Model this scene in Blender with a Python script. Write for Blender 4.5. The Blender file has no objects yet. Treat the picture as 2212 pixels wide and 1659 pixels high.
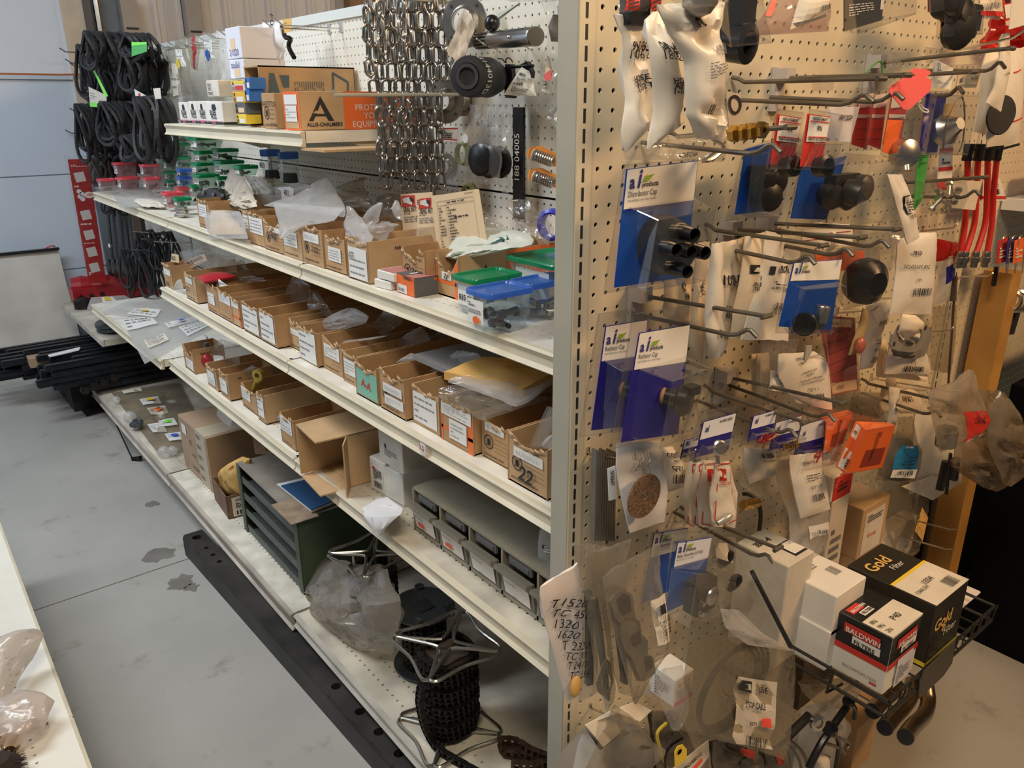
import bpy,math,random,bmesh
from mathutils import Vector,Matrix,noise
S=bpy.context.scene
COL=S.collection
PI=math.pi
# ---------------------------------------------------------------- camera
FPX,CX,CY=1699.41,1106.0,829.5
RM=((0.781021,-0.624494,-0.003530),(-0.213277,-0.261412,-0.941370),(0.586957,0.735983,-0.337358))
CAM=Vector((-0.7934,-0.8034,1.6344))
cam=bpy.data.cameras.new('camera');co=bpy.data.objects.new('camera',cam);COL.objects.link(co)
RV,DV,FV=(Vector(v)for v in RM)
co.matrix_world=Matrix(((RV.x,-DV.x,-FV.x,CAM.x),(RV.y,-DV.y,-FV.y,CAM.y),(RV.z,-DV.z,-FV.z,CAM.z),(0,0,0,1)))
cam.sensor_width=36;cam.lens=36*FPX/2212;cam.clip_start=.02;cam.clip_end=60
S.camera=co
# ---------------------------------------------------------------- world, lights, exposure
S.view_settings.view_transform='Standard';S.view_settings.look='None'
S.view_settings.exposure=0.0;S.view_settings.gamma=1;S.view_settings.use_curve_mapping=False
S.cycles.transparent_max_bounces=24
w=bpy.data.worlds.new('world');S.world=w;w.use_nodes=True
w.node_tree.nodes['Background'].inputs[0].default_value=(.85,.84,.85,1)
w.node_tree.nodes['Background'].inputs[1].default_value=.075
def lamp(name,loc,target,size,power,color):
 l=bpy.data.lights.new(name,'AREA');l.shape='RECTANGLE';l.size,l.size_y=size
 l.energy=power;l.color=color
 o=bpy.data.objects.new(name,l);COL.objects.link(o);o.location=loc
 o.rotation_euler=(Vector(target)-Vector(loc)).to_track_quat('-Z','Y').to_euler()
lamp('aisle_light',(-1.45,2.2,3.4),(-.2,2.0,.3),(.4,2.2),80,(.86,.93,1))
lamp('daylight',(-2.6,4.0,2.6),(.0,4.9,1.4),(1.4,1.2),19,(.72,.84,1))
lamp('room_light',(-.95,-.9,3.3),(-.1,.5,.8),(1.0,.5),44,(1,.86,.66))
lamp('room_light',(1.5,-2.0,3.1),(.6,0,.9),(1.0,.35),56,(1,.60,.28))
lamp('back_light',(3.6,3.0,3.2),(1.0,3.4,2.2),(1.5,.6),30,(1,.84,.66))
# ---------------------------------------------------------------- pixels of the photograph -> points on real planes
def V(ox,oy,s):return lambda x,y:(ox+x/s,oy+y/s)
I=V(0,0,1)
a1=V(100,0,3.687);a2=V(500,0,2.949);a3=V(0,380,3.456);a4=V(340,340,3.95);a5=V(760,380,4.608)
a6=V(340,520,3.95);a7=V(760,600,3.319);a8=V(360,840,3.687);b1=V(620,1080,2.865)
b2=V(1200,0,3.687);b3=V(1650,0,3.687);b4=V(1230,320,3.607);b5=V(1700,380,3.457)
b6=V(1230,660,3.318);b7=V(1700,780,3.607);b8=V(1150,1100,2.967)
c1=V(1600,1150,3.26);c2=V(0,1100,2.967);c3=V(0,780,3.16);c4=V(1980,0,3.319)
d1=V(940,0,4.147);d2=V(1190,1259,4.147);d3=V(800,1100,5.185);d4=V(420,820,5.53)
d5=V(180,780,5.53);d6=V(540,1200,5.53);d7=V(130,640,7.373);d8=V(560,0,8.508)
def ray(q):
 a,b=(q[0]-CX)/FPX,(q[1]-CY)/FPX
 return RV*a+DV*b+FV
def uX(q,X):v=ray(q);return CAM+v*((X-CAM.x)/v.x)
def uY(q,Y):v=ray(q);return CAM+v*((Y-CAM.y)/v.y)
def uZ(q,Z):v=ray(q);return CAM+v*((Z-CAM.z)/v.z)
def upl(q,p0,n):v=ray(q);return CAM+v*((Vector(p0)-CAM).dot(n)/v.dot(n))
def hgt(q,p): # height above p of the point of the vertical line through p that shows at q
 v=ray(q);n=Vector((v.x,v.y));h=Vector((p.x-CAM.x,p.y-CAM.y))
 return CAM.z+v.z*(h.dot(n)/n.dot(n))-p.z
# ---------------------------------------------------------------- materials
MATS={}
def mat(name,col,rough=.6,metal=0.,var=.0,vs=12.,bump=0.,bs=60.,spec=.5,trans=0.,coat=0.):
 if name in MATS:return MATS[name]
 m=bpy.data.materials.new(name);m.use_nodes=True;nt=m.node_tree;b=nt.nodes['Principled BSDF']
 b.inputs['Roughness'].default_value=rough;b.inputs['Metallic'].default_value=metal
 b.inputs['Specular IOR Level'].default_value=spec;b.inputs['Coat Weight'].default_value=coat
 b.inputs['Base Color'].default_value=(*col,1)
 tc=nt.nodes.new('ShaderNodeNewGeometry')
 if var:
  n=nt.nodes.new('ShaderNodeTexNoise');n.inputs['Scale'].default_value=vs;n.inputs['Detail'].default_value=5
  nt.links.new(tc.outputs['Position'],n.inputs['Vector'])
  rp=nt.nodes.new('ShaderNodeValToRGB');rp.color_ramp.elements[0].position=.3;rp.color_ramp.elements[1].position=.7
  rp.color_ramp.elements[0].color=(*[c*(1-var)for c in col],1)
  rp.color_ramp.elements[1].color=(*[min(1,c*(1+var*.5))for c in col],1)
  nt.links.new(n.outputs['Fac'],rp.inputs['Fac']);nt.links.new(rp.outputs['Color'],b.inputs['Base Color'])
 if bump:
  n2=nt.nodes.new('ShaderNodeTexNoise');n2.inputs['Scale'].default_value=bs;n2.inputs['Detail'].default_value=4
  nt.links.new(tc.outputs['Position'],n2.inputs['Vector'])
  bp=nt.nodes.new('ShaderNodeBump');bp.inputs['Strength'].default_value=bump;bp.inputs['Distance'].default_value=.01
  nt.links.new(n2.outputs['Fac'],bp.inputs['Height']);nt.links.new(bp.outputs['Normal'],b.inputs['Normal'])
 MATS[name]=m;return m
def film(name,tint=(1,1,1),haze=.12,hcol=(.9,.9,.92),rough=.12,gl=.35,bump=.0,bs=40.):
 if name in MATS:return MATS[name]
 m=bpy.data.materials.new(name);m.use_nodes=True;nt=m.node_tree;N=nt.nodes;L=nt.links
 N.remove(N['Principled BSDF']);out=N['Material Output']
 t=N.new('ShaderNodeBsdfTransparent');t.inputs[0].default_value=(*tint,1)
 df=N.new('ShaderNodeBsdfDiffuse');df.inputs[0].default_value=(*hcol,1)
 tl=N.new('ShaderNodeBsdfTranslucent');tl.inputs[0].default_value=(*hcol,1)
 md=N.new('ShaderNodeMixShader');md.inputs[0].default_value=.4;L.new(df.outputs[0],md.inputs[1]);L.new(tl.outputs[0],md.inputs[2])
 m1=N.new('ShaderNodeMixShader');m1.inputs[0].default_value=haze;L.new(t.outputs[0],m1.inputs[1]);L.new(md.outputs[0],m1.inputs[2])
 g=N.new('ShaderNodeBsdfGlossy');g.inputs['Roughness'].default_value=rough
 fr=N.new('ShaderNodeFresnel');fr.inputs[0].default_value=1.45
 mu=N.new('ShaderNodeMath');mu.operation='MULTIPLY_ADD';mu.inputs[1].default_value=gl*2;mu.inputs[2].default_value=.01;mu.use_clamp=True
 L.new(fr.outputs[0],mu.inputs[0])
 m2=N.new('ShaderNodeMixShader');mn=N.new('ShaderNodeMath');mn.operation='MINIMUM';mn.inputs[1].default_value=.22;L.new(mu.outputs[0],mn.inputs[0]);L.new(mn.outputs[0],m2.inputs[0]);L.new(m1.outputs[0],m2.inputs[1]);L.new(g.outputs[0],m2.inputs[2])
 L.new(m2.outputs[0],out.inputs[0])
 if bump:
  geo=N.new('ShaderNodeNewGeometry');n2=N.new('ShaderNodeTexNoise');n2.inputs['Scale'].default_value=bs;n2.inputs['Detail'].default_value=3
  L.new(geo.outputs['Position'],n2.inputs['Vector']);bp=N.new('ShaderNodeBump');bp.inputs['Strength'].default_value=bump;bp.inputs['Distance'].default_value=.01
  L.new(n2.outputs['Fac'],bp.inputs['Height'])
  for q in(df,tl,g,fr):L.new(bp.outputs['Normal'],q.inputs['Normal'])
 MATS[name]=m;return m
cream=mat('cream_paint',(.68,.61,.46),.42,var=.10,vs=9,bump=.03,bs=30)
creamw=mat('cream_panel',(.80,.77,.68),.5,var=.08,vs=5)
greyp=mat('grey_green_paint',(.42,.41,.34),.5,var=.1,vs=8)
deck_m=mat('shelf_deck',(.80,.77,.68),.45,var=.16,vs=10)
dusty=mat('dusty_deck',(.62,.57,.47),.6,var=.4,vs=7)
kraft=mat('corrugated_board',(.50,.30,.145),.85,var=.16,vs=14,bump=.05,bs=120)
kraft2=mat('corrugated_board_light',(.56,.37,.20),.85,var=.14,vs=11,bump=.05,bs=120)
kraftd=mat('corrugated_board_grey',(.40,.27,.17),.9,var=.22,vs=9,bump=.05,bs=90)
torn=mat('torn_board',(.62,.44,.27),.95,var=.3,vs=60)
manila=mat('manila',(.74,.45,.14),.8,var=.15,vs=10)
buff=mat('buff_card',(.78,.58,.36),.7,var=.06,vs=8)
white=mat('white_paper',(.82,.81,.78),.6,var=.05,vs=20)
offw=mat('off_white_paper',(.74,.68,.58),.7,var=.1,vs=20)
wbox=mat('white_box_board',(.80,.77,.71),.55,var=.06,vs=12)
packet_m=mat('white_poly_packet',(.83,.77,.68),.35,var=.04,vs=30)
beige_m=mat('beige_packet',(.78,.66,.50),.45,var=.06,vs=30)
black=mat('black_plastic',(.012,.012,.013),.28)
rubber=mat('black_rubber',(.016,.016,.018),.6,var=.4,vs=20)
ink=mat('black_ink',(.02,.02,.025),.6)
grink=mat('grey_ink',(.22,.22,.23),.7)
blueink=mat('navy_ink',(.05,.04,.22),.5)
red=mat('red_print',(.62,.04,.03),.5);redd=mat('dark_red_plastic',(.35,.015,.02),.35)
redhose=mat('red_silicone',(.60,.02,.015),.45,var=.1)
orange=mat('orange_print',(.85,.16,.03),.5);dayglo=mat('dayglo_red',(1.,.09,.06),.6);pink=mat('pink_tag',(1.,.16,.16),.6)
blue=mat('blue_card',(.01,.07,.38),.35);navy=mat('navy_card',(.018,.016,.22),.35);sky=mat('cyan_label',(.02,.22,.45),.5)
yellow=mat('yellow_tag',(.85,.62,.05),.5);green=mat('green_card',(.08,.45,.10),.5);lime=mat('lime_tag',(.25,.9,.12),.5)
teal=mat('teal_card',(.22,.50,.38),.6)
steel=mat('dull_wire_steel',(.17,.15,.12),.45,.6,var=.2,vs=40)
zinc=mat('zinc_steel',(.62,.60,.56),.3,1.,var=.15,vs=30)
chainm=mat('chain_steel',(.42,.40,.37),.3,1.,var=.35,vs=50)
darkst=mat('oiled_steel',(.045,.04,.035),.42,.8,var=.5,vs=60)
brass=mat('brass',(.62,.40,.12),.25,1.)
brown=mat('brown_dark',(.10,.045,.02),.7);cork=mat('cork_disc',(.20,.12,.07),.9,var=.9,vs=500)
gask=mat('gasket_grey',(.22,.20,.17),.7,var=.2,vs=30);greyc=mat('dark_grey_board',(.12,.12,.12),.6)
lilac=mat('hook_bracket',(.50,.47,.46),.45)
gold=mat('gold_print',(.75,.48,.14),.4)
cf=film('clear_blister',(.985,.98,.97),.008,(1,.96,.9),.05,.24)
bagc=film('clear_poly_bag',(.98,.975,.96),.075,(1,.98,.95),.15,.5,bump=.35,bs=38)
bagm=film('milky_poly_bag',(.97,.97,.97),.32,(1,1,1),.25,.45,bump=.35,bs=30)
bagd=film('dusty_poly_bag',(.84,.81,.75),.13,(.85,.78,.68),.2,.5,bump=.4,bs=25)
tubc=film('clear_tub',(.93,.96,.97),.10,(.75,.82,.85),.12,.5)
tubp=film('pink_tub',(.95,.72,.72),.30,(.8,.55,.55),.2,.4)
tubg=film('green_tub',(.80,.93,.85),.22,(.6,.75,.68),.2,.4)
glid=film('green_lid',(.10,.60,.30),.72,(.02,.42,.18),.2,.5);blid=film('blue_lid',(.3,.5,.95),.66,(.10,.28,.80),.2,.5);rlid=mat('red_lid',(.60,.06,.08),.3)
bin_pl=film('dusty_bin_plastic',(.75,.72,.66),.45,(.50,.47,.40),.3,.35)
# ---------------------------------------------------------------- mesh building
rnd=random.Random(7)
class MB:
 def __init__(s):s.v=[];s.f=[];s.m=[];s.k=0
 def add(s,vs,fs):
  n=len(s.v);s.v+=[tuple(p)for p in vs];s.f+=[tuple(n+i for i in q)for q in fs];s.m+=[s.k]*len(fs);return s
 def box(s,c,e,ax=None): # centre, full size, optional axes
  c=Vector(c);X,Y,Z=ax or(Vector((1,0,0)),Vector((0,1,0)),Vector((0,0,1)))
  vs=[c+X*(i*e[0]/2)+Y*(j*e[1]/2)+Z*(k*e[2]/2)for i in(-1,1)for j in(-1,1)for k in(-1,1)]
  return s.add(vs,((0,1,3,2),(4,6,7,5),(0,4,5,1),(2,3,7,6),(0,2,6,4),(1,5,7,3)))
 def hexa(s,a,b): # two quads
  return s.add(list(a)+list(b),((3,2,1,0),(4,5,6,7),(0,1,5,4),(1,2,6,5),(2,3,7,6),(3,0,4,7)))
 def bx(s,lo,hi):return s.box([(a+b)/2 for a,b in zip(lo,hi)],[abs(b-a)for a,b in zip(lo,hi)])
 def prism(s,pts,n): # polygon extruded by vector n
  k=len(pts);pts=[Vector(p)for p in pts];n=Vector(n)
  return s.add(pts+[p+n for p in pts],[tuple(range(k))[::-1],tuple(range(k,2*k))]+[(i,(i+1)%k,k+(i+1)%k,k+i)for i in range(k)])
 def ring(s,o,ax,prof,n=20,closed=False): # lathe: prof (radius, height)
  o=Vector(o);ax=Vector(ax).normalized();e=ax.orthogonal().normalized();g=ax.cross(e)
  vs=[o+ax*h+(e*math.cos(2*PI*i/n)+g*math.sin(2*PI*i/n))*rr for rr,h in prof for i in range(n)]
  m=len(prof);fs=[(j%m*n+i,j%m*n+(i+1)%n,(j+1)%m*n+(i+1)%n,(j+1)%m*n+i)for j in range(m if closed else m-1)for i in range(n)]
  if not closed:fs+=[tuple(range(n))[::-1],tuple(range((m-1)*n,m*n))]
  return s.add(vs,fs)
 def tube(s,pts,rr,n=6,closed=False):
  pts=[Vector(p)for p in pts];k=len(pts);vs=[];up=None
  for i,p in enumerate(pts):
   if closed:t=pts[(i+1)%k]-pts[i-1]
   else:t=pts[min(i+1,k-1)]-pts[max(i-1,0)]
   t.normalize()
   if up is None:up=t.orthogonal().normalized()
   up=(up-t*up.dot(t));up=up.normalized()if up.length>1e-6 else t.orthogonal().normalized()
   g=t.cross(up);q=rr[i]if isinstance(rr,(list,tuple))else rr
   vs+=[p+(up*math.cos(2*PI*j/n)+g*math.sin(2*PI*j/n))*q for j in range(n)]
  fs=[(i*n+j,i*n+(j+1)%n,(i+1)%k*n+(j+1)%n,(i+1)%k*n+j)for i in range(k if closed else k-1)for j in range(n)]
  if not closed:fs+=[tuple(range(n))[::-1],tuple(range((k-1)*n,k*n))]
  return s.add(vs,fs)
 def ball(s,c,rr,n=10,sc=(1,1,1)):
  c=Vector(c);vs=[];m=n//2
  for j in range(m+1):
   a=PI*j/m;q=max(math.sin(a),.01)
   vs+=[c+Vector((math.cos(2*PI*i/n)*q*rr*sc[0],math.sin(2*PI*i/n)*q*rr*sc[1],math.cos(a)*rr*sc[2]))for i in range(n)]
  return s.add(vs,[(j*n+i,(j+1)*n+i,(j+1)*n+(i+1)%n,j*n+(i+1)%n)for j in range(m)for i in range(n)])
def smoothpath(pts,k=4):
 pts=[Vector(p)for p in pts];out=[]
 for i in range(len(pts)-1):
  p0,p1,p2,p3=pts[max(i-1,0)],pts[i],pts[i+1],pts[min(i+2,len(pts)-1)]
  for j in range(k):
   t=j/k;out.append(.5*((2*p1)+(p2-p0)*t+(2*p0-5*p1+4*p2-p3)*t*t+(3*p1-p0-3*p2+p3)*t**3))
 return out+[pts[-1]]
WL={} # world position of each object's origin
def mk(name,mb,m,parent=None,smooth=False,label=None,cat=None,group=None,kind=None):
 lo=[min(p[i]for p in mb.v)for i in range(3)];hi=[max(p[i]for p in mb.v)for i in range(3)]
 c=Vector(((lo[0]+hi[0])/2,(lo[1]+hi[1])/2,lo[2]))
 me=bpy.data.meshes.new(name);me.from_pydata([(p[0]-c.x,p[1]-c.y,p[2]-c.z)for p in mb.v],[],mb.f)
 for q in(m if isinstance(m,(list,tuple))else[m]):me.materials.append(q)
 if any(mb.m):me.polygons.foreach_set('material_index',mb.m)
 if smooth:me.polygons.foreach_set('use_smooth',[True]*len(me.polygons))
 if smooth=='auto' or smooth is True:
  try:me.set_sharp_from_angle(angle=math.radians(38))
  except Exception:pass
 o=bpy.data.objects.new(name,me);COL.objects.link(o);put(o,c,parent);tag(o,label,cat,group,kind);return o
def put(o,c,parent):
 WL[o.name]=Vector(c)
 if parent:o.parent=parent;o.location=Vector(c)-WL[parent.name]
 else:o.location=c
def tag(o,label=None,cat=None,group=None,kind=None):
 for k,v in(('label',label),('category',cat),('group',group),('kind',kind)):
  if v:o[k]=v
def thing(name,loc,label,cat,group=None,kind=None):
 o=bpy.data.objects.new(name,None);COL.objects.link(o);o.empty_display_size=.02;put(o,Vector(loc),None);tag(o,label,cat,group,kind);return o
# ---------------------------------------------------------------- text outlines
GL={}
def glyphs(s,bold=0):
 k=(s,bold)
 if k not in GL:
  cu=bpy.data.curves.new('t','FONT');cu.body=s;cu.size=1;cu.resolution_u=2 if len(s)>5 else 3;cu.offset=.022*bold;cu.fill_mode='FRONT'
  o=bpy.data.objects.new('t',cu);COL.objects.link(o);bpy.context.view_layer.update()
  me=o.evaluated_get(bpy.context.evaluated_depsgraph_get()).to_mesh()
  vs=[(p.co.x,p.co.y)for p in me.vertices];fs=[tuple(p.vertices)for p in me.polygons]
  bpy.data.objects.remove(o);bpy.data.curves.remove(cu)
  xs=[p[0]for p in vs]or[0];mn=min(xs);GL[k]=([(x-mn,y)for x,y in vs],fs,max(xs)-mn)
 return GL[k]
class Face:
 """a sheet between a left and a right edge (rows of points, top to bottom), bulging along n"""
 def __init__(s,L,R,n,bulge=0.,crump=0.,seed=1,cs=22.):
  s.L=[Vector(p)for p in L];s.R=[Vector(p)for p in R];s.n=Vector(n).normalized();s.b=bulge;s.c=crump;s.seed=seed;s.cs=cs
  m=[(a+b)/2 for a,b in zip(s.L,s.R)];s.t=[0]
  for i in range(1,len(m)):s.t.append(s.t[-1]+(m[i]-m[i-1]).length)
  s.H=s.t[-1];s.t=[q/s.H for q in s.t];s.W=sum((a-b).length for a,b in zip(s.L,s.R))/len(m)
 def flat(s,u,v):
  t=s.t;i=0
  vv=min(max(v,0),1)
  while i<len(t)-2 and vv>t[i+1]:i+=1
  k=(v-t[i])/(t[i+1]-t[i]or 1)
  a=s.L[i].lerp(s.L[i+1],k);b=s.R[i].lerp(s.R[i+1],k);return a.lerp(b,u)
 def at(s,u,v,o=0.,back=False):
  p=s.flat(u,v);h=0
  if s.b or s.c:
   e=max(0,16*u*(1-u)*v*(1-v))**.5 if 0<u<1 and 0<v<1 else 0
   h=s.b*e
   if s.c:
    q=Vector((u*s.W*s.cs,v*s.H*s.cs,s.seed*7.3));x=noise.noise(q)+.55*(.6-2*abs(noise.noise(q*1.7)))
    h+=s.c*(x-abs(x)*.8)*(.35+.65*e)
   if back:h=-s.b*e*.4+(h-s.b*e)
  return p+s.n*(h+o)
 def sheet(s,mb,nu=8,nv=12,th=.002,jag=0.):
  """closed body: front and back skins"""
  rr=random.Random(s.seed);vs=[]
  for back in(0,1):
   for j in range(nv+1):
    for i in range(nu+1):
     v=j/nv
     if jag and j==0:v+=jag*rr.uniform(-.5,1)
     if jag and j==nv:v-=jag*rr.uniform(-.2,.6)
     vs.append(s.at(i/nu,v,-th*back,back=bool(back))if s.b else s.at(i/nu,v,-th*back))
  w1=nu+1;M=w1*(nv+1);fs=[]
  for j in range(nv):
   for i in range(nu):
    a=j*w1+i;fs.append((a,a+w1,a+w1+1,a+1));a+=M;fs.append((a,a+1,a+w1+1,a+w1))
  for i in range(nu):fs+=[(i,i+1,M+i+1,M+i),(nv*w1+i+1,nv*w1+i,M+nv*w1+i,M+nv*w1+i+1)]
  for j in range(nv):fs+=[((j+1)*w1,j*w1,M+j*w1,M+(j+1)*w1),(j*w1+nu,(j+1)*w1+nu,M+(j+1)*w1+nu,M+j*w1+nu)]
  mb.add(vs,fs);return mb
def rectF(c,ux,uz,w,h,n): # flat face centred at c
 c,ux,uz=Vector(c),Vector(ux).normalized(),Vector(uz).normalized()
 return Face([c-ux*w/2+uz*h/2,c-ux*w/2-uz*h/2],[c+ux*w/2+uz*h/2,c+ux*w/2-uz*h/2],n)
class Pr:
 """printing and stickers laid on a Face, gathered into parts by colour"""
 def __init__(s,F,root,off=.0006,flip=False):s.F=F;s.root=root;s.o=off;s.mb={}
 def _m(s,name,m,own=False):return s.mb.setdefault((name,m.name,len(s.mb)if own else-1),(MB(),m))[0]
 def rect(s,m,u0,v0,u1,v1,lv=0,name='sticker',rot=0):
  F=s.F;nu=max(1,min(6,int((u1-u0)*8)))if(F.b or F.c)else 1;nv=max(1,min(8,int((v1-v0)*10)))if(F.b or F.c)else 1
  cu,cv=(u0+u1)/2,(v0+v1)/2;ca,sa=math.cos(rot),math.sin(rot);vs=[]
  for j in range(nv+1):
   for i in range(nu+1):
    x=(u0+(u1-u0)*i/nu-cu)*F.W;y=(v0+(v1-v0)*j/nv-cv)*F.H
    vs.append(F.at(cu+(x*ca-y*sa)/F.W,cv+(x*sa+y*ca)/F.H,s.o*(1+lv)))
  s._m(name,m,name=='sticker').add(vs,[(j*(nu+1)+i,(j+1)*(nu+1)+i,(j+1)*(nu+1)+i+1,j*(nu+1)+i+1)for j in range(nv)for i in range(nu)]);return s
 def poly(s,m,pts,lv=1,name='printed_mark'):
  s._m(name,m).add([s.F.at(u,v,s.o*(1+lv))for u,v in pts],[tuple(range(len(pts)))]);return s
 def disc(s,m,u,v,rr,lv=1,name='printed_mark',sy=1.,n=14):
  return s.poly(m,[(u+math.cos(2*PI*i/n)*rr/s.F.W,v-math.sin(2*PI*i/n)*rr*sy/s.F.H)for i in range(n)],lv,name)
 def ringp(s,m,u,v,r0,r1,lv=1,n=16):
  F=s.F;vs=[F.at(u+math.cos(2*PI*i/n)*q/F.W,v-math.sin(2*PI*i/n)*q/F.H,s.o*(1+lv))for q in(r0,r1)for i in range(n)]
  s._m('printed_mark',m).add(vs,[(i,(i+1)%n,n+(i+1)%n,n+i)for i in range(n)]);return s
 def line(s,m,u0,v0,u1,v1,t=.0008,lv=1):
  F=s.F;dx,dy=(u1-u0)*F.W,(v1-v0)*F.H;l=math.hypot(dx,dy)or 1;nx,ny=-dy/l*t/2/F.W,dx/l*t/2/F.H
  return s.poly(m,[(u0+nx,v0+ny),(u1+nx,v1+ny),(u1-nx,v1-ny),(u0-nx,v0-ny)],lv)
 def text(s,m,st,u,v,h,al=0.,bold=1,rot=0.,sx=1.,sh=0.,lv=1.5):
  vs,fs,wd=glyphs(st,bold);F=s.F;hh=h/.72;ca,sa=math.cos(rot),math.sin(rot);out=[]
  for x,y in vs:
   X=(x-wd*al)*hh*sx+sh*y*hh;Y=y*hh
   out.append(F.at(u+(X*ca+Y*sa)/F.W,v-(-X*sa+Y*ca)/F.H,s.o*(1+lv)))
  s._m('lettering',m,h>=.009).add(out,fs);return s
 def bars(s,m,u0,v0,u1,v1,rows=4,seed=0,fill=.55,vert=False,lv=1.3):
  rr=random.Random(seed);mb=s._m('fine_print',m);F=s.F
  for k in range(rows):
   a=0
   while a<1-.05:
    wl=rr.uniform(.06,.2);e=min(1,a+wl);c0,c1=(k+(1-fill)/2)/rows,(k+(1+fill)/2)/rows
    q=[(a,c0),(e,c0),(e,c1),(a,c1)]
    if vert:q=[(y,x)for x,y in q]
    mb.add([F.at(u0+(u1-u0)*x,v0+(v1-v0)*y,s.o*(1+lv))for x,y in q],[(3,2,1,0)]);a=e+rr.uniform(.03,.06)
    if rr.random()<.12:break
  return s
 def code(s,m,u0,v0,u1,v1,n=22,seed=0,vert=False,lv=1.3):
  rr=random.Random(seed);mb=s._m('barcode',m);F=s.F;a=0
  while a<1:
   e=min(1,a+rr.choice((.4,.4,.9,1.3))/n);q=[(a,0),(e,0),(e,1),(a,1)]
   if vert:q=[(y,x)for x,y in q]
   mb.add([F.at(u0+(u1-u0)*x,v0+(v1-v0)*y,s.o*(1+lv))for x,y in q],[(3,2,1,0)]);a=e+rr.choice((.4,.5,.9))/n
  return s
 def done(s):
  for(nm,_,_k),(mb,m)in s.mb.items():
   if mb.v:mk(nm,mb,m,s.root)
  s.mb={}
# ================================================================ the setting
m=mat('concrete_floor',(.41,.40,.37),.42,var=.12,vs=2.2,bump=.04,bs=30)
nt=m.node_tree;n=nt.nodes.new('ShaderNodeTexNoise');n.inputs['Scale'].default_value=5.5;n.inputs['Detail'].default_value=8;n.inputs['Roughness'].default_value=.7
rp=nt.nodes.new('ShaderNodeValToRGB');rp.color_ramp.elements[0].position=.30;rp.color_ramp.elements[1].position=.42
rp.color_ramp.elements[0].color=(.62,.58,.52,1);rp.color_ramp.elements[1].color=(1,1,1,1)
mx=nt.nodes.new('ShaderNodeMix');mx.data_type='RGBA';mx.blend_type='MULTIPLY';mx.inputs[0].default_value=.8
b=nt.nodes['Principled BSDF'];src=b.inputs['Base Color'].links[0].from_socket
g=[q for q in nt.nodes if q.bl_idname=='ShaderNodeNewGeometry'][0]
nt.links.new(g.outputs['Position'],n.inputs['Vector']);nt.links.new(n.outputs['Fac'],rp.inputs['Fac'])
nt.links.new(src,mx.inputs[6]);nt.links.new(rp.outputs[0],mx.inputs[7]);nt.links.new(mx.outputs[2],b.inputs['Base Color'])
fl=MB();fl.bx((-4,-3,-.05),(5,1.997,0));fl.bx((-4,2.003,-.05),(5,4.95,0));fl.bx((-4,1.997,-.05),(5,2.003,-.006))
mk('floor',fl,m,kind='structure')
st=mat('oil_stain',(.20,.19,.17),.5,var=.2)
for k,(q,rx,ry)in enumerate(((c3(1085,1320),.055,.035),(c3(1235,1510),.05,.035),(c3(1310,1545),.025,.018),(c3(1040,975),.03,.02))):
 p=uZ(q,.0006);rr=random.Random(k);v=[(p.x+math.cos(a*PI/8)*rx*rr.uniform(.6,1.25),p.y+math.sin(a*PI/8)*ry*1.6*rr.uniform(.6,1.25),.0006)for a in range(16)]
 mb=MB();mb.prism(v,(0,0,.0004));o=mk('oil_stain',mb,st,bpy.data.objects['floor'])
# back wall of ribbed metal
xw=.36;prof=[];x=xw+.3
while x<4.6:
 prof+=[(x,0),(x+.052,0),(x+.062,-.014),(x+.082,-.014),(x+.092,0),(x+.118,0),(x+.122,-.004),(x+.128,-.004),(x+.132,0)];x+=.152
wb=MB();n=len(prof);wb.add([(a,4.95+b_,z)for z in(0,3.4)for a,b_ in prof],[(i,i+1,n+i+1,n+i)for i in range(n-1)])
mk('wall_back',wb,mat('ribbed_wall_metal',(.62,.57,.52),.5,var=.06,vs=3),kind='structure')
doorm=mat('white_door_metal',(.60,.68,.78),.5,var=.05,vs=2)
dr=thing('door_1',(-1.2,4.98,0),None,None,kind='structure');
for k,(z0,z1)in enumerate(((0,.62),(.62,1.215),(1.215,1.77),(1.77,2.4),(2.4,3.1))):
 mb=MB();mb.bx((-3.2,4.955,z0+.004),(xw-.02,4.99,z1-.004));mb.bx((-3.2,4.97,z0-.004),(xw-.02,4.99,z0+.004));mk('door_panel',mb,doorm,dr)
mb=MB();mb.tube([(-3,4.90,1.80),(.25,4.90,1.80),(.47,4.90,1.806)],.006);mk('door_latch_bar',mb,mat('rust_orange_bar',(.45,.16,.06),.5),dr)
mb=MB();mb.bx((.40,4.87,1.785),(.56,4.91,1.825));mk('door_latch',mb,greyc,dr)
mb=MB();mb.bx((xw-.02,4.93,1.35),(xw+.10,4.99,3.3));mk('trim_1',mb,mat('door_jamb_tan',(.62,.52,.40),.6,var=.1),kind='structure')
mb=MB();mb.bx((xw-.02,4.93,0),(xw+.10,4.99,1.35));mb.bx((xw+.10,4.94,0),(xw+.30,4.99,3.3));mk('trim_2',mb,mat('door_jamb_grey',(.16,.19,.23),.5,var=.1),kind='structure')
t=thing('door_track',(.52,4.9,0),'dark steel overhead door track running up beside the white door','door track')
mb=MB();mb.bx((.46,4.86,.1),(.49,4.93,3.3));mk('rail',mb,mat('track_dark',(.07,.08,.10),.4,.6),t);mb=MB();mb.tube([(.525,4.89,.1),(.525,4.89,3.3)],.016,8);mk('pipe',mb,zinc,t)
for k,(xx,z0,z1)in enumerate(((.66,1.62,2.25),(1.05,1.62,2.6))):
 mb=MB();mb.bx((xx,4.86,z0),(xx+.10,4.93,z1));t=mk('wall_bracket',mb,mat('galvanised_bracket',(.33,.31,.29),.45,.3,var=.1),label=('short grey galvanised wall bracket above the left belt coils','taller grey galvanised wall strut right of the short one')[k],cat='bracket')
 for zz in(.1,.45):mb=MB();mb.bx((xx+.015,4.852,z0+zz),(xx+.085,4.861,z0+zz+.01));mk('slot',mb,ink,t)
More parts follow.
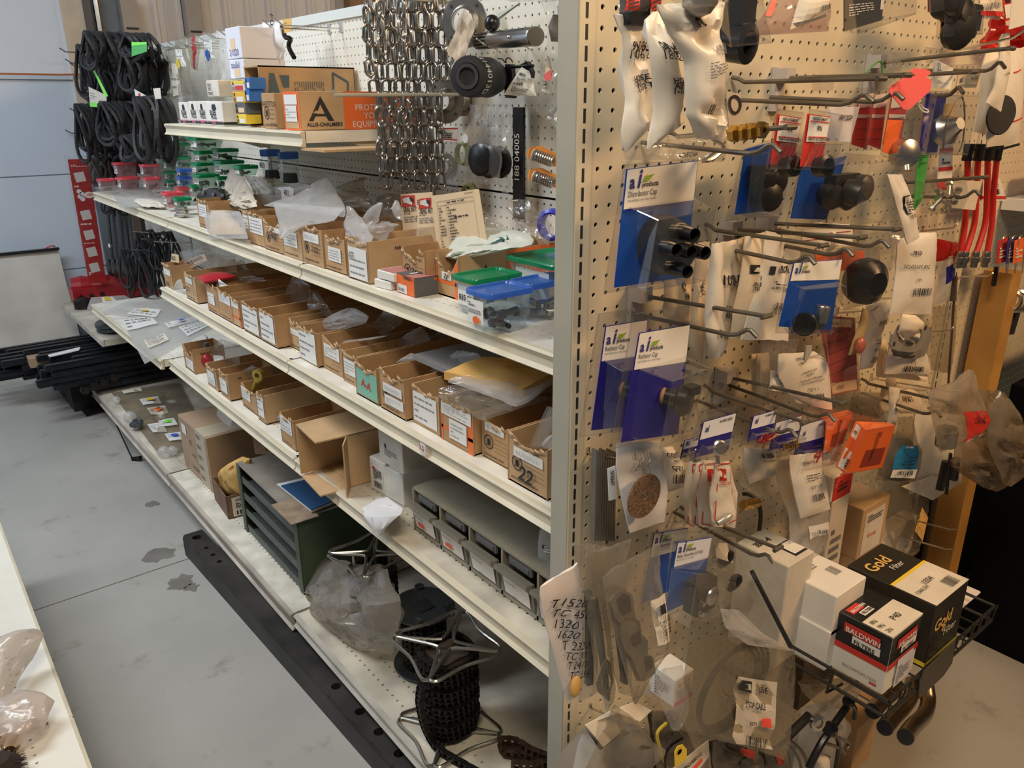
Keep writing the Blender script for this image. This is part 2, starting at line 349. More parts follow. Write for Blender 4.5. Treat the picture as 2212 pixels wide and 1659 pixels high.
woodm=mat('brown_timber',(.23,.12,.055),.7,var=.4,vs=4)
mb=MB()
for k in range(6):mb.bx((2.22+k*.16,4.84-.02*(k%2),1.9),(2.37+k*.16,4.93,3.2))
mk('timber_boards',mb,woodm,label='dark brown timber boards high up behind the top of the pegboard',cat='boards')
# leaning board, floor mat, resilient rail
F=Face([(-.62,4.86,.765),(-.66,4.74,0)],[(.065,4.87,.765),(.085,4.75,0)],(0,-1,.1),0,.004,3)
mb=MB();F.sheet(mb,8,8,.022);o=mk('panel_board',mb,mat('scuffed_white_board',(.68,.65,.59),.7,var=.18,vs=5),label='scuffed off-white board leaning against the bottom of the white door',cat='board')
mb=MB();mb.box((-.28,4.86,.775),(.7,.03,.016));mk('black_rail',mb,black,o)
mb=MB();mb.tube([(.0,4.86,.785),(.03,4.84,.80),(.05,4.86,.79)],.004);mk('red_clip',mb,red,o)
mb=MB();a=uZ(d7(0,1430),0);mb.prism([uZ(q,.003)for q in(I(112,795),c3(345,85),c3(590,378),c3(760,330),I(330,760))],(0,0,.006));mk('floor_mat',mb,rubber,label='thin black rubber mat on the floor at the far end of the shelving',cat='mat')
t=thing('drilled_rail',(-.07,1.2,0),'long black drilled timber rail lying on the floor along the shelf base','rail')
mb=MB()
p0,p1=uZ(c3(1250,1185),.075),uZ(c3(1395,1155),.075)
RX0,RX1,RY1=-.137,-.063,2.035
holes=[1.987,1.888,1.825,1.765,.917,.787,.691,.595,.48,.3]
hr=[.017,.009,.009,.010,.014,.014,.014,.014,.014,.014]
def holed(mb,x0,x1,y0,y1,z,hs): # top skin with round holes
 xc=(x0+x1)/2-.003;ys=sorted(zip(hs,hr));y=y0
 for h,q in ys:
  s=q+.008;mb.add([(x0,y,z),(x1,y,z),(x1,h-s,z),(x0,h-s,z)],[(0,1,2,3)])if h-s>y else 0
  n=16;out=[];inn=[]
  for i in range(n):
   a=2*PI*i/n;c,sn=math.cos(a),math.sin(a);k=1/max(abs(c),abs(sn));inn.append((xc+c*q,h+sn*q,z));out.append((xc+c*k*(x1-xc),h+sn*k*s,z))
  low=[(p[0],p[1],z-.06)for p in inn];mb.add(out+inn+low,[(i,(i+1)%n,n+(i+1)%n,n+i)for i in range(n)]+[(n+i,n+(i+1)%n,2*n+(i+1)%n,2*n+i)for i in range(n)]+[tuple(range(2*n,3*n))]);y=h+s
 mb.add([(x0,y,z),(x1,y,z),(x1,y1,z),(x0,y1,z)],[(0,1,2,3)])
holed(mb,RX0+.006,RX1,-1.2,RY1,.085,holes)
for a,b_ in(((RX0,-1.2),(RX0,RY1)),((RX0,RY1),(RX1,RY1)),((RX1,RY1),(RX1,-1.2))):
 mb.add([(a[0],a[1],0),(b_[0],b_[1],0),(b_[0],b_[1],(.073 if b_[0]<-.1 else .085)),(a[0],a[1],(.073 if a[0]<-.1 else .085))],[(0,1,2,3)])
mb.add([(RX0,-1.2,.073),(RX0,RY1,.073),(RX0+.006,RY1,.085),(RX0+.006,-1.2,.085)],[(0,1,2,3)])
mb.v=[(x+.0375*(1.987-y),y,z)for x,y,z in mb.v];mk('beam',mb,mat('blackened_timber',(.030,.027,.025),.55,var=.7,vs=7,bump=.1,bs=20),t)
# ================================================================ gondola
PX=.531
def perf(mb,o,ux,uy,n,flags,nx,ny,p=.0254,hr=.0034,depth=.003,m8=8):
 """perforated sheet; cell (i, j) has a hole when flags(i, j)"""
 o,ux,uy,n=Vector(o),Vector(ux),Vector(uy),Vector(n)
 sq=[(-.5,-.5),(0,-.5),(.5,-.5),(.5,0),(.5,.5),(0,.5),(-.5,.5),(-.5,0)]
 oc=[(math.cos(math.atan2(y,x))*hr/p,math.sin(math.atan2(y,x))*hr/p)for x,y in sq]
 vs=mb.v;fs=mb.f
 for j in range(ny):
  i=0
  while i<nx:
   if flags(i,j):
    c=o+ux*(p*(i+.5))+uy*(p*(j+.5));b=len(vs)
    for x,y in sq:vs.append(tuple(c+ux*(x*p)+uy*(y*p)))
    for x,y in oc:vs.append(tuple(c+ux*(x*p)+uy*(y*p)))
    for x,y in oc:vs.append(tuple(c+ux*(x*p)+uy*(y*p)-n*depth))
    for k in range(8):
     q=(k+1)%8;fs.append((b+k,b+q,b+8+q,b+8+k));fs.append((b+8+k,b+8+q,b+16+q,b+16+k))
    i+=1
   else:
    k=i
    while k<nx and not flags(k,j):k+=1
    b=len(vs);c=o+ux*(p*i)+uy*(p*j);e=o+ux*(p*k)+uy*(p*j)
    vs+=[tuple(c),tuple(e),tuple(e+uy*p),tuple(c+uy*p)];fs.append((b,b+1,b+2,b+3));i=k
 mb.m=[mb.k]*len(fs)
gf=thing('gondola_frame',(0,2,0),'long cream pegboard shelving frame with slotted uprights','shelving')
al=lambda i,j:True
hole_dark=mat('hole_shade',(.05,.035,.02),.8)  # colour of the sheets added behind the pegboards so the holes look shaded
# end panel facing the camera: two stacked boards
for z0,nrow in((.10,36),(1.015,35)):
 mb=MB();ny=nrow;top=1.75+.0127-.0254*0
 j0=round((z0-(1.75-.0127))/.0254);z=1.75-.0127+j0*.0254
 perf(mb,(-.0127,0,z),(1,0,0),(0,0,1),(0,-1,0),al,48,ny,hr=.0037);mk('end_pegboard',mb,cream,gf)
mb=MB();mb.bx((-.017,.02,.05),(1.20,.026,1.93));mk('end_shade_sheet',mb,hole_dark,gf)
def upright(x0,x1,y0,y1,zt,face,slotx=None):
 mb=MB();mb.bx((x0,y0,0.0),(x1,y1,zt));o=mk('upright',mb,[face],gf)
 if slotx is not None:
  mb=MB();z=1.75-.005
  for j in range(-6,66):mb.bx((slotx-.0022,y0-.0006,z-j*.0254-.010),(slotx+.0022,y0+.004,z-j*.0254+.008))
  mk('slots',mb,ink,o,kind='stuff')
 return o
upright(-.045,-.018,-.006,.034,1.93,cream,-.0335)
mb=MB();mb.bx((-.0465,-.003,.0),(-.0445,.034,1.93));mk('upright_side',mb,greyp,gf)
upright(1.206,1.245,-.006,.05,1.93,cream,1.216)
# centre boards facing the aisle, three bays of stacked boards
for k in range(4):
 y0=.02+1.22*k
 ylen=48 if k<3 else 36
 for z,ny in((.18,24),(.795,24),(1.41,19)):
  mb=MB();oy=.7510%.0254
  perf(mb,(PX,y0+.006,z),(0,1,0),(0,0,1),(-1,0,0),al if k<2 or z>.5 else(lambda i,j:False),ylen-1,ny);mk('back_pegboard',mb,creamw,gf)
 mb=MB();mb.bx((PX-.004,y0-.012,.1),(PX+.06,y0+.010,1.915));mk('upright',mb,creamw,gf)
 mb2=MB();[mb2.bx((PX-.0052,y0-.004,z*.0508+.2),(PX-.003,y0-.001,z*.0508+.235))for z in range(33)];mk('slots',mb2,ink,gf,kind='stuff')
mb=MB();mb.bx((PX+.03,.03,.1),(PX+.036,4.8,1.89));mk('back_shade_sheet',mb,hole_dark,gf)
mb=MB();mb.bx((PX-.008,.02,1.890),(PX+.05,4.6,1.920));mk('top_rail',mb,mat('top_rail_paint',(.70,.73,.70),.5),gf)
LIP=[(0,0),(-.010,-.001),(-.014,-.006),(-.007,-.018),(-.009,-.030),(-.016,-.038),(-.014,-.040),(0,-.040)]
def shelf(x0,y0,y1,z,label,rows=(1,2,6,7),lip=LIP,dm=None,lm=None,name='shelf',xb=PX-.006,mid=False):
 t=thing(name,((x0+xb)/2,(y0+y1)/2,z-.04),label,'shelf',None)
 nx=int((y1-y0)/.0254);nr=int((xb-x0-.012)/.0254);mb=MB()
 perf(mb,(x0+.008,y0+((y1-y0)-nx*.0254)/2,z),(0,1,0),(1,0,0),(0,0,1),lambda i,j:j in rows,nx,nr,hr=.0036)
 xe=x0+.008+nr*.0254;rim=((y1-y0)-nx*.0254)/2
 mb.add([(x0,y0,z),(x0+.008,y0,z),(x0+.008,y1,z),(x0,y1,z),(xe,y0,z),(xb,y0,z),(xb,y1,z),(xe,y1,z)],[(0,1,2,3),(4,5,6,7)])
 mb.add([(x0,y0,z),(xb,y0,z),(xb,y0+rim,z),(x0,y0+rim,z),(x0,y1-rim,z),(xb,y1-rim,z),(xb,y1,z),(x0,y1,z)],[(0,1,2,3),(4,5,6,7)])
 mb.bx((x0+.002,y0+.001,z-.022),(xb,y1-.001,z-.0045));mb.bx((x0+.002,y0,z-.03),(xb,y0+.003,z));mb.bx((x0+.002,y1-.003,z-.03),(xb,y1,z))
 mk('deck',mb,dm or deck_m,t)
 k=len(lip);mb=MB();mb.add([(x0+a,y,z+b)for y in(y0+.001,y1-.001)for a,b in lip],[(i,(i+1)%k,k+(i+1)%k,k+i)for i in range(k)]+[tuple(range(k))[::-1],tuple(range(k,2*k))])
 mk('front_lip',mb,lm or cream,t)
 for y in(y0+.012,y1-.012):
  mb=MB();mb.prism([(x0+.10,y-.002,z-.022),(xb,y-.002,z-.022),(xb,y-.002,z-.10),(xb-.03,y-.002,z-.10)],(0,.004,0));mk('bracket',mb,cream,t)
 return t
ZA,ZB,ZC,ZD,ZT=1.215,.95,.65,.15,1.563
B0,B1,B2,B3=.045,1.245,2.465,3.70
w0=('near','middle','far')
for k,(ya,yb)in enumerate(((B0,B1),(B1,B2),(B2,B3))):
 shelf(.104,ya+.002,yb-.002,ZA,f'cream perforated shelf at waist height, {w0[k]} bay, holding '+('lidded tubs and parts bins','parts bins with bags','tubs and loose papers')[k])
 shelf(.040,ya+.002,yb-.002,ZB,f'cream perforated shelf, second level down, {w0[k]} bay, '+('full of parts bins under the tubs','with open empty parts bins','with a few parts bins')[k])if k<2 else None
 if k<2:shelf(.030,ya+.002,yb-.002,ZC,f'cream perforated shelf, third level down, {w0[k]} bay, '+('with grey drawer unit and cardboard box','with dusty parts bins')[k],dm=deck_m if k else dusty,lm=cream)
shelf(.000,B2+.002,B3,ZC,'cream shelf in the far bay covered by clear plastic sheets',lm=cream)
LB=[(0,0),(-.012,0),(-.014,-.006),(-.004,-.052),(-.012,-.060),(0,-.060)]
shelf(-.036,B0,B1-.03,ZD,'rusty cream base deck of the near bay under the chain reels',rows=(1,3),lip=LIP,dm=dusty,lm=mat('scuffed_grey_lip',(.50,.47,.41),.45,var=.2,vs=8),name='base_deck')
lbm=mat('scuffed_base_lip',(.52,.46,.39),.6,var=.3,vs=6)
shelf(-.044,B1-.028,B2,ZD+.002,'cream base deck of the middle bay under the green cabinet',rows=(2,4),lip=LB,lm=lbm,name='base_deck',dm=mat('base_deck_spotted',(.74,.71,.61),.5,var=.3,vs=12))
shelf(-.046,B2+.002,B3+.2,ZD+.003,'cream base deck of the far bay under flat plastic bags',rows=(2,4),lip=LB,lm=lbm,dm=dusty,name='base_deck')
shelf(.145,B1+.005,B2-.005,ZT,'high cream shelf of the middle bay carrying small parts boxes')
LS=[(0,0),(-.012,0),(-.012,-.03),(0,-.03)]
shelf(.0,3.60,4.64,.47,'dusty low shelf at the far end carrying red castings',rows=(),lip=LS,dm=dusty,lm=dusty,mid=True)
mb=MB();mb.bx((.02,.08,0),(.06,3.7,.09));mb.bx((.06,.1,.0),(.5,.13,.09));mk('kick_plate',mb,greyc,gf)
t=thing('fallen_brace',uZ(c3(905,665),0),'thin bent dark steel brace sticking out under the base deck','brace');
mb=MB();mb.tube([uZ(c3(905,668),.006),uZ(c3(960,660),.02)],.012,4);mb.tube([uX(c3(755,350),-.035),uZ(c3(900,660),.02)],.004,4);mk('rod',mb,darkst,t)
# shelf in the left foreground (other side of the aisle)
t=thing('opposite_shelf',(-.8,1.2,0),'cream perforated shelf edge in the lower left corner across the aisle','shelf')
ZL=.40
p=[uZ(q,ZL)for q in(c2(0,160),c2(385,1340),c2(470,1335),c2(590,1659))]
x0=p[2].x;x1=-1.25
for k,(ya,yb)in enumerate(((-.4,p[2].y),(p[2].y,2.2))):
 xx=x0 if k==0 else x0-.0;nx=int((yb-ya)/.0254);mb=MB()
 perf(mb,(x0-.045,yb-.002,ZL),(0,-1,0),(-1,0,0),(0,0,1),lambda i,j:j in(1,3,8,9),nx,18,hr=.0033)
 mb.add([(x0-.045,yb,ZL),(x0-.045,ya,ZL),(x0-.002,ya,ZL+.002),(x0-.002,yb,ZL+.002)],[(0,1,2,3)]);mb.bx((x1,ya,ZL-.02),(x0-.002,yb-.002,ZL-.005));mk('deck',mb,creamw,t)
 mb=MB();mb.bx((x0-.004,ya+.002,ZL-.045),(x0,yb-.003,ZL+.002));mb.tube([(x0-.004,ya+.002,ZL-.001),(x0-.004,yb-.003,ZL-.001)],.005);mk('front_lip',mb,cream,t)
# right-hand neighbour
nb=thing('neighbour_rack',(1.8,.1,0),'second cream pegboard rack beyond the right end of the near one','shelving')
mb=MB();perf(mb,(1.33,.07,.60),(1,0,0),(0,0,1),(0,-1,0),al,40,44,hr=.0032);mk('pegboard',mb,cream,nb)
mb=MB();mb.bx((1.33,.09,0),(2.4,.10,1.75));mk('backing',mb,hole_dark,nb)  # added dark sheet, stands in for the shade behind the holes
mb=MB();mb.bx((1.29,.03,0),(1.335,.10,1.95));mk('upright',mb,cream,nb)
mb=MB();mb.bx((1.60,-.12,1.355),(2.3,.065,1.385));mk('shelf',mb,wbox,nb)
mb=MB();mb.bx((1.245,.02,.2),(1.30,.07,1.9));mk('filler_strip',mb,mat('filler_grey',(.42,.40,.34),.6),nb)
mb=MB();mb.bx((1.53,-.02,0),(1.60,.05,1.20));mk('timber_post',mb,mat('varnished_pine',(.52,.27,.07),.5,var=.3,vs=6),label='golden brown timber post standing before the right-hand pegboard',cat='post')
bc=thing('storage_cabinet',(2.1,-.5,0),'large matt black cabinet standing at the right edge of the picture','cabinet')
mb=MB();mb.bx((1.675,-1.2,.0),(2.6,-.03,.86));mk('body',mb,mat('matt_black',(.004,.004,.005),.9,spec=.1),bc)
mb=MB();mb.tube([(1.80,y,.92)for y in(-1.2,-.06)],.075,14);mb.bx((1.80,-1.2,.86),(2.6,-.05,.99));mk('lid',mb,mat('matt_black',(.004,.004,.005),.9,spec=.1),bc)
# ================================================================ builders for the aisle side
XN=Vector((-1,0,0));YN=Vector((0,-1,0));ZP=Vector((0,0,1))
def edge(pl,fr,pts,k):return[pl(fr(*p),k[i]if isinstance(k,(list,tuple))else k)for i,p in enumerate(pts)]
def bag(label,fr,Lp,Rp,pl=uX,k=.25,m=None,bulge=.012,crump=.012,seed=1,n=None,nu=10,nv=14,cat='bag',name='plastic_bag',group=None,pr=None,inside=None,jag=.02,th=.002,cs=22.,sm=True,zmin=None):
 m=m or bagc;nn=n or(XN if pl is uX else YN)
 F=Face(edge(pl,fr,Lp,k),edge(pl,fr,Rp,k),nn,bulge,crump,seed,cs)
 mb=MB();F.sheet(mb,nu,nv,th,jag)
 if zmin:mb.v=[(x,y,max(z,zmin))for x,y,z in mb.v]
 o=mk(name,mb,m,smooth=sm,label=label,cat=cat,group=group)
 if inside:inside(o,F)
 if pr:q=Pr(F,o,.0012);pr(q);q.done()
 return o
def emblem(q,u,v,rr,m=ink):
 q.ringp(m,u,v,rr*.86,rr);W,H=q.F.W,q.F.H
 for k in(-.45,0,.45):q.line(m,u-rr*.8/W,v+k*rr/H,u+rr*.8/W,v+k*rr/H,.0006);q.line(m,u+k*rr/W,v-rr*.8/H,u+k*rr/W,v+rr*.8/H,.0006)
 q.rect(m,u-rr*.3/W,v-rr*.4/H,u+rr*.3/W,v+rr*.45/H,1,name='printed_mark')
LASTY={}
def pbin(label,fr,L,R,Z,T,depth=.34,m=None,dip=.78,seed=1,st=((.1,.35,.9,.75),),em=False,hand=None,side='PART NO.',maker=True,redb=False,teal_=False,name='parts_bin',tier='',hh=None,sm_='',lid=False):
 rr=random.Random(seed*13+5);m=m or(kraft if seed%3 else kraft2)
 BL,BR=uZ(fr(*L),Z),uZ(fr(*R),Z);h=hh or hgt(fr(*T),BR)
 xm=max(.012+{1.2155:.104,.9505:.04,.6505:.03}.get(round(Z,4),-9),min(BL.x,BR.x));k_=LASTY.get(round(Z,2),-9);yn=max(BR.y,k_);yf=max(BL.y,yn+.035);LASTY[round(Z,2)]=yf+.0012
 BL=Vector((xm,yf,Z));BR=Vector((xm,yn,Z));U=BR-BL;w=U.length;U.normalize();D=Vector((1,0,0))
 depth=min(depth,(PX-.015-max(BL.x,BR.x))/max(D.x,.5));t=.0032
 root=thing(name,(BL+BR)/2+D*depth/2,label,'bin','open cardboard parts bins')
 mb=MB();c=(BL+BR)/2;ax=(U,D,ZP)
 mb.box(c+D*depth/2+ZP*t/2,(w,depth,t),ax)
 for s in(-1,1):mb.box(c+U*(s*(w/2-t/2))+D*depth/2+ZP*h/2,(t,depth-t*2,h),ax)
 mb.box(c+D*(depth-t/2)+ZP*h/2,(w,t,h),ax)
 if lid:mb.box(c+D*depth/2+ZP*h,(w,depth,t),ax)
 mk('body',mb,m,root)
 n=9;top=[]
 for i in range(n+1):
  u=i/n;e=abs(2*u-1)**1.5;top.append(BL+U*(w*u)+ZP*(h*(dip+(1-dip)*e)+(rr.uniform(-.004,.004)if 0<i<n else 0)))
 mb=MB();mb.prism([BL]+top+[BR],D*t);mk('front_panel',mb,m,root)
 mb=MB()
 for i in range(1,n):
  if rr.random()<.75:
   p=top[i];s=w/n;a=rr.uniform(.004,.012);o_=-D*rr.uniform(.002,.007)
   mb.hexa([p-U*s*.5,p+U*s*.6,p+U*s*.5+ZP*a*.6+o_,p-U*s*.3+ZP*a+o_],[q-D*.0015 for q in(p-U*s*.5-ZP*.006,p+U*s*.6-ZP*.004,p+U*s*.5+ZP*a*.3+o_,p-U*s*.3+ZP*a*.5+o_)])
 if mb.v:mk('torn_edge',mb,torn,root,kind='stuff')
 mb=MB();[mb.tube([q,q+ZP*h*(1 if j else .98)],.0016,5)for j,q in enumerate((BL,BR))];mk('corner_fold',mb,brown if False else kraftd,root,kind='stuff')
 F=rectF(c+ZP*h/2,U,ZP,w,h,-D);q=Pr(F,root)
 if redb:q.rect(orange,.0,.62,1,.70,name='printed_mark');q.rect(orange,.84,.2,1,1,name='printed_mark');q.rect(orange,0,.2,.06,1,name='printed_mark')
 if teal_:q.rect(teal,.04,.22,.98,.93,name='card');q.text(red,'A-A',.25,.66,.02,rot=.1)
 if em:emblem(q,.24,.55,.0155)
 if maker:q.text(ink,'WHITE FARM EQUIPMENT COMPANY',.08,.90,.0042,sx=max(.5,w/.115)*.83)
 if maker:
  for k in range(4):q.line(ink,.45,.42+.1*k,.94,.42+.1*k,.0006)
 for i,s in enumerate(st):
  q.rect(white,*s,lv=2+i);q.bars(grink,s[0]+.06,s[1]+.06,s[2]-.08,s[3]-.05,4,seed+i,.22,lv=4+i)
 if hand:q.text(ink,hand[0],hand[1],hand[2],hand[3],rot=.06,sh=.2,lv=7)
 q.done()
 S_=rectF(c+U*w/2+D*depth/2+ZP*h/2,D,ZP,depth,h,U);q=Pr(S_,root)
 if side:q.text(ink,side,.22,.25,.0075)
 if side and seed%2:emblem(q,.52,.6,.018)
 q.done();return root
def basis(fr,L,R,Z,T):
 """Z a height, or ('x', X, z or None): the front stands on the plane x = X"""
 if isinstance(Z,tuple):
  BR=uX(fr(*R),Z[1]);TR=uX(fr(R[0],T[1]),Z[1]);BL=uX(fr(*L),Z[1])
  z=BR.z if Z[2]is None else Z[2];return Vector((Z[1],BL.y,z)),Vector((Z[1],BR.y,z)),TR.z-BR.z
 if isinstance(Z,list):
  BR=uY(fr(*R),Z[0]);zt=uY((fr(*R)[0],fr(*T)[1]),Z[0]).z;BR.z=max(.002,Z[2]if len(Z)>2 else BR.z);return BR+Vector((0,Z[1],0)),BR,zt-BR.z
 BL,BR=uZ(fr(*L),Z),uZ(fr(*R),Z);return BL,BR,hgt(fr(*T),BR)
def crate(label,fr,L,R,Z,T,depth,m,name='carton',cat='box',faces=None,group=None,seam=True,mt=None,dep_q=None,flap=0.):
 """closed box: L, R front bottom corners (left, right) on height Z, T the top above R"""
 BL,BR,h=basis(fr,L,R,Z,T);U=BR-BL;U.z=0;w=U.length;U.normalize();D=Vector((-U.y,U.x,0));ax=(U,D,ZP)
 c=(BL+BR)/2+D*depth/2;root=thing(name,c,label,cat,group)
 mb=MB();mb.box(c+ZP*(h/2),(w,depth,h),ax);ob=mk('body',mb,m,root)
 bv=ob.modifiers.new('b','BEVEL');bv.width=min(.0018,w*.03);bv.segments=1
 if seam:
  mb=MB();mb.box(c+ZP*(h+.0004)-D*0,(w*.98,.0012,.0006),ax);mk('flap_seam',mb,kraftd if m in(kraft,kraft2)else offw,root)
 FF={'front':rectF(c-D*depth/2+ZP*h/2,U,ZP,w,h,-D),'side':rectF(c+U*w/2+ZP*h/2,D,ZP,depth,h,U),'top':rectF(c+ZP*h,U,D,w,depth,ZP)}
 for k,fn in(faces or{}).items():
  q=Pr(FF[k],root,.0007);fn(q);q.done()
 root['h']=h;del root['h'];return root,FF,h,(c,U,D,w)
def rr_loop(cx,cy,hx,hy,z,rad=.25,n=5):
 out=[];rx,ry=hx*rad,hy*rad
 for sx,sy,a0 in((1,1,0),(-1,1,90),(-1,-1,180),(1,-1,270)):
  for i in range(n):
   a=math.radians(a0+90*i/(n-1));out.append((cx+sx*(hx-rx)+math.cos(a)*rx,cy+sy*(hy-ry)+math.sin(a)*ry,z))
 return out
def tub(label,x0,x1,y0,y1,z,h,lidm,bodym,group=None,fill=None,sticker=None,lidon=True,seed=1):
 cx,cy,hx,hy=(x0+x1)/2,(y0+y1)/2,abs(x1-x0)/2,abs(y1-y0)/2
 root=thing('lidded_tub',(cx,cy,z),label,'tub',group);n=20
 def stack(mb,secs,cap=True):
  L_=[rr_loop(cx,cy,hx*s,hy*s,zz)for s,zz in secs];b=len(mb.v);mb.v+=[p for l in L_ for p in l]
  fs=[(b+j*n+i,b+j*n+(i+1)%n,b+(j+1)*n+(i+1)%n,b+(j+1)*n+i)for j in range(len(secs)-1)for i in range(n)]
  if cap:fs+=[tuple(b+i for i in range(n))[::-1],tuple(b+(len(secs)-1)*n+i for i in range(n))]
  mb.f+=fs;mb.m+=[mb.k]*len(fs)
 mb=MB();stack(mb,((.70,z+.001),(.76,z+.004),(.93,z+h-.012),(.95,z+h-.004)),True);mk('body',mb,bodym,root,smooth=True)
 if lidon:
  mb=MB();stack(mb,((.99,z+h-.008),(1.0,z+h),(.97,z+h+.003),(.90,z+h+.002),(.86,z+h-.002)));mk('lid',mb,lidm,root,smooth=True)
 rr=random.Random(seed)
 if fill:
  mb=MB()
  for k in range(fill[1]):
   p=Vector((cx+rr.uniform(-.45,.45)*hx,cy+rr.uniform(-.45,.45)*hy,z+.008+rr.random()*h*.35));a=rr.uniform(0,PI)
   dv=Vector((math.cos(a),math.sin(a),rr.uniform(-.3,.3))).normalized();l=fill[2]
   mb.ring(p-dv*l/2,dv,[(l*.13,0),(l*.13,l)],8);mb.ring(p+dv*l*.45,dv,[(l*.26,0),(l*.26,l*.16)],6)
  mk('bolts',mb,fill[0],root,kind='stuff')
 if sticker:
  F=rectF((cx-hx*.87,cy,z+h*.55),(0,-1,0),ZP,hy*1.2,h*.55,(-1,0,0));q=Pr(F,root,.0012);q.rect(white,0,0,1,1,name='sticker')
  if isinstance(sticker,str):q.text(ink,sticker,.1,.75,min(.012,h*.22))
  else:q.bars(ink,.1,.2,.9,.8,3,seed)
  q.done()
 return root
def tubq(label,fr,xl,xr,yt,yb,X,lidm,bodym,group,**kw):
 c=uX(fr((xl+xr)/2,yt),X);D=(c-CAM).dot(FV);s=fr(1,0)[0]-fr(0,0)[0];wd=(xr-xl)*s*D/FPX/1.30;h=(yb-yt)*s*D/FPX*.95
 return tub(label,X-wd/2,X+wd/2,c.y-wd/2,c.y+wd/2,c.z-h,h,lidm,bodym,group,**kw)
# ================================================================ parts bins
ordn=['first','second','third','fourth','fifth','sixth','seventh','eighth','ninth','tenth','eleventh','twelfth','thirteenth','fourteenth','fifteenth','sixteenth','seventeenth','eighteenth']
f1=((.12,.3,.9,.8),);f2=((.15,.28,.9,.5),(.2,.56,.95,.8));f3=((.15,.12,.95,.42),)
up=[
('torn orange and kraft parts bin beside the green-lidded tub',a5,(850,1170),(1095,1235),(1075,800),dict(dip=.5,st=((.28,.42,.7,.6),),redb=True,maker=False,side='',hand=('22',.4,.56,.012),depth=.30)),
('parts bin hand-marked 7440 behind the small orange box',a5,(515,1100),(790,1165),(750,745),dict(dip=.7,st=(),em=True,hand=('7440',.45,.62,.017),side='')),
('parts bin fronted by a big pale card, left of the orange box',a4,(1635,1025),(1845,1080),(1840,720),dict(dip=.9,st=((.08,.2,.95,.95),),hand=('70177',.12,.45,.008),side='PART NO.')),
('open parts bin with a round-bottomed white label, torn top',a4,(1440,950),(1625,1010),(1600,700),dict(dip=.85,st=((.2,.3,.8,.7),),em=False)),
('open parts bin with narrow label and handwritten 22 beside the emblem',a4,(1250,890),(1435,950),(1410,625),dict(dip=.96,st=((.12,.14,.85,.38),),em=True,hand=('2-22',.5,.6,.016))),
('open parts bin with label partly hidden by a milky bag',a4,(1085,835),(1245,890),(1225,600),dict(dip=.9,st=((.1,.2,.8,.65),))),
('open parts bin hand-marked HAE across its emblem',a4,(935,780),(1085,835),(1070,560),dict(dip=.7,st=((.3,.2,.9,.36),),em=True,hand=('HAE',.38,.55,.018))),
('open parts bin with full white label and a red pen mark',a4,(815,730),(925,775),(915,500),dict(dip=.95,st=((.08,.1,.97,.62),),maker=False)),
('open parts bin with curled white label, behind the bagged beige packet',a4,(760,690),(812,712),(800,470),dict(dip=.9,st=((.1,.12,.9,.6),),maker=False)),
('farthest parts bin of its row, black bracket on it',a4,(262,600),(372,632),(350,385),dict(dip=.92,st=((.1,.15,.8,.6),))),
]
for i,(lb,fr,L,R,T,kw)in enumerate(up):pbin(lb+' (waist-high shelf)',fr,L,R,ZA+.0005,T,seed=i+1,**kw)
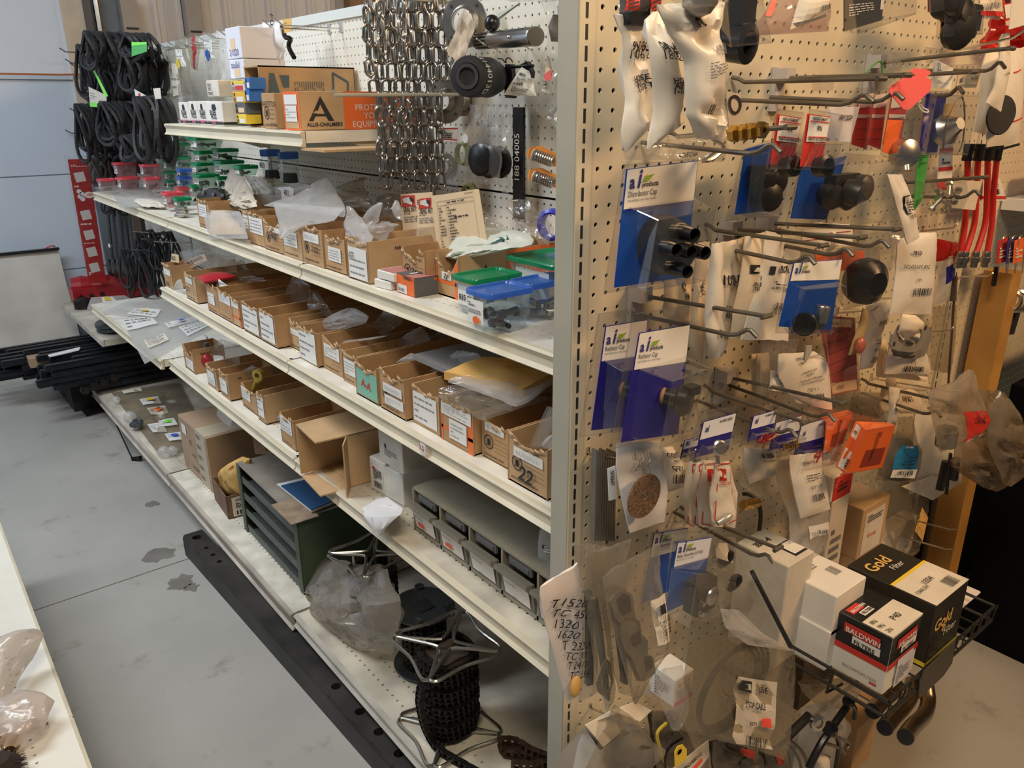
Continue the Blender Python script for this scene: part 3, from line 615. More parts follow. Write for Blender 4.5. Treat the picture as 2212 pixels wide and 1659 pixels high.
lo=[
('nearest bin of the second shelf, marked 22 in thick pen',a7,(1135,1440),(1400,1600),(1410,1240),dict(dip=.82,st=((.16,.22,.9,.42),),em=True,hand=('22',.3,.82,.030),side='')),
('second-shelf bin with curling label and round emblem, left of the one marked 22',a7,(945,1275),(1137,1385),(1150,1090),dict(dip=.85,st=((.12,.06,.8,.28),),em=True,side='')),
('second-shelf bin with orange edges and two handwritten labels',a7,(655,1150),(875,1280),(875,970),dict(dip=.97,st=((.03,.05,.95,.35),(.28,.38,.82,.85)),redb=True,maker=False,side='')),
('second-shelf bin with a full yellowed handwritten label',a7,(445,1035),(635,1140),(620,850),dict(dip=.86,st=((.04,.15,.92,.9),),maker=False,side='')),
('second-shelf bin with two stacked white labels and torn flap',a7,(195,935),(370,1035),(365,740),dict(dip=.85,st=f2,em=True,side='')),
('second-shelf bin with a teal card marked A-A',a6,(1730,1300),(1885,1410),(1885,1095),dict(dip=.78,st=(),teal_=True,maker=False,side='')),
('second-shelf bin with a jagged-edged label, left of the teal one',a6,(1600,1195),(1725,1255),(1725,990),dict(dip=.9,st=((.08,.2,.95,.7),),side='')),
('second-shelf bin with sooty torn top and white label',a6,(1430,1085),(1590,1175),(1570,880),dict(dip=.8,st=((.1,.2,.88,.58),),side='')),
('second-shelf bin with large written label beside bare perforated shelf',a6,(1235,1000),(1375,1085),(1365,795),dict(dip=.97,st=((.02,.05,.95,.95),),maker=False,side='')),
('narrow second-shelf bin tucked behind, with torn flap',a6,(1145,905),(1235,955),(1225,700),dict(dip=.85,st=((.1,.3,.9,.5),),side='')),
('second-shelf bin with white card on its front and plain clean side',a6,(895,850),(1025,925),(1005,645),dict(dip=.98,st=((.02,.06,.9,.9),),maker=False,side='PART NO.')),
('second-shelf bin with lilac written card and tall clean side',a6,(705,775),(820,855),(800,590),dict(dip=.9,st=((.0,.1,.95,.9),),maker=False,side='')),
('second-shelf bin with orange stripes, partly hidden by its neighbour',a6,(640,715),(705,755),(700,520),dict(dip=.95,st=((.05,.05,.9,.3),),redb=True,maker=False,side='')),
('second-shelf bin with torn white label high on its front',a6,(515,650),(635,715),(610,455),dict(dip=.85,st=f3,side='')),
('second-shelf bin with white paper lying over it',a6,(370,605),(455,660),(440,410),dict(dip=.9,st=((.1,.3,.7,.7),),side='')),
('second-shelf bin hand-marked C71',a6,(215,495),(335,545),(320,310),dict(dip=.92,st=((.1,.15,.7,.35),),hand=('C71',.1,.65,.018),side='')),
('farthest second-shelf bin with a short label and a buff card marked 8650',a6,(75,385),(160,418),(155,215),dict(dip=.95,st=((.05,.2,.9,.45),),hand=('VV',.2,.9,.02),side='',depth=.1)),
]
for i,(lb,fr,L,R,T,kw)in enumerate(lo):pbin(lb,fr,L,R,ZB+.0005,T,seed=i+21,depth=kw.pop('depth',.40),**kw)
c_=[
('third-shelf bin holding a clear bag, plain near side with emblem',a8,(805,450),(950,525),(940,280),dict(dip=.9,st=((.02,.05,.85,.55),),em=False,seed=41,depth=.17)),
('third-shelf bin with a shiny metal ring inside',a6,(870,1525),(940,1570),(930,1410),dict(dip=.85,st=((.05,.1,.9,.8),),side='',seed=42,hh=.10)),
('third-shelf bin with a yellow rod end standing in it',a6,(740,1405),(862,1500),(862,1300),dict(dip=.8,st=((.0,.1,.6,.6),),side='',seed=43,hh=.085)),
('third-shelf bin with tidy label and plain near side',a6,(475,1330),(570,1385),(550,1155),dict(dip=.9,st=((.0,.3,.8,.8),),side='PA',seed=44,depth=.16)),
('third-shelf bin with full-height label holding a bagged part',a6,(360,1245),(470,1303),(450,1110),dict(dip=.85,st=((.05,.25,.8,.85),),side='',seed=45)),
('third-shelf bin at the left end with crushed front',a6,(130,1100),(215,1165),(195,955),dict(dip=.6,st=((.2,.5,.9,.9),),side='PART NO.',seed=46,depth=.12,maker=False)),
]
for lb,fr,L,R,T,kw in c_:pbin('open brown '+lb,fr,L,R,ZC+.0005,T,**kw)
# ================================================================ tubs on the waist-high shelf
def tub3(label,fr,nl,nr_,fl_,h,lidm,bodym,**kw):
 a,b_,c=(uZ(fr(*q),ZA+h)for q in(nl,nr_,fl_));return tub(label,a.x,b_.x,a.y,c.y,ZA+.001,h,lidm,bodym,**kw)
t=tub3('blue-lidded clear tub of black and steel bolts, at the front edge of the shelf',a5,(1385,1210),(1925,1150),(1270,1100),.080,blid,tubc,fill=(black,7,.04))
F=rectF(WL[t.name]+Vector((-.052,.008,.042)),(0,-1,0),ZP,.05,.045,XN);q=Pr(F,t,.001);q.rect(white,0,0,1,1);q.bars(ink,.06,.1,.5,.3,2,3);q.bars(grink,.06,.4,.9,.6,2,4);q.disc(orange,.6,.85,.011,3,sy=.7);q.done()
tub3('blue-lidded clear tub of zinc nuts, cut off by the upright',a5,(1790,1110),(2240,1030),(1690,1020),.078,blid,tubc,fill=(zinc,12,.035))
tub3('green-lidded clear tub with marker writing, behind the blue-lidded one',a5,(1230,1062),(1810,1000),(1130,965),.080,glid,tubc,sticker='835 BL',fill=(black,4,.04))
tub3('larger green-lidded clear tub pushed back beside the upright',a5,(2050,925),(2640,850),(1550,790),.105,glid,tubc,sticker='CO33UC')
L_,R_=[(1930,790),(2030,850)],[(2060,740),(2060,920)]
bag('light blue plastic flap leaning on the large green lid',a5,L_,R_,k=.20,m=film('blue_flap',(.6,.75,.9),.4,(.3,.45,.6)),bulge=.003,crump=.004,seed=5,name='plastic_flap',cat='flap')
gr='small tubs stacked at the far end'
for i,(xl,xr,yt,yb,X,lm,tx)in enumerate((
(960,1155,1065,1138,.36,'g','top of the left green stack'),(1120,1415,1095,1195,.30,'g','widest, on top of the middle stack'),(960,1150,1145,1245,.36,'g','second down in the left stack'),
(1165,1365,1208,1295,.30,'g','second down in the middle stack'),(1310,1535,1190,1278,.28,'g','topmost of the right-hand stack'),(1000,1155,1252,1345,.36,'g','third down in the left stack'),
(920,1040,1283,1358,.42,'g','small, leftmost upper one'),(1140,1350,1300,1388,.30,'g','third down in the middle stack'),(1320,1580,1283,1392,.28,'g','second down on the right'),
(1480,1690,1322,1400,.22,'g','rightmost, dark inside'),(930,1040,1368,1438,.42,'g','small, leftmost lower one'),(1030,1160,1350,1408,.34,'b','upper of the two blue ones'),
(1030,1160,1412,1480,.34,'b','lower of the two blue ones'),(1155,1385,1392,1490,.28,'g','low in the middle with glossy lid'),(1340,1450,1412,1500,.26,'g','low on the right beside the torn bag'),
(945,1030,1440,1508,.42,'g','bottom of the leftmost pile'),(1130,1250,1478,1540,.26,'g','flat, near the black bracket'),(1015,1160,1495,1560,.27,'r','red-lidded, behind the front pair'),
(905,1105,1535,1652,.18,'r','red-lidded, front edge'),(1000,1160,1578,1645,.17,'g','green, front edge beside the black bracket'),
(515,725,1298,1412,.30,'r','red-lidded, top left of the red pile'),(730,900,1312,1412,.33,'r','red-lidded, top right of the red pile'),(395,560,1427,1535,.22,'r','red-lidded, bottom left corner of the shelf'),
(545,750,1414,1518,.26,'r','red-lidded, bottom middle of the red pile'),(755,915,1417,1515,.30,'r','red-lidded, bottom right of the red pile'))):
 lm_,bm={'g':(glid,tubg),'b':(blid,film('blue_tub',(.6,.75,.95),.3,(.3,.5,.8))),'r':(rlid,tubp)}[lm]
 tubq({'g':'small green-lidded tub, ','b':'small blue-lidded tub, ','r':'small pink clear tub, '}[lm]+tx,a1,xl,xr,yt,yb,X,lm_,bm,gr,sticker=True,seed=i,fill=(black if i%3 else darkst,3,.03))
def jar(label,fr,x0,x1,y0,y1,X,m=blid):
 c=uX(fr((x0+x1)/2,y0),X);D=(c-CAM).dot(FV);s=fr(1,0)[0]-fr(0,0)[0];rr=(x1-x0)*s*D/FPX/2;h=(y1-y0)*s*D/FPX
 t=thing('lidded_jar',(c.x,c.y,c.z-h),label,'jar','blue-lidded jars');mb=MB();mb.ring((c.x,c.y,c.z-h),ZP,[(rr*.9,0),(rr*.92,h*.75),(rr*.8,h*.82)],16);mk('glass',mb,tubc,t,smooth=True)
 mb=MB();mb.ring((c.x,c.y,c.z-h*.2),ZP,[(rr,0),(rr,h*.2),(rr*.9,h*.22)],18);mk('lid',mb,m,t,smooth=True)
 mb=MB();mb.ring((c.x,c.y,c.z-h*.98),ZP,[(rr*.8,0),(rr*.7,h*.3)],8);mk('contents',mb,darkst,t)
 F=rectF((c.x-rr*.95,c.y-rr*.1,c.z-h*.5),(0,-1,0),ZP,rr*1.3,h*.2,XN);q=Pr(F,t,.001);q.rect(white,0,0,1,1);q.bars(ink,.1,.2,.9,.8,1,2);q.done()
jar('blue-lidded clear jar farther from the chain, on the waist-high shelf',a1,1700,1860,1195,1420,.40)
jar('blue-lidded clear jar with white label, nearer the chain',a1,1845,2005,1215,1450,.36)
# ================================================================ bags over the upper bins
bag('dirty beige folded bag standing above the far bins',a4,[(620,95),(580,200),(565,290),(610,390),(700,450)],[(690,100),(740,190),(790,270),(825,350),(850,420)],k=[.26,.25,.24,.2,.18],m=mat('dirty_poly',(.62,.54,.44),.5,var=.3,vs=25),bulge=.015,crump=.02,seed=3)
bag('clear bag drooping right of the dirty beige bag',a4,[(740,155),(790,230),(800,330),(780,420)],[(860,165),(930,250),(1000,340),(1010,400)],k=.30,m=bagm,seed=4,crump=.02)
bag('smoky clear bag crumpled in front of the blue-lidded jars',a4,[(860,160),(900,210),(920,260)],[(1010,185),(1080,225),(1180,250)],k=.36,m=bagd,seed=5,crump=.02)
bag('white bag with marker writing 92 lying over the far bins',a4,[(930,255),(1000,290),(1000,370)],[(1270,225),(1340,250),(1290,370)],k=.30,m=bagm,seed=6,crump=.01,pr=lambda q:(q.rect(white,.28,.2,.62,1),q.text(ink,'92',.38,.75,.022,lv=4)))
bag('large milky ziplock bag rising to a peak over the bins',a4,[(1425,170),(1340,215),(1180,320),(1000,375),(905,412)],[(1445,175),(1500,250),(1545,340),(1600,430),(1590,510)],k=[.26,.25,.22,.19,.17],m=bagm,bulge=.02,crump=.022,seed=7,nu=16,nv=16)
bag('milky bag tongue hanging down over a bin front',a4,[(990,385),(1010,480),(1045,570),(1045,690)],[(1590,430),(1500,545),(1240,590),(1060,695)],k=[.17,.14,.11,.09],m=bagm,bulge=.012,crump=.014,seed=8,nu=14)
bag('clear bag with an upright crease over the wide-labelled bin',a4,[(1612,415),(1592,560),(1605,690),(1640,745)],[(1668,440),(1760,560),(1830,680),(1800,750)],k=[.2,.17,.14,.13],m=bagm,seed=9,crump=.016)
bag('shiny clear bag tip pointing up right beside the creased one',a4,[(1895,380),(1820,430),(1760,520),(1750,600),(1800,690)],[(1920,395),(1890,500),(1840,590),(1830,640),(1940,720)],k=.2,m=bagm,seed=10,crump=.02,bulge=.015)
bag('dark clear bag standing high against the pegboard',a4,[(1745,168),(1600,220),(1500,260),(1530,340),(1600,400)],[(1755,172),(1755,260),(1790,330),(1830,390),(1800,430)],k=.40,m=bagd,seed=11,crump=.02)
bag('greyish bag heap behind the bins at the chain end',a4,[(1960,300),(1860,360),(1830,470),(1860,560)],[(2000,310),(2060,400),(2080,500),(2080,570)],k=.38,m=bagd,seed=12,crump=.025,bulge=.03)
bag('white crumpled bag in the bin left of the seal kit cards',a4,[(1900,545),(1820,590),(1800,650),(1830,720)],[(2060,575),(2000,600),(1950,650),(1940,720)],k=.2,m=bagm,seed=13,crump=.02,bulge=.02)
bag('thin clear bag sticking up beside the first seal kit card',a4,[(2025,365),(2015,450),(2040,520)],[(2050,370),(2080,450),(2085,540)],k=.28,m=bagm,seed=14,crump=.012)
bag('yellowish bag between the milky peak and the dark bag',a4,[(1540,330),(1560,400),(1620,450)],[(1740,320),(1820,400),(1830,470)],k=.34,m=bagd,seed=15,crump=.025)
crate('brown open carton marked 7504 behind the seal kit cards',a4,(1950,720),(2110,730),ZA+.02,(2110,620),.08,kraftd,faces={'front':lambda q:q.text(ink,'7504',.3,.7,.02)})
def card(label,fr,P,k,m,pr=None,pl=uX,name='card',cat='card',th=.0012,n=None,bulge=0,crump=0,seed=1,group=None,nu=6,nv=6):
 F=Face([pl(fr(*P[0]),k),pl(fr(*P[3]),k)],[pl(fr(*P[1]),k),pl(fr(*P[2]),k)],n or(XN if pl is uX else YN),bulge,crump,seed)
 mb=MB();F.sheet(mb,nu if bulge or crump else 1,nv if bulge or crump else 1,th);o=mk(name,mb,m,label=label,cat=cat,group=group)
 if pr:q=Pr(F,o,.0008);pr(q);q.done()
 return o
def sealkit(q):
 q.rect(red,.02,.03,.46,.21,name='printed_mark');q.poly(offw,[(.08,.07),(.3,.05),(.4,.12),(.38,.19),(.2,.15),(.1,.14)],2);q.poly(ink,[(.3,.05),(.42,.08),(.42,.15),(.34,.12)],3);q.text(ink,'BUSH',.54,.19,.013)
 q.text(ink,'SEAL KIT',.08,.29,.0125);q.bars(ink,.08,.31,.8,.33,1,3);q.bars(grink,.08,.36,.85,.47,3,4,.4)
for i,(P,k)in enumerate((([(485,182),(800,160),(840,745),(525,790)],.33),([(668,210),(950,180),(960,760),(630,770)],.30))):
 o=card(('seal kit card standing in a bin, the left and farther one','seal kit card standing in a bin, overlapped by the yellowed parts list')[i],a5,P,k,buff,sealkit,group='seal kit cards')
 F=Face([uX(a5(P[3][0]+30,P[3][1]-260),k),uX(a5(P[3][0]+30,P[3][1]-40),k)],[uX(a5(P[3][0]+240,P[3][1]-275),k),uX(a5(P[3][0]+240,P[3][1]-55),k)],XN)
 mb=MB();mb.hexa([F.at(u,v,.0008)for u,v in((0,0),(1,0),(1,1),(0,1))],[F.at(u,v,.022)for u,v in((.12,.08),(.88,.08),(.88,1),(.12,1))]);mk('blister',mb,bagc,o)
def plist(q):
 for a,b_,c,e in((.12,.12,.88,.12),(.12,.20,.88,.20),(.12,.12,.12,1),(.30,.12,.30,1),(.88,.12,.88,1)):q.line(ink,a,b_,c,e,.0007)
 q.bars(ink,.14,.22,.26,.98,14,1,.4);q.bars(ink,.33,.22,.5,.98,14,2,.4);q.bars(ink,.33,.14,.85,.17,1,5,.6);q.bars(ink,.45,.42,.85,.46,1,5,.6);q.bars(ink,.72,.03,.9,.05,1,6)
card('yellowed parts list card standing in front of the seal kits',a5,[(790,203),(1262,128),(1345,660),(850,745)],.27,buff,plist)
bag('white cloth-like bag with green scribble lying on the orange box',a5,[(1195,503),(1090,550),(1000,660),(915,815)],[(1640,545),(1770,575),(1780,690),(1060,840)],k=[.32,.30,.27,.22],m=mat('greenish_poly',(.62,.64,.56),.4,var=.12,vs=12),bulge=.03,crump=.018,seed=21,nu=16,nv=12,pr=lambda q:[q.line(mat('green_pen',(.02,.12,.10),.6),.55+.02*i,.45-.02*i,.78+.01*i,.22+.012*i,.003)for i in range(6)])
bag('crinkled clear bag bent over against the pegboard by the upright',a5,[(1560,230),(1540,300),(1610,380),(1640,480),(1680,560)],[(1760,240),(1820,330),(1900,450),(1960,560),(1960,690)],k=.42,m=bagc,seed=22,crump=.03,bulge=.02)
bag('small crumpled clear bag behind the white cloth-like bag',a5,[(1340,370),(1330,470),(1400,540)],[(1380,450),(1500,480),(1530,540)],k=.40,m=bagc,seed=23,crump=.02)
# long A box side (kraft with black triangle, orange end)
BR=uZ(a5(1098,1237),ZA);h=hgt(a5(1078,805),BR);e=uY(a5(1985,700),BR.y)
F=Face([BR+ZP*h,BR+ZP*.001],[Vector((.505,BR.y,BR.z+h)),Vector((.505,BR.y,BR.z+.001))],YN);mb=MB();F.sheet(mb,1,1,.004)
o=mk('carton',mb,kraft2,label='long kraft carton side with black triangle and orange end, behind the tubs',cat='box');q=Pr(F,o,.0007)
q.rect(orange,.42,0,1,1,name='printed_mark');q.poly(ink,[(.22,.25),(.30,.95),(.14,.95)]);q.text(wbox,'PROT',.50,.55,.02,bold=0);q.text(wbox,'YOUR',.6,.85,.02,bold=0);q.done()
# small boxes at the front edge
def timken(q):q.text(ink,'TIMKEN',.42,.16,.008);q.rect(white,.08,.5,.6,.95);q.bars(grink,.12,.55,.5,.63,1,2,lv=3);q.code(ink,.14,.67,.5,.85,12,2,lv=3)
_,FF,h,_q=crate('small orange and black bearing box lying at the shelf edge',a5,(445,1150),(625,1212),ZA+.001,(640,1025),.085,orange,faces={'front':timken},seam=False)
o=bpy.data.objects[_.name];q=Pr(FF['side'],o,.0009);q.rect(greyc,0,0,1,1,name='printed_mark');q.rect(orange,.62,.08,.98,.2,1,name='printed_mark');q.text(ink,'TIMKEN',.64,.19,.007);q.done();q=Pr(FF['top'],o,.0009);q.rect(greyc,0,0,.5,1,name='printed_mark');q.rect(mat('faded_red',(.5,.2,.18),.6),.5,0,1,1,name='printed_mark');q.rect(white,.4,.1,.5,.8,2,name='printed_mark');q.done()
crate('flat white box, lower of two beside the orange one',a5,(225,1100),(388,1142),ZA+.001,(392,1060),.075,wbox,group='flat white bearing boxes',seam=False)
crate('flat white box, upper of two beside the orange one',a5,(252,1012),(425,1062),ZA+.024,(425,978),.08,wbox,group='flat white bearing boxes',seam=False,faces={'top':lambda q:q.rect(mat('faded_red',(.5,.2,.18),.6),.1,.05,.9,.95,name='printed_mark')})
# far small things on the waist-high shelf
t=thing('black_bracket',uX(a4(450,380),.2),'black stamped steel bracket lying on the farthest upper bin','bracket')
mb=MB();P=[a4(*p)for p in((300,375),(345,310),(440,262),(500,275),(545,310),(600,320),(598,375))];mb.prism([uX(p,.20)for p in P],(.03,0,0));mk('plate',mb,black,t)
mb=MB();[mb.ring(uX(a4(*p),.198),XN,[(.009,0),(.006,.006)],10)for p in((395,305),(480,320),(560,330))];mk('bolt_head',mb,greyc,t,kind='stuff')
for i,(x,y)in enumerate(((205,455),(215,485),(200,510))):
 mb=MB();c=uX(a4(x,y),.14);mb.ring(c,ZP,[(.020,0),(.023,.003),(.023,.011),(.02,.014)],6);mk('hex_nut',mb,zinc,label=('topmost','middle','lowest')[i]+' of the three zinc hex nuts beside the farthest upper bin',cat='nut',group='zinc hex nuts')
bag('beige packet in a clear bag propped against the far bins',a4,[(415,450),(400,500),(415,600),(440,700)],[(560,450),(700,460),(735,540),(762,695)],k=[.12,.11,.10,.09],m=bagm,bulge=.01,crump=.008,seed=31,inside=lambda o,F:mk('beige_card',F.__class__([F.at(.08,.05,-.004),F.at(.08,.9,-.004)],[F.at(.9,.1,-.004),F.at(.95,.92,-.004)],XN).sheet(MB(),1,1,.006),buff,o))
for i,(L_,R_,z)in enumerate((([(840,60),(830,130),(900,230)],[(1230,110),(1240,180),(1240,240)],.003),([(700,80),(720,110),(830,140)],[(1020,70),(1130,110),(1150,140)],.012),([(1020,170),(1000,185),(1060,225)],[(1180,180),(1220,210),(1230,230)],.016))):
 bag(('crumpled clear wrap lying flat at the far shelf front','clear wrap heap between the red-lidded tubs and the paper','grey paper and card leaflet at the shelf edge by the tubs')[i],a3,L_,R_,pl=uZ,k=ZA+z,n=ZP,m=(bagm,bagc,offw)[i],crump=.012,bulge=.008,seed=32+i,name='loose_wrap',cat='wrap',zmin=ZA+.001)
# ================================================================ high shelf
def bhog(q):q.text(ink,'BUSH',.25,.55,.016);q.text(ink,'HOG',.3,.72,.016);q.poly(ink,[(.4,.12),(.6,.1),(.66,.3),(.5,.38),(.38,.3)]);q.rect(ink,0,.84,1,.95,name='printed_mark');q.text(mat('pink_ink',(.7,.2,.3),.6),'PARTS',.35,.93,.01,lv=4);q.rect(pink if 0 else mat('pink_ink',(.7,.2,.3),.6),0,.80,1,.82,name='printed_mark')
gb='small white and black printed boxes';XT=('x',.155,ZT+.001)
for i,(L,R,T)in enumerate((((1285,965),(1412,975),(0,778)),((1218,962),(1283,970),(0,778)),((1146,958),(1214,966),(0,778)),((1070,955),(1142,962),(0,785)))):
 crate(f'small white printed box, {ordn[i]} from the right in the row on the high shelf',a1,L,R,XT,T,.10,wbox,faces={'front':bhog,'side':lambda q:q.rect(ink,0,.84,1,.95,name='printed_mark')},group=gb)
crate('small white box with side label on top of the printed row',a1,(1285,762),(1378,768),('x',.16,None),(0,635),.10,offw,faces={'front':lambda q:(q.code(grink,.1,.15,.4,.6,10,3,True),q.text(ink,'1270 RC',.1,.9,.01))},group=gb)
for i,(x0,x1,yb,yt,m_,tx)in enumerate(((1522,1595,985,912,yellow,'bottom yellow'),(1510,1590,903,818,greyc,'black and tan'),(1492,1585,815,728,mat('deep_yellow',(.80,.45,.03),.5),'deep yellow'),(1480,1580,722,640,wbox,'yellow-topped white'),(1592,1625,705,615,mat('blue_box',(.03,.16,.5),.5),'blue and white'),(1592,1622,805,712,pw_ if 0 else mat('blue_box',(.03,.16,.5),.5),'lower blue and white'))):
 crate(f'{tx} little carton in the narrow pile left of the open carton',a1,(x0,yb),(x1,yb+3),('x',.16,None),(0,yt),.05,m_,faces={'front':lambda q:(q.rect(red if i==3 else(wbox if i!=1 else buff),.3,.45,.9,.9,name='printed_mark'),q.code(ink,.05,.5,.28,.9,8,i),q.disc(ink,.15,.25,.005),q.rect(yellow,0,0,1,.3,name='printed_mark')if i==3 else None)},seam=False)
pw=mat('bluish_white_board',(.72,.74,.82),.55)
crate('lower of two stacked white cartons at the far end of the high shelf',a1,(1470,615),(1583,620),('x',.22,None),(0,464),.14,pw,faces={'front':lambda q:(q.text(blueink,'zouSul',.15,.45,.02,bold=0),q.rect(buff,.3,.5,.7,.9))})
crate('upper of two stacked white cartons at the far end of the high shelf',a1,(1447,466),(1562,461),('x',.22,None),(0,200),.14,pw,faces={'front':lambda q:(q.text(blueink,'2-1520',.2,.9,.02,bold=0),q.rect(buff,.3,.35,.6,.75))})
# open kraft carton lying on its side, mouth towards the aisle
def mouth(label,fr,L,R,Z,T,depth,m,faces=None,inner=kraftd,flaps=True,seed=1):
 BL,BR,h=basis(fr,L,R,Z,T);U=BR-BL;U.z=0;w=U.length;U.normalize();D=Vector((-U.y,U.x,0));ax=(U,D,ZP);c=(BL+BR)/2;t=.004
 root=thing('open_carton',c+D*depth/2,label,'carton');mb=MB()
 for s in(0,1):mb.box(c+D*depth/2+ZP*(t/2+s*(h-t)),(w,depth,t),ax)
 for s in(-1,1):mb.box(c+U*s*(w-t)/2+D*depth/2+ZP*h/2,(t,depth,h),ax)
 mb.box(c+D*depth+ZP*h/2,(w,t,h),ax);mk('body',mb,m,root)
 FF={'side':rectF(c+U*(w/2+.0003)+D*depth/2+ZP*h/2,D,ZP,depth,h,U),'top':rectF(c+ZP*(h+.0003)+D*depth/2,U,D,w,depth,ZP)}
 for k,fn in(faces or{}).items():q=Pr(FF[k],root,.0007);fn(q);q.done()
 return root,c,U,D,w,h
def nkraft(q):
 g_=mat('slate_print',(.07,.10,.11),.7);q.poly(g_,[(.02,.95),(.02,.70),(.05,.75),(.10,.12),(.15,.12),(.22,.7),(.30,.62),(.30,.78),(.20,.9),(.12,.4),(.09,.95)]);q.poly(g_,[(.2,.15),(.30,.15),(.29,.35),(.23,.35)]);q.bars(g_,.34,.25,.66,1,14,3,.35,True);q.bars(g_,.9,.4,.97,1,4,5,.5,True)
 for a in((.76,.1,.92,.25),(.76,.1,.75,.8),(.75,.8,.90,.95),(.92,.25,.90,.95)):q.line(g_,*a,.007)
mouth('open kraft carton on its side with printed arrows, dark mouth facing the aisle',a2,(118,792),(208,800),('x',.20,ZT+.001),(0,400),.32,kraft,faces={'side':nkraft})
def hess(q):q.text(ink,'HESSTON',.08,.38,.016,bold=0);q.text(ink,'WHITE FARM EQUIPMENT',.1,.92,.006);emblem(q,.35,.55,.018);[q.line(ink,.55,.45+.13*k,.95,.45+.13*k,.001)for k in range(4)]
crate('small kraft box with black handwriting in front of the dark open carton',a2,(208,796),(288,802),XT,(0,570),.04,kraft,faces={'front':hess},seam=False)
def achal(q):
 q.rect(orange,.36,0,1,1,name='printed_mark');q.poly(ink,[(.17,.12),(.27,.76),(.225,.76),(.205,.64),(.12,.64),(.10,.76),(.065,.76)]);q.poly(kraft2,[(.165,.34),(.195,.58),(.13,.58)],2);q.poly(kraft2,[(.12,.50),(.16,.50),(.15,.56),(.10,.56)],3);q.text(ink,'ALLIS-CHALMERS',.045,.90,.010)
 q.text(wbox,'PROTECT',.46,.50,.017,bold=0);q.text(wbox,'YOUR',.53,.72,.017,bold=0);q.text(wbox,'EQUIPMENT',.43,.94,.017,bold=0)
crate('long kraft carton with black triangle logo and red-orange end on the high shelf',a2,(345,803),(445,808),XT,(0,555),.36,kraft2,faces={'front':lambda q:(q.rect(orange,0,0,1,1,name='printed_mark'),q.rect(kraft2,.1,.75,.9,.95,1,name='printed_mark'),q.rect(white,.1,.08,.9,.34,2),q.rect(white,.15,.36,.85,.78,3),q.bars(grink,.2,.42,.8,.7,4,2,.2,lv=5)),'side':achal},seam=False)
mb=MB();a=uX(a2(490,880),.15);mb.box((.30,a.y-.05,ZT-.045),(.33,.14,.006));mk('cardboard_sheet',mb,kraft2,label='loose cardboard sheet under the right end of the high shelf',cat='sheet')
bag('white crumpled poly packet handwritten 804 hanging above the boxes',a1,[(1720,180),(1735,260),(1720,370),(1745,440),(1740,500)],[(1850,180),(1860,240),(1880,320),(1870,420),(1860,510)],k=.34,m=mat('white_poly2',(.80,.81,.84),.35),bulge=.01,crump=.016,seed=41,name='poly_packet',cat='packet',pr=lambda q:q.text(ink,'804',.75,.25,.03,bold=0,rot=-1.4))
t=thing('tagged_crank',uX(a1(1950,380),.42),'black bent crank arm with a brown paper tag hanging near the top rail','crank')
mb=MB();mb.tube(smoothpath([uX(a1(*p),.42)for p in((1880,200),(1900,290),(1945,310),(1930,370),(1975,460))]),.008,7);mk('arm',mb,darkst,t)
o=Face([uX(a1(1880,155),.40),uX(a1(1895,265),.40)],[uX(a1(1950,145),.40),uX(a1(1955,245),.40)],XN);mb=MB();o.sheet(mb,1,1,.001);tg=mk('paper_tag',mb,manila,t);q=Pr(o,tg);q.bars(ink,.15,.2,.85,.8,3,1,.2);q.done()
def hookA(label,fr,tip,X,L=.2,rr=.0025,m=zinc,up=.02,group='thin wire hooks on the aisle side',name='peg_hook'):
 p=uX(fr(*tip),X);b_=Vector((PX,p.y,p.z-up));t=thing(name,b_,label,'hook',group)
 mb=MB();mb.tube([b_+Vector((0,0,.012)),b_,Vector((p.x+.03,p.y,p.z-up)),p],rr,6);mk('wire',mb,m,t);mb=MB();mb.bx((PX-.004,p.y-.010,b_.z-.01),(PX,p.y+.010,b_.z+.02));mk('back_plate',mb,m,t);return t
for i,(x,y)in enumerate(((875,335),(960,330),(1035,315),(1105,295),(1190,280),(1255,255),(1285,258),(1370,240),(1722,162),(1808,142))):hookA(f'bright wire hook tip, {ordn[i]} from the left along the top of the hanging bags',a1,(x,y),.30,m=mat('bright_wire',(.8,.78,.74),.3,1.))
for i,(x,y)in enumerate(((103,382),(150,470),(185,500),(185,862),(152,1035))):hookA(('uppermost','second','third','fourth','lowest')[i]+' empty hook reaching left past the belt coils',a1,(x,y),.24,m=greyc,rr=.004)
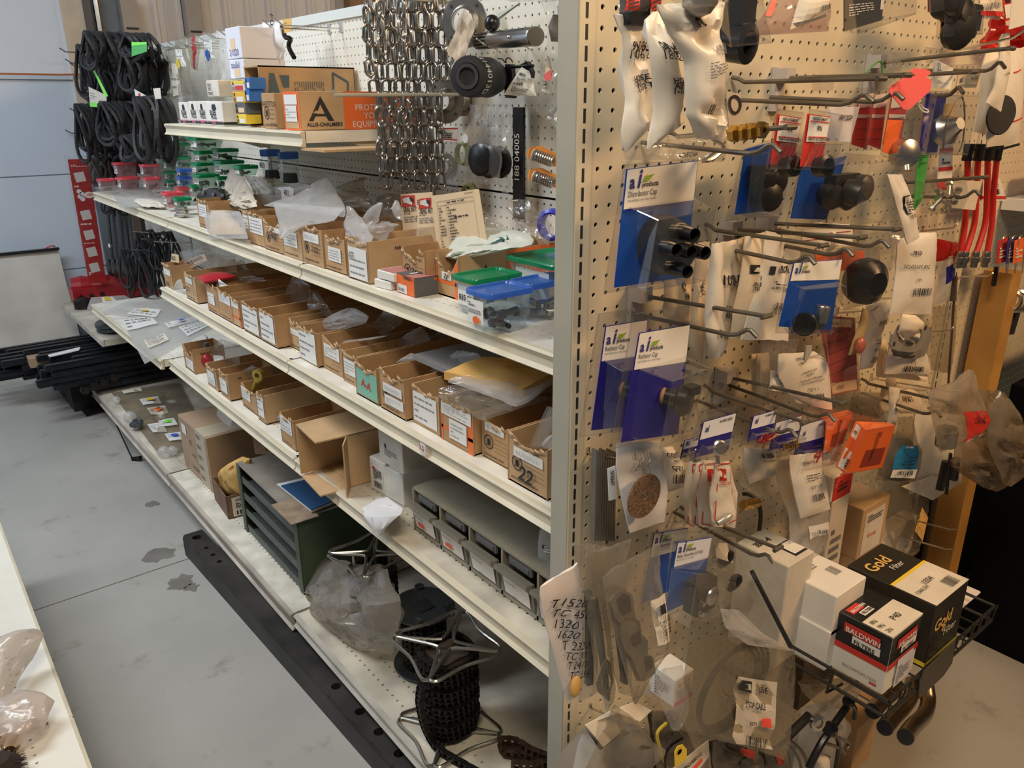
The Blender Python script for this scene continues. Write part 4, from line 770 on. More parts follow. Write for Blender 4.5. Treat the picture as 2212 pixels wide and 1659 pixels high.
for i,(L_,R_,m_,cd)in enumerate((
([(830,380),(850,480),(875,600),(895,700)],[(960,375),(985,480),(990,600),(990,720)],bagc,(offw,.1,.05,.9,.7,None)),([(960,360),(980,500),(1000,650),(1010,790)],[(1060,400),(1075,520),(1080,650),(1075,770)],bagc,(offw,.1,.3,.8,.95,None)),
([(1020,300),(1030,420),(1050,560),(1080,770)],[(1110,300),(1110,420),(1140,560),(1165,750)],bagd,(white,0,.2,.8,.5,yellow)),([(1110,290),(1130,420),(1150,540)],[(1200,290),(1220,400),(1200,560)],bagd,(redd,.6,0,.85,1,None)),
([(1240,260),(1250,400),(1270,540),(1260,640)],[(1350,260),(1370,400),(1380,540),(1370,640)],bagc,(white,.2,.15,.75,.5,blue)),([(1350,240),(1370,340),(1380,440),(1390,640)],[(1430,250),(1450,340),(1460,480),(1470,620)],bagm,None),
([(910,740),(930,840),(960,950)],[(1040,750),(1050,850),(1065,960)],bagd,(white,.35,.4,.7,.6,lime)))):
 def pr(q,cd=cd):
  if cd:
   q.rect(cd[0],*cd[1:5]);q.bars(grink,cd[1]+.05,cd[2]+.05,cd[3]-.05,cd[4]-.1,3,3,.2,lv=3)
   if cd[5]:q.disc(cd[5],(cd[1]+cd[3])/2,cd[4]-.05,.022,5)
 bag(f'clear hanging parts bag, {ordn[i]} from the belts' if i<6 else 'small dusty hanging bag with a green spot left of the printed boxes',a1,L_,R_,k=.36,m=m_,seed=50+i,bulge=.008,crump=.012,pr=pr,group='hanging bags at the far end',nu=6,nv=10)
# ================================================================ belts
def belt(label,fr,cx,cy,rx,ry,X,n=5,tilt=0.,seed=1,rr=.0095,m=rubber):
 rn=random.Random(seed);c=uX(fr(cx,cy),X);D=(c-CAM).dot(FV);s=fr(1,0)[0]-fr(0,0)[0];ay,az=rx*1.35*s*D/FPX/.66,ry*1.05*s*D/FPX
 t=thing('belt_coil',c-ZP*az,label,'belt','black drive belts hanging in coils')
 n+=5
 for k in range(n):
  mb=MB();dx=(k-n/2)*.014;j1,j2,j3=rn.uniform(.7,1.2),rn.uniform(.8,1.1),rn.uniform(-.03,.03);dz=(1-j2)*az
  mb.tube([Vector((c.x+dx+.012*math.sin(a*2+k),c.y+ay*j1*math.cos(a)+tilt*az*math.sin(a)+j3,c.z+dz+az*j2*math.sin(a)))for a in[2*PI*i/22 for i in range(22)]],rr,5,closed=True);mk('belt',mb,m,t)
 return t
for i,a in enumerate(((470,405,95,125,.22,6),(590,430,70,120,.34,4),(400,560,95,170,.32,6),(790,570,110,150,.30,7),(740,380,120,90,.26,2),(660,600,90,160,.42,5),(480,640,110,170,.40,6),(560,720,70,150,.30,4),
(385,1045,95,190,.24,6),(620,1000,130,165,.26,8),(500,1090,110,150,.38,6),(760,1080,90,170,.38,6),(890,1030,75,225,.20,5),(930,1100,60,150,.34,4),(745,1180,45,90,.2,4))):
 belt(f'coil of black rubber belts, {ordn[i]} in the belt display '+('upper row' if i<8 else 'lower row'),a1,*a[:5],n=a[5],seed=i)
t=belt('brown-edged belt coil hanging behind the pink tubs',a1,480,1370,70,95,.34,n=4,seed=33,m=mat('brown_rubber',(.05,.035,.025),.7));t['group']='';del t['group']
belt('dark brown belt coil half hidden by the pink tub lids',a1,700,1300,120,60,.40,n=4,seed=34,m=mat('brown_rubber',(.05,.035,.025),.7))
for i,(P,m_,tx)in enumerate(((((335,690),(480,760),(480,860),(350,850)),offw,'lower left coil'),(((680,335),(800,335),(800,410),(680,450)),green,'upper right coil'),(((700,710),(790,760),(770,810),(715,790)),wbox,'middle, with red spot'))):
 def pr(q,i=i):
  if i==0:q.rect(lime,0,.75,1,1);q.bars(ink,.1,.2,.6,.6,3,1,.2)
  if i==2:q.disc(red,.5,.5,.016)
  if i==1:q.rect(lime,.0,.0,1,.25)
 card('green and white cardboard belt sleeve on the '+tx,a1,P,.19,m_,pr,name='belt_sleeve',cat='sleeve')
card('lime edged paper strip looped on the left belt coil',a1,[(355,525),(372,530),(490,765),(470,775)],.17,lime,name='paper_strip',cat='strip')
card('buff tag hanging between belts and clear bags',a1,[(850,705),(905,700),(915,785),(868,790)],.18,offw,name='paper_tag',cat='tag')
# red power strip card box
t=card('tall red carded display with white pictures hanging beside the door',a1,[(170,1270),(330,1265),(480,2250),(340,2260)],4.4,mat('red_display',(.34,.010,.012),.4),lambda q:[q.rect(mat('pale_picture',(.6,.58,.58),.5),.2,v,.72,v+.075,name='picture',rot=-.15)or q.rect(greyc,.28,v+.015,.62,v+.06,2,name='picture',rot=-.15)for v in(.10,.40,.56,.70,.83)]+[q.disc(wbox,.8,.28,.03,sy=.6),q.text(red,'LED',.66,.285,.014,lv=3),q.bars(wbox,.1,.04,.9,.06,2,3),q.bars(wbox,.1,.2,.9,.22,1,3),q.bars(wbox,.1,.5,.9,.52,1,5),q.bars(wbox,.1,.66,.9,.67,1,5),q.bars(wbox,.1,.90,.9,.93,2,7)]+[q.disc(pw,.3+.12*(k%2),.25+.02*k,.013)for k in range(4)],n=YN,pl=uY,name='display_card',cat='display')
bag('clear plastic sleeve around the red display',a1,[(140,1240),(250,1800),(330,2200)],[(430,1240),(480,1700),(520,2150)],k=4.36,pl=uY,m=cf,seed=61,bulge=.004,crump=.004)
# things hanging under the waist-high shelf at the far end
for i,(x,w_)in enumerate(((800,22),(840,20),(880,20),(920,22),(960,20))):
 mb=MB();mb.tube([uX(a3(x,230),.36),uX(a3(x+40,640),.33)],.010,7);o=mk('tie_rod',mb,mat('grey_rod',(.10,.11,.12),.4,.6),label=f'long grey rod hanging in the dark, {ordn[i]} from the red display',cat='rod',group='long hanging rods');mb=MB();c=uX(a3(x+45,690),.31);mb.ring(c,XN,[(.05,0),(.06,.01),(.06,.025),(.03,.035)],16);mk('disc_end',mb,black,o)
for i,(cx,cy,rx,ry,X)in enumerate(((1010,700,50,150,.26),(1140,720,60,160,.30),(1240,560,55,130,.34),(1120,560,60,140,.38),(860,200,45,80,.3))):belt(f'dark belt coil hanging under the waist-high shelf, {ordn[i]} from the left',a3,cx,cy,rx,ry,X,n=3,seed=70+i,rr=.006)
for i,(x0,y0,x1,y1)in enumerate(((815,520,960,525),(1060,470,1300,490),(990,550,1150,560),(990,415,1200,430),(1150,490,1420,500))):
 p,q_=uX(a3(x0,y0),.18),uX(a3(x1,y1),.46);t=thing('peg_hook',q_,f'thin wire hook in the dark under the waist-high shelf, {ordn[i]} one','hook','hooks in the dark far bay');mb=MB();mb.tube([p,q_],.003,5);mk('wire',mb,zinc,t)
 if i==0:mb=MB();mb.box(p,(.004,.03,.018));mk('price_tab',mb,white,t)
# low far shelf: red castings and bagged parts
LZ=.471
t=thing('red_casting',uZ(a3(640,960),LZ),'red painted ribbed cast housing on the low far shelf','casting')
mb=MB();a=uZ(a3(560,955),LZ);xx=a.x;yy=a.y
secs=[]
for k in range(9):secs.append((k*.055,.05+(.012 if k%2 else 0)))
mb.ring((xx+.01,yy+.05,LZ+.10),(1,-.25,0),[(rr_,h_)for h_,rr_ in secs],14);mb.box((xx+.2,yy,LZ+.05),(.42,.12,.09));mk('body',mb,redd,t)
mb=MB();[mb.ring((xx+.03+.06*k,yy-.06,LZ+.05),YN,[(.014,0),(.014,.02)],6)for k in range(3)];mk('bolt_head',mb,darkst,t,kind='stuff')
mb=MB();mb.ring(uZ(a3(625,985),LZ),ZP,[(.05,0),(.05,.05),(.03,.06)],14);mb.ring(uZ(a3(720,930),LZ),ZP,[(.04,0),(.04,.07),(.02,.08)],12);o=mk('black_coupling',mb,darkst,label='pair of oily black couplings in front of the red casting',cat='coupling')
mb=MB();mb.ring(uZ(a3(1170,900),LZ),(1,-.4,.3),[(.045,0),(.05,.05),(.045,.12),(.02,.14)],14);mk('red_coupling',mb,redd,label='small red casting behind the plastic sheets, right of the ribbed one',cat='casting')
for i,(x,y)in enumerate(((800,1150),(790,1120))):
 mb=MB();c=uZ(a3(x+50,y),LZ+i*.035);mb.ring(c,ZP,[(.075,0),(.085,.006),(.085,.022),(.075,.03)],22);mk('round_filter',mb,mat('dark_tin',(.10,.12,.13),.25,.8),smooth=True,label=('lower','upper')[i]+' of two stacked dark metal discs bagged on the low far shelf',cat='disc',group='stacked dark discs')
def flat(label,fr,pts,Z,m,pr=None,th=.003,crump=.006,seed=1,name='plastic_sheet',cat='plastic sheet',n=ZP,nu=12):
 """pts: far-left, far-right, near-right, near-left corners on height Z"""
 z=Z if isinstance(Z,(list,tuple))else[Z]*4;P=[uZ(fr(*p),zz)for p,zz in zip(pts,z)];F=Face([P[0],P[3]],[P[1],P[2]],n,.002,crump,seed,12.);mb=MB();F.sheet(mb,nu,nu,th)
 o=mk(name,mb,m,smooth=True,label=label,cat=cat)
 if pr:q=Pr(F,o,.0015);pr(q);q.done()
 return o
def lab(q,m_,u0,v0,u1,v1,sp=None,rot=0,tx=None):
 q.rect(m_,u0,v0,u1,v1,rot=rot);q.bars(grink,u0+.02,v0+.02,u1-.03,v1-.03,3,int(u0*90),.2,lv=3)
 if sp:q.disc(sp,(u0+u1)/2,(v0+v1)/2,.02,6,sy=.8)
 if tx:q.text(ink,tx,(u0+u1)/2,(v0+v1)/2,.02,lv=7)
flat('clear bagged blade with yellow sticker resting on the red casting',a3,((680,905),(930,890),(1070,960),(650,990)),LZ+.11,bagm,lambda q:(q.rect(white,.3,.1,.6,.8),q.rect(yellow,.35,.2,.5,.5,3)),seed=2)
mb=MB();c=uZ(a3(890,990),LZ+.12);mb.ring(c,ZP,[(.06,0),(.05,.012),(.02,.02)],18);mk('steel_cup',mb,zinc,smooth=True,label='shiny domed steel cup on the bags above the low far shelf',cat='cup')
flat('clear plastic bag of parts with white cards spread over the far shelf front',a3,((960,930),(1500,930),(1500,1100),(760,1020)),(ZC+.02,ZC+.012,ZC+.01,ZC+.012),bagm,lambda q:(lab(q,white,.25,.55,.55,.95,yellow)),seed=3)
flat('grey plastic sheet with two blue-white cards covering the far shelf',a3,((900,1060),(1420,1010),(1600,1120),(1080,1400)),ZC+.008,bagm,lambda q:(lab(q,white,.0,.05,.42,.32,None,0,'CB3'),lab(q,white,.5,.35,.95,.52,mat('bright_blue',(.03,.12,.7),.5)),lab(q,white,.62,.58,.98,.9),lab(q,offw,.12,.62,.4,.8)),seed=4)
# black bar bundle
t=thing('bar_bundle',uZ(c3(560,230),.02),'bundle of long black bars lying across the floor and base deck at the far end','bars')
rn=random.Random(5);y0=4.35
for k in range(46):
 lay=k//10;yy=3.72+(k%10)*.072+rn.uniform(-.01,.01)+lay*.012;zz=.19+lay*.034+rn.uniform(0,.006);xa=-.26+rn.uniform(-.12,.14)-(.16 if yy>4.1 else-.05)*(1 if lay<4 else .6)
 mb=MB();ln=.50-xa;mb.box((xa+ln/2,yy,zz),(ln,.050,.022));mb.box((xa+ln/2,yy,zz+.014),(ln-.01,.03,.01));mk('bar',mb,mat('blue_black_steel',(.018,.022,.03),.4,.5,var=.4,vs=30),t)
for k in range(4):
 mb=MB();mb.ring((-.12+.05*k,3.70,.20+.012*k),YN,[(.022,0),(.022,.03)],8);mk('end_cap',mb,darkst,t)
mb=MB();mb.box((.1,4.3,.087),(.5,.7,.17));mk('support_block',mb,mat('dark_block',(.02,.02,.02),.8),t)
mb=MB();mb.box(uZ(a3(320,1370),.3),(.14,.10,.05));mk('board_end',mb,kraftd,label='brown board end under the left tips of the black bars',cat='board')
flat('white paper slip lying on the black bars',a3,((355,1335),(600,1275),(590,1300),(370,1350)),.36,white,name='paper_slip',cat='paper',nu=3,crump=.002)
# flat bags on the far base deck
flat('large dusty clear plastic sheet of bagged rods with paper tags, far base deck',d5,((330,370),(1150,250),(1560,1040),(900,1110)),ZD+.012,bagd,lambda q:(lab(q,white,.30,.20,.58,.30,yellow),lab(q,offw,.32,.36,.60,.46,orange,0,'5'),lab(q,white,.36,.56,.62,.66,lime),lab(q,white,.16,.60,.40,.72),lab(q,white,.32,.76,.6,.86,mat('bright_blue',(.03,.12,.7),.5)),lab(q,mat('cream_scrap',(.75,.74,.6),.6),.15,.0,.42,.06)),seed=7,crump=.012,nu=18)
for i,(x,y)in enumerate(((560,665),(965,1085),(1065,1070),(395,462))):
 mb=MB();mb.ball(uZ(d5(x,y),ZD+.03),(.03,.028,.022,.02)[i],12);mk('clear_bulb',mb,bagm,smooth=True,label=('large shiny wrapped knob','left clear bubble','right clear bubble','farthest small white bubble')[i]+' on the plastic-covered far base deck',cat='knob')
mb=MB();rn=random.Random(3)
for k in range(14):mb.ball(uZ(d5(610+rn.uniform(-30,90),745+rn.uniform(-25,25)),ZD+.03+.01*rn.random()),.014,8)
mk('bagged_fittings',mb,mat('grey_fittings',(.12,.13,.15),.3,.6),label='small bag of dark grey fittings on the far base deck',cat='fittings',kind='stuff')
# ================================================================ chains on the centre pegboard
def link_mesh(L=.050,W=.030,rr=.0042,ax=0):
 mb=MB();pts=[]
 for i in range(12):
  a=PI*i/11;pts.append((math.cos(a)*(W/2-rr),(L/2-W/2)+math.sin(a)*(W/2-rr)))
 pts+=[(-x,-y)for x,y in pts]
 P=[Vector((0,x,y))if ax==0 else Vector((x,0,y))for x,y in pts];mb.tube(P,rr,7,closed=True)
 me=bpy.data.meshes.new('chain_link');me.from_pydata(mb.v,[],mb.f);me.materials.append(chainm);me.polygons.foreach_set('use_smooth',[True]*len(me.polygons));return me
LM=[link_mesh(ax=0),link_mesh(ax=1)]
def chain(label,fr,strands,X,seed):
 rn=random.Random(seed);top=uX(fr(*strands[0][:2]),X);t=thing('steel_chain',Vector((PX,top.y,top.z)),label,'chain');pitch=.0405
 for k,(x,y0,y1,dX)in enumerate(strands):
  p=uX(fr(x,y0),X+dX);e=uX(fr(x+(y1-y0)*-.0,y1),X+dX);n=max(1,int((p.z-e.z)/pitch+.5));z=p.z-.02
  for i in range(n):
   o=bpy.data.objects.new('link',LM[(i+k)%2]);COL.objects.link(o);o.rotation_euler=(rn.uniform(-.12,.12),rn.uniform(-.08,.08),rn.uniform(-.35,.35));put(o,(p.x+rn.uniform(-.003,.003),p.y+rn.uniform(-.003,.003),z-i*pitch),t)
 return t
s1=[(870+i*42,-40,590-(i%3)*12-(60 if i>9 else 0),.0+.012*i)for i in range(13)]+[(900+i*60,-40,420-(i%2)*30,.06+.01*i)for i in range(7)]+[(855,40,480,-.02),(940,0,320,-.03),(1075,0,320,-.03)]
t=chain('heavy steel link chain looped over a hook, upper of the two hanks',a2,s1,.30,1)
s2=[(940+i*38,590,1165-(i%3)*10,.012*i)for i in range(11)]+[(960+i*55,640,1080,.07+.01*i)for i in range(6)]+[(935,680,1060,-.02)]
t2=chain('heavy steel link chain on its own hook, lower of the two hanks',a2,s2,.30,2)
p=uX(a2(655,570),.12);b_=Vector((PX,p.y,p.z-.01));t=thing('peg_hook',b_,'thick grey hook sticking out left above the lower chain hank','hook');mb=MB();mb.tube([b_,p-ZP*.012,p],.0045,7);mk('wire',mb,greyp,t)
p=uX(a2(880,-30),.24);b_=Vector((PX,p.y,p.z));t=thing('peg_hook',b_,'thick hook carrying the upper chain hank','hook');mb=MB();mb.tube([b_,p],.0045,7);mk('wire',mb,greyp,t)
card('mint green printed slip behind the upper chain',a2,[(850,70),(880,70),(865,210),(838,210)],.50,mat('mint_card',(.15,.62,.42),.6),lambda q:q.bars(ink,.1,.1,.9,.9,6,1,.3),name='paper_slip',cat='slip')
# round flanges etc. on the board
def flange(label,fr,cx,cy,rpx,X,hole=.55,m=zinc,axis=XN,name='flange_disc',nb=4,th=.006,yaw=.0):
 c=uX(fr(cx,cy),X);D=(c-CAM).dot(FV);s=fr(1,0)[0]-fr(0,0)[0];R_=rpx*s*D/FPX;ax=Vector((-math.cos(yaw),-math.sin(yaw),0))
 t=thing(name,c-ZP*R_,label,'disc');mb=MB();mb.ring(c,ax,[(R_*hole,0),(R_,0),(R_,th),(R_*(hole+.12),th),(R_*hole,th+.012),(R_*(hole-.04),th+.012)],32,closed=True);mk('plate',mb,m,t,smooth=True)
 e=ZP;g=ax.cross(e)
 for k in range(nb):
  a=PI/4+2*PI*k/nb;mb=MB();q=c+ax*(th+.0005)+(e*math.sin(a)+g*math.cos(a))*R_*.82;mb.box(q,(.007,.007,.0015),(g,e,ax));mk('bolt_hole',mb,ink,t)
 return t,c,R_
flange('large zinc mounting flange hanging high beside the chain',a2,1490,140,155,.46,.52,yaw=.5)
flange('matt zinc flange with shaft hole below the tagged one',a2,1370,640,140,.47,.42,m=mat('tarnished_zinc',(.38,.35,.29),.4,.9,var=.2),yaw=.3)
flange('small thin flange half hidden behind the rubber roller',a2,1490,640,95,.51,.6,m=mat('tarnished_zinc',(.38,.35,.29),.4,.9,var=.2))
flange('pale bagged washer disc below the dull flange',a2,1385,1060,80,.49,.5,nb=0,yaw=.2)
flange('yellow-green plated ring hanging behind the fuel cap bag',a2,1490,980,75,.505,.85,m=mat('yellow_zinc',(.45,.48,.20),.3,.9),nb=0)
flange('yellow-green plated ring low behind the parts list',a2,1530,1240,75,.505,.85,m=mat('yellow_zinc',(.45,.48,.20),.3,.9),nb=0)
bag('clear wrap around the pale washer disc',a2,[(1325,900),(1330,1000),(1320,1170)],[(1450,900),(1455,1050),(1440,1190)],k=.47,m=bagc,seed=81,bulge=.006,crump=.006)
card('torn dirty paper tag tied to the large flange',d1,[(250,80),(365,215),(230,600),(100,455)],.42,mat('dirty_tag',(.60,.48,.36),.8,var=.35,vs=30),None,name='paper_tag',cat='tag',crump=.01,bulge=.004)
card('white price card with red border below the dull flange',d1,[(25,1145),(205,1145),(200,1260),(30,1250)],.47,white,lambda q:(q.rect(red,0,0,1,.09,name='printed_mark'),q.rect(red,0,.9,1,1,name='printed_mark'),q.rect(ink,.05,.2,.2,.5,name='printed_mark'),q.bars(ink,.28,.2,.75,.85,4,3)))
mb=MB();c=uX(d1(272,1240),.46);mb.ring(c,XN,[(.012,0),(.012,.001)],18);mk('round_tag',mb,white,label='small white round tag beside the fuel cap bag',cat='tag')
mb=MB();c=uX(a2(1300,755),.44);mb.ring(c,XN,[(.010,0),(.010,.001)],18);mk('round_tag',mb,red,label='small red round tag at the edge of the lower chain',cat='tag')
# control lever knob, splined shaft, roller
t=thing('knob_lever',uX(d1(510,200),.44),'round black knob on a thin pale lever above the splined shaft','knob');mb=MB();c=uX(d1(510,208),.44);mb.ball(c,.019,16);mk('knob',mb,black,t,smooth=True)
mb=MB();mb.tube([c,uX(d1(760,30),.46)],.0018,6);mk('rod',mb,zinc,t);mb=MB();mb.prism([uX(d1(*p),.47)for p in((555,130),(720,40),(750,35),(575,175))],(.002,0,0));mk('guide_plate',mb,mat('pale_green_plate',(.55,.62,.52),.5),t)
t=thing('splined_shaft',uX(d1(650,420),.45),'ground steel splined shaft resting on two hooks','shaft')
A_,B_=uX(d1(385,370),.47),uX(d1(905,325),.38);ax=(B_-A_);mb=MB();mb.ring(A_+ax*.28,ax,[(.0195,0),(.0195,ax.length*.67),(.017,ax.length*.69),(.0195,ax.length*.70),(.0195,ax.length*.72)],22);mk('shaft_body',mb,mat('ground_steel',(.5,.49,.46),.25,1.,var=.1),t,smooth=True)
mb=MB();e=ax.normalized().orthogonal().normalized();g=ax.normalized().cross(e)
for k in range(14):a=2*PI*k/14;mb.box(A_+ax*.15+(e*math.cos(a)+g*math.sin(a))*.016,(ax.length*.3,.004,.006),(ax.normalized(),(e*-math.sin(a)+g*math.cos(a)),(e*math.cos(a)+g*math.sin(a))))
mb.ring(A_-ax*.0,ax,[(.0145,0),(.0145,ax.length*.3)],14);mk('splines',mb,steel,t)
for i,(x,y,x2,y2)in enumerate(((370,345,560,445),(650,325,835,430))):t=thing('peg_hook',uX(d1(x2,y2),PX),('left','right')[i]+' thin hook carrying the splined shaft','hook');mb=MB();mb.tube([uX(d1(x,y),.38),uX(d1(x+60,y+50),.40),uX(d1(x2,y2),PX)],.0022,6);mk('wire',mb,zinc,t)
t=thing('rubber_roller',uX(d1(400,880),.40),'black rubber double roller with steel bore and white chalk number','roller')
A_,B_=uX(d1(288,685),.30),uX(d1(560,700),.47);ax=B_-A_;L_=ax.length;c=A_;D=(c-CAM).dot(FV);R_=178/4.147*D/FPX
mb=MB();mb.ring(A_,ax,[(R_*.62,.004),(R_*.66,0),(R_*.93,.002),(R_,.01),(R_,L_*.36),(R_*.93,L_*.42),(R_,L_*.5),(R_*1.02,L_*.62),(R_*.8,L_*.9),(R_*.5,L_)],36);mk('tyre',mb,rubber,t,smooth=True)
mb=MB();mb.ring(A_-ax*.015,ax,[(R_*.62,0),(R_*.62,.012),(R_*.46,.012),(R_*.44,.02),(R_*.44,.0)],30,closed=True);mk('bore_ring',mb,mat('bright_bore',(.5,.49,.47),.25,1.),t,smooth=True)
mb=MB();mb.ring(A_+ax*.05,ax,[(R_*.44,0),(R_*.44,.001)],24);mk('bore',mb,mat('bore_inside',(.16,.14,.12),.3,.9),t)
vs,fs,wd=glyphs('G144013D',0);axn=ax.normalized();vs3=[]
up_=(ZP-axn*ZP.dot(axn)).normalized();sd=axn.cross(up_)
for x,y in vs:
 a=1.25-(x/wd)*2.2;q_=(up_*math.sin(a)+sd*math.cos(a));vs3.append(A_+axn*(.012+y/.72*.030)+q_*(R_+.0008))
mb=MB();mb.add(vs3,fs);mk('lettering',mb,white,t)
# black clamp with crumpled tag, strap, fuel cap bag, springs, hanging bags
t=thing('black_clamp',uX(d1(740,700),.47),'black stamped clamp behind a crumpled white parts tag','clamp');mb=MB()
for P in(((625,575),(680,575),(690,700),(620,860)),((755,580),(820,550),(860,640),(855,700)),((640,850),(700,860),(690,880),(620,875))):mb.prism([uX(d1(*p),.46)for p in P],(.012,0,0))
mb.tube([uX(d1(680,600),.46),uX(d1(880,590),.46)],.004,6);mk('clamp_body',mb,black,t)
mb=MB();mb.tube(smoothpath([uX(d1(*p),.47)for p in((560,525),(600,530),(630,560),(635,530),(660,518),(690,545))]),.0015,5);mk('wire_tie',mb,ink,t)
card('crumpled white parts tag with barcodes tied to the black clamp',d1,[(775,600),(840,640),(905,860),(610,850)],.43,offw,lambda q:(q.code(ink,.2,.15,.75,.25,16,1),q.code(ink,.15,.5,.6,.6,16,2),q.bars(grink,.2,.3,.8,.45,3,2),q.bars(grink,.2,.65,.8,.85,3,3)),name='paper_tag',cat='tag',crump=.012,bulge=.004,nu=10,nv=10,seed=4)
mb=MB();a,b_=uX(d1(708,960),.50),uX(d1(800,970),.50);e=uX(d1(755,1960),.50);mb.bx((.495,b_.y,e.z),(.503,a.y,a.z));o=mk('rubber_strap',mb,mat('black_strap',(.012,.012,.014),.35),label='long flat black strap hanging down the pegboard with chalk numbers',cat='strap')
q=Pr(rectF((.4945,(a.y+b_.y)/2,(a.z+e.z)/2),(0,-1,0),ZP,a.y-b_.y,a.z-e.z,XN),o);q.text(white,'188 04005',.70,.64,.020,bold=0,rot=-PI/2);q.done()
def fuel(o,F):
 for k,(u,v,rr_)in enumerate(((.52,.68,.040),(.68,.70,.040))):
  mb=MB();c=F.at(u,v,-.012-.01*k);mb.ring(c,(-1,-.15,0),[(rr_*.9,0),(rr_,.004),(rr_,.014),(rr_*.85,.018)],26);mk('black_cap',mb,black,o,smooth=True)
bag('clear bag of black fuel caps marked in pen, hanging on the pegboard',d1,[(310,935),(310,1060),(290,1250),(265,1450),(248,1645)],[(650,940),(610,1060),(590,1250),(580,1500),(570,1659)],k=.44,m=bagc,seed=83,bulge=.012,crump=.01,inside=fuel,pr=lambda q:(q.text(ink,'9N8',.35,.27,.012,bold=0,rot=-.2),q.text(ink,'FUEL CAP',.15,.58,.006),q.text(ink,'20 BE80',.2,.54,.006)))
bag('second clear bag of black caps behind the marked one',d1,[(560,1000),(560,1300),(560,1700)],[(680,1020),(685,1350),(650,1750)],k=.48,m=bagc,seed=84,inside=lambda o,F:mk('black_cap',(lambda mb,c:mb.ring(c,XN,[(.038,0),(.04,.01),(.03,.014)],22))(MB(),F.at(.35,.62,-.014)),black,o))
def coil(label,fr,A,B,X):
 a,b_=uX(fr(*A),X),uX(fr(*B),X+.02);ax=b_-a;n=9;t=thing('spring_pack',(a+b_)/2-ZP*.02,label,'spring','orange spring packs');e=ax.normalized().orthogonal().normalized();g=ax.normalized().cross(e);mb=MB()
 mb.tube([a+ax*(i/(n*10))+(e*math.cos(i*2*PI/10)+g*math.sin(i*2*PI/10))*.0125 for i in range(n*10+1)],.0022,6);mk('spring',mb,zinc,t,smooth=True)
 mb=MB();mb.ring(a-ax*.03,ax,[(.005,0),(.0135,0),(.0135,.002),(.005,.002)],20,closed=True);mk('washer',mb,white,t)
 mb=MB();m_=18;w_=.019;u_=ax.normalized();v_=(ZP-u_*ZP.dot(u_)).normalized();P=[a+v_*w_*math.sin(PI/2+PI*i/8)+u_*w_*math.cos(PI/2+PI*i/8)*1 for i in range(9)]+[b_-v_*w_*.7,b_+v_*w_*.7];mb.prism([p+Vector((.016,0,0))for p in P],(.003,0,0));mb.prism([p for p in P[2:7]],(.018,0,0));mk('orange_tray',mb,mat('orange_tray',(.85,.32,.06),.4),t)
coil('upper orange-backed spring pack beside the upright',d1,(885,1385),(1060,1450),.455);coil('lower orange-backed spring pack with grey hook through it',d1,(890,1580),(1060,1640),.455)
p=uX(d1(925,1575),.43);t=thing('peg_hook',uX(d1(1120,1625),.46),'grey hook passing through the lower spring pack','hook');mb=MB();mb.tube([p,uX(d1(960,1600),.43),uX(d1(1120,1625),.46)],.0022,6);mk('wire',mb,greyc,t)
def latch(o,F):
 mb=MB();c=F.at(.62,.12,-.02);mb.prism([F.at(u,v,-.01)for u,v in((.35,.23),(.75,.12),(.98,.2),(.98,.3),(.6,.34))],(-.02,0,0));mk('steel_latch',mb,mat('brownish_steel',(.25,.2,.16),.35,.9),o)
bag('long clear bag with a steel latch hanging at the upright, upper',d1,[(935,0),(1010,170),(1000,380),(960,520),(930,760),(900,1000)],[(1150,0),(1150,200),(1150,400),(1140,600),(1135,800),(1130,1180)],k=.44,m=bagc,seed=85,inside=latch,pr=lambda q:(q.rect(offw,.35,.46,.62,.76,rot=.12),q.code(ink,.4,.66,.55,.73,8,2,True,lv=3),q.disc(red,.6,.61,.012,4),q.rect(mat('steel_blue_part',(.25,.3,.36),.4,.8),.75,.05,.99,.16)))
t=thing('clevis_pins',uX(d1(1070,1110),.45),'bunch of bright bent hairpin clips at the bottom of the long bag','clips')
for k in range(4):mb=MB();mb.tube(smoothpath([uX(d1(x+k*14,y),.45+k*.004)for x,y in((1130,790),(1100,940),(1060,1000),(1010,1030),(1030,1080),(1075,1060),(1090,1120),(1120,1000))],3),.0025,6);mk('clip',mb,zinc,t)
mb=MB();c=uX(a5(2020,480),.47);mb.ring(c,(-1,-.35,0),[(.026,0),(.036,0),(.038,.004),(.038,.02),(.030,.024),(.026,.02)],28,closed=True);mk('blue_cap',mb,mat('royal_blue',(.04,.04,.55),.3),smooth=True,label='royal blue round cap hanging beside the upright above the tubs',cat='cap')
bag('clear bag peeking in at the top beside the upright',d1,[(635,-40),(640,0),(660,15)],[(1100,-40),(1100,0),(1090,12)],k=.40,m=bagm,seed=86)
